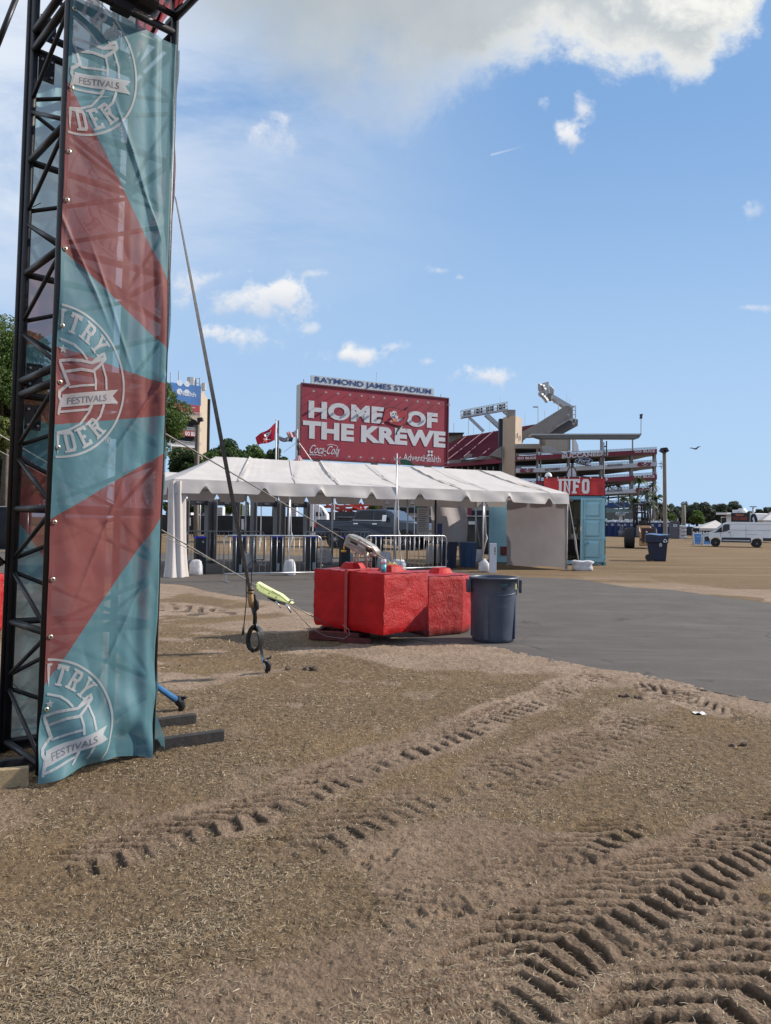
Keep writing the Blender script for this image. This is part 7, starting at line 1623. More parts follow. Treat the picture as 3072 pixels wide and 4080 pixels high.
    mb = MB(); TX(mb, 'BUCCANEERS', (2239, 1827), (2424, 1815), 17, D - 1, D - 1, .14, .05); mb.build('lettering', WHP, bo[0], recalc=False)
    mb = MB(); TX(mb, 'BUCCANEERS', (2250, 1925), (2422, 1914), 15, D - 1, D - 1, .14, .05); mb.build('lettering', WHP, bo[2], recalc=False)
    txt(1, 'BUCCANEERS', (2172, 1877), (2230, 1873), 10, dk, .02); txt(1, 'BUCCANEERS', (2421, 1859), (2481, 1855), 10, dk, .02); txt(3, 'BUCCANEERS', (2419, 1960), (2480, 1957), 10, dk, .02); txt(4, 'BUCS', (2385, 2012), (2422, 2010), 9); txt(5, 'THE OFFICIAL TRUCK OF THE BUCS', (2330, 2094), (2488, 2082), 7, dk, .01)
    for i, (x0, y0) in ((1, (2075, 1866)), (1, (2543, 1842)), (3, (2536, 1944))):
        mb = MB(); PP(mb, [(x0 - 2, y0 + 8), (x0, y0), (x0 + 52, y0 - .5), (x0 + 46, y0 + 15.5), (x0 + 2, y0 + 16), (x0 - 4, y0 + 13)], D - 1.2, (0, .1, 0)); e = mb.build('flag_mark', BANDR, bo[i])
        mb = MB(); cx, cy = x0 + 27, y0 + 5; PP(mb, [(cx + 4.5 * math.cos(k * .7), cy - 1 + 4 * math.sin(k * .7)) for k in range(9)], D - 1.4, (0, .05, 0)); PP(mb, [(cx - 15, cy + 1), (cx - 13, cy + .5), (cx + 2, cy + 8), (cx + 13, cy), (cx + 15, cy + .5), (cx + 3, cy + 10), (cx, cy + 10)], D - 1.4, (0, .05, 0)); mb.build('skull_mark', BANDW, e)
    # oval sign
    oc = (2327, 1836); mb = MB(); el = lambda rx, ry: [(oc[0] + rx * math.cos(k * math.pi / 16), oc[1] + ry * math.sin(k * math.pi / 16)) for k in range(32)]
    PP(mb, el(35, 12), 181, (0, .6, 0)); ov = mb.build('oval_sign', BANDW, t); mb = MB(); PP(mb, el(33, 10.5), 180.9, (0, .08, 0)); mb.build('oval_face', mat('oval_navy', (.012, .03, .09), .4), ov)
    mb = MB(); vs, fs = textgeo('Ford', .01); a = W(2306, 1843, 180.7); b = W(2349, 1843, 180.7); hh = W(2306, 1829, 180.7).z - a.z; mb.add([a + (b - a) * (x + .12 * (y - .5)) + UP * (y * hh) for x, y in vs], fs); mb.build('lettering', WHP, ov, recalc=False)
    slabp('light_pole', [(2554, 1660), (2556, 1660), (2555, 1735), (2553, 1735)], 178, STW, (0, .2, 0)); slabp('pole_lamp', [(2551, 1650), (2561, 1648), (2561, 1652), (2559, 1662), (2561, 1666), (2552, 1668), (2551, 1662), (2553, 1658)], 177.8, DETD, (0, .6, 0))
    slabp('entry_canopy', [(2405, 2022), (2532, 2035), (2534, 2040), (2405, 2042)], 150, mat('canopy_green', (.14, .20, .20), .5), (0, 4, 0)); slabp('entry_brace', [(2408, 1984), (2412, 1984), (2505, 2033), (2498, 2033)], 150, MATS['canopy_green'], (0, .5, 0))
    slabp('lower_wall', [(2406, 2042), (2530, 2042), (2530, 2066), (2406, 2074)], 176, mat('lower_dark_grey', (.10, .11, .105), .7), (0, 2, 0))  # low wall in an even dark grey
stadium()
def sign_oval_small():
    t = thing('oval_sign', 'grey oval sign with script lettering on a post above the blue toilets', 'sign', W(2474, 2100, 140) * V3(1, 1, 0)); c = (2474, 2048)
    mb = MB(); PP(mb, [(c[0] + 19 * math.cos(k * .314), c[1] + 8.5 * math.sin(k * .314)) for k in range(20)], 140, (0, .5, 0)); b = mb.build('plate', GREYC, t)
    mb = MB(); PP(mb, [(c[0] + 15 * math.cos(k * .314), c[1] + 6 * math.sin(k * .314)) for k in range(20)], 139.9, (0, .05, 0)); mb.build('face', mat('oval_slate', (.10, .13, .18), .5), b)
    mb = MB(); TX(mb, 'Ford', (2463, 2052), (2486, 2052), 7, 139.9, 139.9, .08, .02); mb.build('lettering', WHP, b, recalc=False)
    mb = MB(); PP(mb, [(2469, 2056), (2480, 2056), (2480, 2110), (2469, 2110)], 140.1, (0, .4, 0)); mb.build('post', GREYC, t)
sign_oval_small()
# --- flags
def flag(nm, label, pole, dtop, pts, d, m, cat='flag'):
    pass
def flags():
    d = 100; FW = mat('flag_red', (.48, .02, .045), .6, transl=.3)
    def cloth(fn, parent, m, name, nu=24, nv=10, solid=0):
        mb = MB(); mb.grid(fn, nu, nv); return mb.build(name, m, parent, smooth=True, recalc=False)
    Z = lambda a, b: (650 + a / 2.777, 1400 + b / 2.777)
    def quadfn(TLp, TRp, BRp, BLp, y, off=0):
        def f(u, v):
            p = ((TLp[0] * (1 - u) + TRp[0] * u) * (1 - v) + (BLp[0] * (1 - u) + BRp[0] * u) * v, (TLp[1] * (1 - u) + TRp[1] * u) * (1 - v) + (BLp[1] * (1 - u) + BRp[1] * u) * v)
            return W(*Z(*p), d - off) + V3(0, .5 * math.sin(u * 7 + v) * min(1, u * 3, (1 - u) * 3) , .10 * math.sin(u * 8 + 1))
        return f
    t = thing('flagpole', 'white flagpole flying a large red pirate flag above the tree tops', 'flagpole', W(*Z(1251, 1200), d) * V3(1, 1, 0)); b = Vector(t.location)
    top = W(*Z(1253, 765), d); mb = MB(); mb.tube([b, V3(top.x, top.y, top.z)], .09, 8); mb.lathe([(.0, .0), (.15, .08), (.0, .3)], top, 8); mb.build('pole', WHP, t, smooth=True)
    f = quadfn((1244, 797), (1020, 958), (1045, 1040), (1236, 990), d); fl = cloth(f, t, FW, 'pirate_flag')
    g = lambda u, v: f(u, v) + V3(0, -.12, 0)
    mb = MB()
    for q in ribbon(ringpts((.42, .34), .09, 0, 6.283, 12), .08) + ribbon([(.62, .9), (.45, .62), (.28, .38), (.24, .2)], .05) + ribbon([(.25, .85), (.45, .70), (.62, .62)], .05): mb.add([g(p.x, p.y) for p in q], [(0, 1, 2, 3)])
    mb.build('skull_mark', WHP, fl, recalc=False); mb = MB(); mb.add([g(.5 + .10 * math.cos(k), .74 + .08 * math.sin(k)) for k in range(6)], [tuple(range(6))]); mb.build('ball_mark', MATS['ball_orange'], fl, recalc=False)
    t = thing('flagpole', 'darker flagpole with a limp red flag and a dark slate banner', 'flagpole', W(*Z(1272, 1200), d + 1) * V3(1, 1, 0)); b = Vector(t.location); top = W(*Z(1275, 765), d + 1); mb = MB(); mb.tube([b, top], .11, 8); mb.build('pole', DETD, t, smooth=True)
    cloth(quadfn((1272, 835), (1258, 850), (1252, 905), (1270, 900), d, -1), t, FW, 'limp_flag', 8, 6)
    dk = cloth(quadfn((1268, 945), (1442, 955), (1425, 1008), (1268, 990), d, -1), t, mat('flag_slate', (.06, .08, .11), .6), 'slate_flag'); f2 = quadfn((1268, 945), (1442, 955), (1425, 1008), (1268, 990), d, -.85); vs, fs = textgeo('RAYS', .02); mb = MB(); mb.add([f2(.25 + x * .5, .8 - y * .55) for x, y in vs], fs); mb.build('lettering', GREYC, dk, recalc=False)
    t = thing('flagpole', 'flagpole with the stars and stripes, just left of the billboard', 'flagpole', W(*Z(1488, 1200), d) * V3(1, 1, 0)); b = Vector(t.location); top = W(*Z(1486, 862), d); mb = MB(); mb.tube([b, top], .07, 8); mb.build('pole', WHP, t, smooth=True)
    f = quadfn((1484, 868), (1362, 905), (1382, 955), (1482, 945), d); us = MB()
    R1 = mat('stripe_red', (.42, .04, .06), .6, transl=.3); W1 = mat('stripe_white', (.62, .60, .62), .6, transl=.3)
    for k in range(13):
        us.cur = k % 2; us.grid(lambda u, v: f(u, (k + v) / 13), 20, 1)
    fl = us.build('us_flag', [R1, W1], t, recalc=False); mb = MB(); mb.grid(lambda u, v: f(u * .42, v * 7 / 13) + V3(0, -.05, 0), 8, 4); cn = mb.build('canton', mat('canton_blue', (.05, .06, .20), .6), fl, recalc=False)
    mb = MB()
    for i in range(6):
        for j in range(4): c = f(.05 + i * .062, .07 + j * .12) + V3(0, -.08, 0); mb.add([c + V3(-.06, 0, 0), c + V3(0, 0, -.06), c + V3(.06, 0, 0), c + V3(0, 0, .06)], [(0, 1, 2, 3)])
    mb.build('stars', WHP, cn, recalc=False)
flags()
# --- poles
WDP = mat('weathered_wood', (.19, .165, .14), .85, var=.15, vs=3, stretch=(4, 4, .5)); WDD = mat('green_wood', (.20, .20, .13), .85, var=.15, vs=3)
def wood_pole(L, d, r, label, heads=(), m=WDP, arms=()):
    p = W(*L[0], d); t = thing('light_pole', label, 'light pole', V3(p.x, p.y, 0)); P3 = [V3(p.x, p.y, -.2)] + [W(a, b, d) for a, b in L]; mb = MB(); mb.tube(P3, [r * 1.15] + [r * (1.1 - .25 * i / len(L)) for i in range(len(L))], 10); mb.build('pole', m, t, smooth=True)
    for (a, b, w, h, tl) in heads: c = W(a, b, d - .2); mb = MB(); mb.box(c, (w, .45, h), (V3(math.cos(tl), 0, math.sin(tl)), V3(0, 1, 0), V3(-math.sin(tl), 0, math.cos(tl)))); mb.build('floodlight', DETD, t, bevel=.03)
    for (a0, b0, a1, b1) in arms: mb = MB(); mb.tube([W(a0, b0, d), W(a1, b1, d)], .035, 6); mb.build('arm', DETD, t)
    return t
wood_pole([(2651, 2135), (2649, 1980), (2647, 1805), (2646, 1790)], 78, .19, 'tall wooden light pole with two floodlights right of the stadium ramps', [(2640, 1796, .55, .38, -.5), (2652, 1796, .5, .38, .5), (2646, 1786, .5, .12, .1)], arms=[(2640, 1800, 2646, 1810), (2654, 1800, 2647, 1812), (2624, 1847, 2640, 1849), (2624, 1858, 2642, 1857), (2634, 1838, 2634, 1852), (2634, 1858, 2635, 1868)])
wood_pole([(783, 2000), (784, 1860), (787, 1700), (789, 1690)], 62, .19, 'wooden light pole with two floodlights in front of the beige tower', [(771, 1679, .38, .32, -.4), (798, 1672, .42, .3, .15), (790, 1686, .2, .15, 0)], m=WDP, arms=[(775, 1685, 787, 1706), (797, 1680, 788, 1704)])
wood_pole([(2724, 2085), (2724, 2012)], 120, .30, 'bare wooden pole standing among the trees right of the light pole', m=WDP)
wood_pole([(2406, 2030), (2406, 1762)], 40, .028, 'thin grey mast rising behind the right edge of the INFO banner', [], m=DETD, arms=[(2407, 1780, 2416, 1778), (2416, 1820, 2417, 1757)])
wood_pole([(734, 2150), (733, 2004)], 40, .11, 'olive wooden post behind the first metal detector', [(700 + 60, 2010, .22, .2, 0)], m=WDD)
wood_pole([(3001, 2060), (3001, 2022)], 150, .18, 'distant lamp post with a flat crossbar above the food trailer', [(3001, 2019, 1.2, .15, 0)], m=GREYC)
def bird():
    c = W(2770, 1788, 60); t = thing('bird', 'small dark bird gliding in the sky right of the light pole', 'bird', c); m = mat('feather_dark', (.05, .045, .04), .8); s = 60 / F
    mb = MB(); mb.tube([c + V3(-9 * s, 0, 1 * s), c + V3(-5 * s, 0, -1 * s), c, c + V3(4 * s, 0, 0), c + V3(10 * s, 0, -1 * s)], [.005, .035, .07, .05, .01], 8)
    for k, L in enumerate(([(-1, 1), (-9, 5), (-19, 4), (-10, 1), (-1, -2)], [(1, 1), (8, 8), (17, 9), (9, 3), (3, -2)])): mb.prism([c + V3(a * s, (-.15 if k else .15) * abs(a) / 10, b * s) for a, b in L], V3(0, .03, .01))
    mb.build('body', m, t)
bird()
# ------------------------------------------------------------ trees, palms, fences and things behind the tent
def leaf_mat(name, c0, c1, c2):
    M = bpy.data.materials.new(name); M.use_nodes = True; nt = M.node_tree; b = nt.nodes['Principled BSDF']; out = nt.nodes['Material Output']
    at = nt.nodes.new('ShaderNodeAttribute'); at.attribute_name = 'tint'; t = E(nt, at.outputs['Fac'])
    c = nmix(nt, t.ss(0, .55), c0, c1); c = nmix(nt, t.ss(.6, 1), c, c2); nt.links.new(c, b.inputs['Base Color']); b.inputs['Roughness'].default_value = .55
    tr = nt.nodes.new('ShaderNodeBsdfTranslucent'); nt.links.new(c, tr.inputs[0]); mx = nt.nodes.new('ShaderNodeMixShader'); mx.inputs[0].default_value = .35
    nt.links.new(b.outputs[0], mx.inputs[1]); nt.links.new(tr.outputs[0], mx.inputs[2]); nt.links.new(mx.outputs[0], out.inputs[0]); return M
LF_D = leaf_mat('leaf_dark', (.022, .050, .014), (.045, .085, .020), (.085, .13, .030)); LF_M = leaf_mat('leaf_mid', (.045, .085, .018), (.085, .145, .028), (.16, .21, .045)); LF_Y = leaf_mat('leaf_olive', (.08, .11, .025), (.14, .17, .04), (.24, .25, .07)); LF_F = leaf_mat('leaf_far_hazed', (.060, .078, .058), (.085, .108, .075), (.13, .15, .095))  # far greens are paler: distance haze is put into the leaf colour
BARK = mat('bark', (.075, .06, .048), .9, var=.3, vs=6, bump=.01, bs=12)
def leaves(cen, rad, n, size, rs, bias=.6):
    """n leaf sprays in blobs: cen (k,3), rad (k,)"""
    k = rs.choice(len(cen), n, p=rad ** 2.2 / (rad ** 2.2).sum()); d = rs.normal(size=(n, 3)); d /= np.linalg.norm(d, axis=1)[:, None]; r = rs.rand(n) ** (1 / 3) * (1 - bias) + bias * (1 - np.abs(rs.normal(0, .14, n)))
    p = cen[k] + d * (rad[k] * r)[:, None] * np.array([1, 1, .82]); a = rs.normal(size=(n, 3)); a /= np.linalg.norm(a, axis=1)[:, None]; b = np.cross(a, rs.normal(size=(n, 3))); b /= np.linalg.norm(b, axis=1)[:, None]
    s = size * (.6 + .8 * rs.rand(n))[:, None]; V = np.stack([p - a * s, p + b * s * .45, p + a * s, p - b * s * .45], 1); tint = np.clip(rs.rand(n) * .7 + .3 * rs.rand(len(cen))[k], 0, 1); return V.reshape(-1, 3), np.repeat(tint, 4)
def mesh_quads(name, V, m, parent, tint):
    n = len(V) // 4; me = bpy.data.meshes.new(name); me.vertices.add(len(V)); me.vertices.foreach_set('co', V.astype(np.float32).ravel()); me.loops.add(4 * n); me.loops.foreach_set('vertex_index', np.arange(4 * n, dtype=np.int32)); me.polygons.add(n); me.polygons.foreach_set('loop_start', np.arange(0, 4 * n, 4, dtype=np.int32)); me.update(calc_edges=True)
    a = me.attributes.new('tint', 'FLOAT', 'POINT'); a.data.foreach_set('value', tint.astype(np.float32)); me.materials.append(m); o = bpy.data.objects.new(name, me); SC.collection.objects.link(o)
    if parent is not None: attach(o, parent)
    return o
def tree(px, ytop, ybot, wpx, d, m, label, seed, n=9000, size=.16, group=None, airy=.0, blobs=26, trunk=True, cat='tree', name='broadleaf_tree'):
    rs = np.random.RandomState(seed); top = W(px, ytop, d); bot = W(px, ybot, d); w = wpx * d / F / 2; base = V3(top.x, d, 0); h = (top.z - bot.z) / 2; cz = (top.z + bot.z) / 2
    t = thing(name, label, cat, base, group); K = blobs; c = rs.normal(size=(K, 3)); c /= np.linalg.norm(c, axis=1)[:, None]; rr = rs.uniform(.35, .92, K) if airy == 0 else rs.uniform(.45, 1.0, K)
    cen = np.array([base.x, base.y, cz]) + c * rr[:, None] * np.array([w * .78, w * .7, h * .80]); rad = rs.uniform(.24, .42, K) * min(w, h) * (1 - airy * .45); rad *= 1.0
    V, tn = leaves(cen, rad, n, size, rs, .35 if d > 90 else .6); mesh_quads('crown', V, m, t, tn)
    if trunk:
        mb = MB(); tr = max(.10, min(w, h) * .07); mb.tube([base - UP * .1, base + V3(tr * .4, 0, max(.5, cz * .4)), V3(base.x + tr, base.y, max(cz - h * .3, 1))], [tr * 1.4, tr, tr * .7], 8)
        for i in range(0, K, 2): q = Vector(cen[i]); mb.tube([V3(base.x + tr * .6, base.y, max(.6, cz - h * .75)), V3(base.x, base.y, cz - h * .4).lerp(q, .5) + V3(0, 0, -.2), q], [tr * .55, tr * .32, tr * .12], 5)
        mb.build('trunk', BARK, t, smooth=True)
    return t
tree(30, 1175, 1900, 400, 50, LF_M, 'big oak crown filling the sky edge left of the tower', 1, 42000, .10, blobs=60)
tree(250, 1500, 1980, 420, 56, LF_D, 'dark tree seen through the tower lattice behind the big oak', 2, 26000, .12, blobs=44)
tree(25, 1600, 1830, 190, 42, LF_Y, 'bright olive bush crown low in front of the big oak', 3, 14000, .08, blobs=26)
tree(-40, 1750, 2040, 300, 58, LF_D, 'dark undergrowth tree at the far left edge above the black fence', 4, 12000, .14)
tree(120, 1830, 2050, 330, 62, LF_Y, 'olive shrub mass low behind the tower and black fence', 44, 16000, .12, blobs=34)
tree(618, 1450, 1900, 320, 58, LF_M, 'upright green tree right behind the banner edge beside the beige tower', 5, 30000, .10, blobs=50)
tree(735, 1760, 1960, 200, 64, LF_D, 'low dark tree at the foot of the wooden light pole', 6, 12000, .12)
tree(905, 1735, 1960, 240, 105, LF_D, 'wide round tree left of the pirate flag', 7, 16000, .20, blobs=36)
tree(1015, 1752, 1960, 180, 112, LF_M, 'tree directly under the pirate flag', 8, 12000, .20)
tree(835, 1790, 1960, 170, 100, LF_M, 'tree between the beige tower and the wide round tree', 9, 9000, .18)
tree(1092, 1766, 1960, 130, 110, LF_D, 'smaller dark tree under the slate banner', 10, 9000, .18)
tree(1150, 1812, 1960, 90, 112, LF_D, 'low tree at the left foot of the billboard', 11, 5000, .18)
for i, (px, yt, w, d, m, lab, ai) in enumerate([(2672, 2010, 90, 235, LF_F, 'far dark tree just right of the tall light pole', 0), (2722, 2000, 100, 240, LF_F, 'far round dark tree behind the bare wooden pole', 0), (2775, 2005, 80, 238, LF_F, 'far tree between the round dark tree and the thin crowned tree', 0), (2805, 1991, 84, 230, LF_F, 'far thin crowned tree letting the sky through, left of the food trailer', .6),
      (2852, 2012, 80, 236, LF_F, 'far low dark tree between two thin crowned trees', 0), (2880, 1993, 70, 232, LF_F, 'far thin crowned tree above the left end of the food trailer', .6), (2922, 1996, 76, 234, LF_F, 'far thin crowned tree above the food trailer roof', .5), (2984, 2026, 40, 240, LF_F, 'far small tree above the feather flag', 0), (3020, 2030, 50, 238, LF_F, 'far small tree right of the distant lamp post', 0), (3062, 2018, 70, 235, LF_F, 'far tree at the right edge above the white tent roof', .3), (2632, 2040, 60, 225, LF_F, 'far tree between the stadium palms and the light pole', 0)]):
    tree(px, yt - 9, 2098, w * 1.25, d, m, lab, 60 + i, 6500, .30, 'trees along the far edge of the field', airy=max(ai, .35), blobs=34, trunk=True)
for i, (px, yt, w, lab) in enumerate([(2698, 2022, 70, 'low filler tree left of the bare wooden pole in the far line'), (2745, 2018, 70, 'low far tree just right of the bare wooden pole'), (2828, 2020, 66, 'low far tree above the left white tent roof'), (2902, 2016, 60, 'low far tree behind the roof of the food trailer'), (2950, 2022, 56, 'low far tree right of the food trailer roof fan')]):
    tree(px, yt, 2098, w, 246, LF_F, lab, 160 + i, 5000, .30, 'trees along the far edge of the field', blobs=30)
tree(2780, 2024, 2100, 96, 150, LF_M, 'rounded sunlit green tree in front of the far tree line', 81, 9000, .17); tree(2668, 2034, 2098, 56, 150, LF_M, 'small sunlit green tree behind the portable toilets beside the light pole', 82, 6000, .17)
tree(700, 1985, 2070, 150, 82, LF_D, 'dark tree seen under the tent left of the olive post', 83, 6000, .16); tree(800, 1975, 2062, 130, 84, LF_D, 'dark tree seen through the second metal detector', 84, 6000, .16); tree(930, 1980, 2064, 120, 84, LF_M, 'green tree seen under the tent behind the slanting strap', 85, 6000, .16); tree(1490, 1990, 2050, 60, 75, LF_M, 'small green tree behind the pickup cab', 86, 3500, .12)
def palm(px, yc, ybase, d, label, seed, R_=1.9, nf=26, lean=0.):
    rs = random.Random(seed); top = W(px, yc, d); base = V3(top.x + lean, d, 0); t = thing('palm_tree', label, 'palm tree', base, 'palm trees below the stadium ramps')
    mb = MB(); mb.tube([base - UP * .1, base.lerp(top, .5) + V3(.1, 0, 0), top], [.24, .18, .17], 7); mb.build('trunk', BARK, t, smooth=True)
    Vs = []; 
    for k in range(nf):
        a = rs.uniform(0, 6.283); e = rs.uniform(-.5, 1.25); L = R_ * rs.uniform(.8, 1.1); d0 = V3(math.cos(a) * math.cos(e), math.sin(a) * math.cos(e), math.sin(e)); sd = d0.cross(UP).normalized(); p = top.copy(); n_ = 7
        for i in range(n_):
            q = top + d0 * (L * (i + 1) / n_) - UP * (L * .55 * ((i + 1) / n_) ** 2); w = .34 * math.sin(math.pi * min(1, (i + 1.0) / n_ * .9 + .1)) 
            for s in (-1, 1): Vs += [p, p + sd * s * w + (q - p) * .9 - UP * .14, q + sd * s * w * .5 + (q - p) * .5 - UP * .16, q]
            p = q
    V = np.array([tuple(v) for v in Vs]); r2 = np.random.RandomState(seed); mesh_quads('crown', V, LF_F if seed % 2 else LF_D, t, np.repeat(r2.rand(len(V) // 4), 4))
for i, (px, yc, d, lab, ln) in enumerate([(2547, 1912, 150, 'tallest leaning palm in front of the lowest red name band', -.9), (2578, 1960, 140, 'bushy palm right of the tallest leaning palm', .2), (2616, 1982, 138, 'palm at the right end of the ramps beside the light pole', .1), (2484, 1985, 165, 'small palm seen in the gap between the ramp columns', 0), (2532, 1990, 145, 'palm left of the bushy palm above the forklift', .1), (2634, 2014, 150, 'low palm just left of the tall light pole', 0), (2464, 1932, 200, 'palm crown seen through the ramps right of the INFO banner', 0), (2601, 1932, 175, 'palm behind the right end ramp column', 0), (2424, 1936, 200, 'palm crown touching the right edge of the INFO banner', 0), (2590, 2008, 120, 'low bushy palm above the forklift mast', 0)]):
    palm(px, yc, 0, d, lab, 100 + i, R_=1.75 if d > 130 else 1.5, lean=ln)
# fences
SCREEN = mat('black_screen', (.018, .019, .023), .8, var=.25, vs=1.5)
def fence(a, b, h, label, n, zb=.12):
    a = V3(a.x, a.y, 0); b = V3(b.x, b.y, 0); t = thing('screened_fence', label, 'fence', a); u = (b - a)
    mb = MB(); mb.grid(lambda x, y: a + u * x + V3(0, .05 * math.sin(x * n * 6.28) * math.sin(y * 3), zb + (h - zb) * y), n * 6, 4); mb.build('screen', SCREEN, t, smooth=True, solid=.01)
    for k in range(n + 1): p = a + u * (k / n) + V3(0, .06, 0); mb = MB(); mb.tube([p, p + UP * (h + .04)], .03, 6); mb.build('post', STEEL, t, smooth=True)
    for z in (h, zb): mb = MB(); mb.tube([a + UP * z - V3(0, .05, 0), b + UP * z - V3(0, .05, 0)], .022, 6); mb.build('rail', STEEL, t, smooth=True)
fence(W(560, 2000, 72), W(1560, 2000, 62), 1.86, 'long black screened fence behind the pickup and metal detectors', 14); fence(W(1560, 2000, 62), W(1860, 2000, 44), 1.9, 'black screened fence running towards the blue container', 8)
fence(W(1862, 2000, 34.6), W(1962, 2000, 33.6), 1.82, 'short black gate panel with a small white sign left of the container', 1); fence(W(-500, 2000, 32), W(110, 2000, 32), 1.9, 'black screened fence at the far left behind the tower', 5); fence(W(2732, 2000, 118), W(2872, 2000, 112), 1.5, 'low dark fence beyond the turf left of the van', 5)
c = W(1880, 2086, 34.3); mb = MB(); mb.box((c.x, c.y, 1.52), (.30, .02, .14)); tag(mb.build('small_sign', WHP), 'small white sign on the black gate panel left of the container', 'sign')
def backs():
    # grey facade with maroon piers behind the fence
    t = thing('low_building', 'low grey building with maroon piers and dark windows behind the pickup', 'building', W(1600, 2080, 120) * V3(1, 1, 0)); d = 120
    mb = MB(); PP(mb, [(1495, 1985), (2000, 1985), (2000, 2130), (1495, 2130)], d, (0, 8, 0)); mb.build('wall', mat('facade_grey', (.30, .295, .285), .8, var=.06), t)
    for x0, x1, y0, y1 in ((1540, 1680, 2022, 2044), (1712, 1855, 2025, 2050), (1868, 1995, 2034, 2056)): mb = MB(); PP(mb, [(x0, y0), (x1, y0), (x1, y1), (x0, y1)], d - .1, (0, .06, 0)); mb.build('window', DARKO, t)
    for x in (1508, 1688, 1700 + 165): mb = MB(); PP(mb, [(x, 1990), (x + 14, 1990), (x + 14, 2130), (x, 2130)], d - .6, (0, .6, 0)); mb.build('pier', mat('maroon_pier', (.17, .02, .04), .6), t)
    mb = MB(); PP(mb, [(1495, 2002), (2000, 2006), (2000, 2010), (1495, 2006)], d - .3, (0, .3, 0)); mb.build('string_course', GREYC, t)
    # striped marquees
    R1 = MATS['stripe_red']; W1 = MATS['stripe_white']
    for (px, yt, ye, hw, d, lab) in ((1592, 2033, 2067, 74, 56, 'red and white striped marquee behind the pickup bonnet'), (1190, 1812, 1950, 150, 52, 'striped marquee peak showing just above the tent ridge below the billboard')):
        ap = W(px, yt, d); ze = W(px, ye, d).z; r = hw * d / F; t = thing('striped_marquee', lab, 'tent', V3(ap.x, d, 0)); mb = MB(); N = 28
        prof = [(.02, 1.), (.12, .84), (.35, .52), (.7, .2), (1., 0.)]
        for k in range(N):
            mb.cur = k % 2; a0, a1 = k * 2 * math.pi / N, (k + 1) * 2 * math.pi / N
            for (r0, h0), (r1, h1) in zip(prof[:-1], prof[1:]):
                q = lambda rr, hh, a: V3(ap.x + r * rr * math.cos(a), d + r * rr * math.sin(a), ze + (ap.z - ze) * hh); mb.add([q(r0, h0, a0), q(r0, h0, a1), q(r1, h1, a1), q(r1, h1, a0)], [(0, 1, 2, 3)])
        mb.build('roof', [R1, W1], t); 
        for k in range(6): a = k * 1.047; mb = MB(); mb.tube([V3(ap.x + r * .97 * math.cos(a), d + r * .97 * math.sin(a), 0), V3(ap.x + r * .97 * math.cos(a), d + r * .97 * math.sin(a), ze)], .04, 6); mb.build('pole', WHP, t)
        if yt < 1900:
            tp = W(1188, 1758, d); mb = MB(); mb.tube([ap - UP * .1, tp], [.09, .05], 8); mb.lathe([(.10, 0), (.13, .25), (.06, .5)], ap.lerp(tp, .35), 8); mb.lathe([(.06, 0), (.1, .2), (.05, .4)], ap.lerp(tp, .8), 8); mb.build('finial', mat('rusty_dark', (.10, .07, .06), .7), t, smooth=True)
            for x, y in ((1130, 1802), (1240, 1832)): mb = MB(); mb.tube([tp, W(x, y, d)], .015, 4); mb.build('guy_wire', STEEL, t)
    # white truck cab
    d = 60; t = thing('lorry_cab', 'white lorry cab standing behind the fence left of the red steelwork', 'lorry', W(1265, 2080, d) * V3(1, 1, 0))
    mb = MB(); PP(mb, [(1226, 2100), (1226, 2010), (1248, 2004), (1268, 2010), (1285, 2022), (1296, 2040), (1303, 2048), (1304, 2100)], d, (0, 2.4, 0)); b = mb.build('cab', WHP, t, bevel=.08)
    mb = MB(); PP(mb, [(1259, 2040), (1276, 2040), (1281, 2057), (1259, 2057)], d - .03, (0, .05, 0)); mb.build('side_window', GLASS, b); mb = MB(); PP(mb, [(1283, 2034), (1290, 2040), (1292, 2056), (1288, 2056)], d - .05, (0, .05, 0)); mb.build('mirror', BLKM, b)
    mb = MB(); mb.tube([W(1247, 2100, d - .1), W(1247, 2008, d - .1)], .07, 8); mb.build('exhaust', CHROME, b)
    p = W(1240, 2080, d); p.z = .5; wheel(t, p, .5, .3, V3(0, -1, 0)); p = W(1290, 2080, d); p.z = .5; wheel(t, p, .5, .3, V3(0, -1, 0))
    # red ride steelwork
    d = 64; RS = mat('red_steel', (.40, .045, .025), .5, var=.2, vs=3); t = thing('ride_steelwork', 'orange red folded ride steelwork on a trailer behind the fence', 'ride', W(1380, 2080, d) * V3(1, 1, 0))
    for (p, q, w) in (((1290, 2020), (1480, 2012), .12), ((1300, 2012), (1400, 2056), .2), ((1330, 2010), (1440, 2056), .2), ((1395, 2010), (1480, 2050), .25), ((1360, 2056), (1440, 2006), .12), ((1300, 2045), (1480, 2048), .14), ((1320, 2056), (1322, 2012), .14), ((1372, 2056), (1374, 2010), .16), ((1430, 2056), (1432, 2014), .14), ((1470, 2056), (1440, 2012), .14), ((1340, 2030), (1470, 2030), .1)):
        mb = MB(); mb.beam(W(*p, d), W(*q, d + .5), w, .2); mb.build('beam', RS, t)
    for k in range(9): x = 1392 + k * 9; mb = MB(); mb.beam(W(x, 2014 + k * 4, d - .3), W(x + 12, 2010 + k * 4.4, d + .6), .25, .04); mb.build('stair_tread', RS, t)
    mb = MB(); mb.beam(W(1290, 2068, d), W(1480, 2068, d), .3, 1.2); mb.build('trailer_bed', DETD, t)
    for x in (1310, 1335, 1450): p = W(x, 2080, d); p.z = .45; wheel(t, p, .45, .3, V3(0, -1, 0))
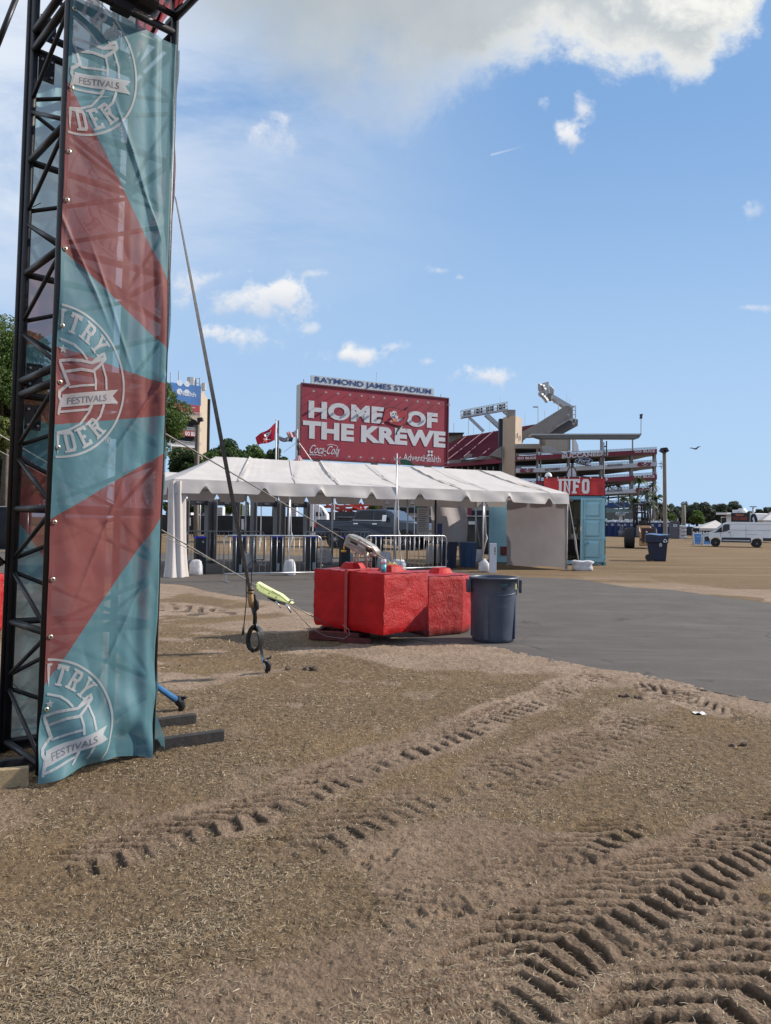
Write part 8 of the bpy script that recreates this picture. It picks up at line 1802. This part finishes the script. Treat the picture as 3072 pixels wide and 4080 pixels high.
    # white utility boxes and vans left
    for i, (x0, x1, y0, d, lab) in enumerate(((712, 729, 2030, 84, 'white rounded camper end seen under the tent beside the first detector'), (747, 762, 2022, 86, 'narrow white cabinet behind the olive post'), (797, 815, 2028, 84, 'white louvred box seen through the first detector'), (856, 888, 2019, 80, 'large white louvred cooling unit between two detectors'), (891, 913, 2036, 84, 'white low van end right of the large louvred unit'), (966, 990, 2010, 82, 'white stacked cabinet with a dark gap right of the slanting strap'), (1160, 1182, 2016, 78, 'white crate stack seen through the right hand detector'))):
        a = W(x0, y0, d); b = W(x1, y0, d); t = thing('utility_unit', lab, 'unit', V3(a.x, d, 0)); mb = MB(); mb.box(V3((a.x + b.x) / 2, d + .6, a.z / 2), (b.x - a.x, 1.2, a.z)); bd = mb.build('casing', WHP, t, bevel=.06)
        for k in range(9): z = a.z * (.50 + .055 * k); mb = MB(); mb.box(V3((a.x + b.x) / 2, d - .02, z), ((b.x - a.x) * .86, .04, a.z * .014)); mb.build('louvre', DET, bd)
    # green feather flags
    G_ = mat('feather_green', (.03, .10, .055), .6, var=.3, vs=2)
    for L, d, lab in (([(1592, 1833), (1600, 1829), (1618, 1830), (1638, 1840), (1652, 1857), (1600, 1850)], 40, 'dark green feather flag tip curving above the tent ridge'), ([(1652, 2008), (1660, 2004), (1690, 2006), (1690, 2048), (1670, 2046), (1656, 2034)], 36, 'green banner fabric hanging behind the middle of the tent'), ([(978, 2004), (985, 1998), (992, 2004), (994, 2056), (976, 2056)], 34, 'green feather flag with white lettering right of the slanting strap')):
        t = thing('feather_flag', lab, 'flag', W(L[0][0], 2080, d) * V3(1, 1, 0)); mb = MB(); PP(mb, L, d, (0, .03, 0)); f = mb.build('cloth', G_, t); mb = MB(); q = [W(*p, d) for p in L[:3]]; mb.tube([V3(q[0].x, d, 0)] + q, .018, 6); mb.build('pole', ALU, t)
        if L[0][0] < 1000: mb = MB(); TX(mb, 'FUN', (988, 2050), (988.5, 2012), 9, d, d, .03); vs, fs = textgeo('FUN', .02); mb = MB(); a = W(981, 2052, d - .03); b = W(981, 2012, d - .03); w = W(989, 2052, d - .03).x - a.x; mb.add([V3(a.x + w * (1 - y), a.y, a.z + (b.z - a.z) * x) for x, y in vs], fs); mb.build('lettering', mat('pale_green', (.4, .5, .42), .6), f)
    # posters on the fence
    for x, y0, y1, lab in ((755, 2062, 2095, 'small white notice on the black fence beside the first detector'), (951, 2066, 2104, 'white notice on the black fence right of the slanting strap'), (966, 2068, 2110, 'second white notice on the black fence right of the slanting strap'), (1430, 2085, 2093, 'tiny white plate on the fence behind the pickup roof')):
        mb = MB(); PP(mb, [(x - 4, y0), (x + 4, y0), (x + 4, y1), (x - 4, y1)], 61 if x < 1200 else 60.5, (0, .03, 0)); tag(mb.build('notice', WHP), lab, 'notice')
backs()
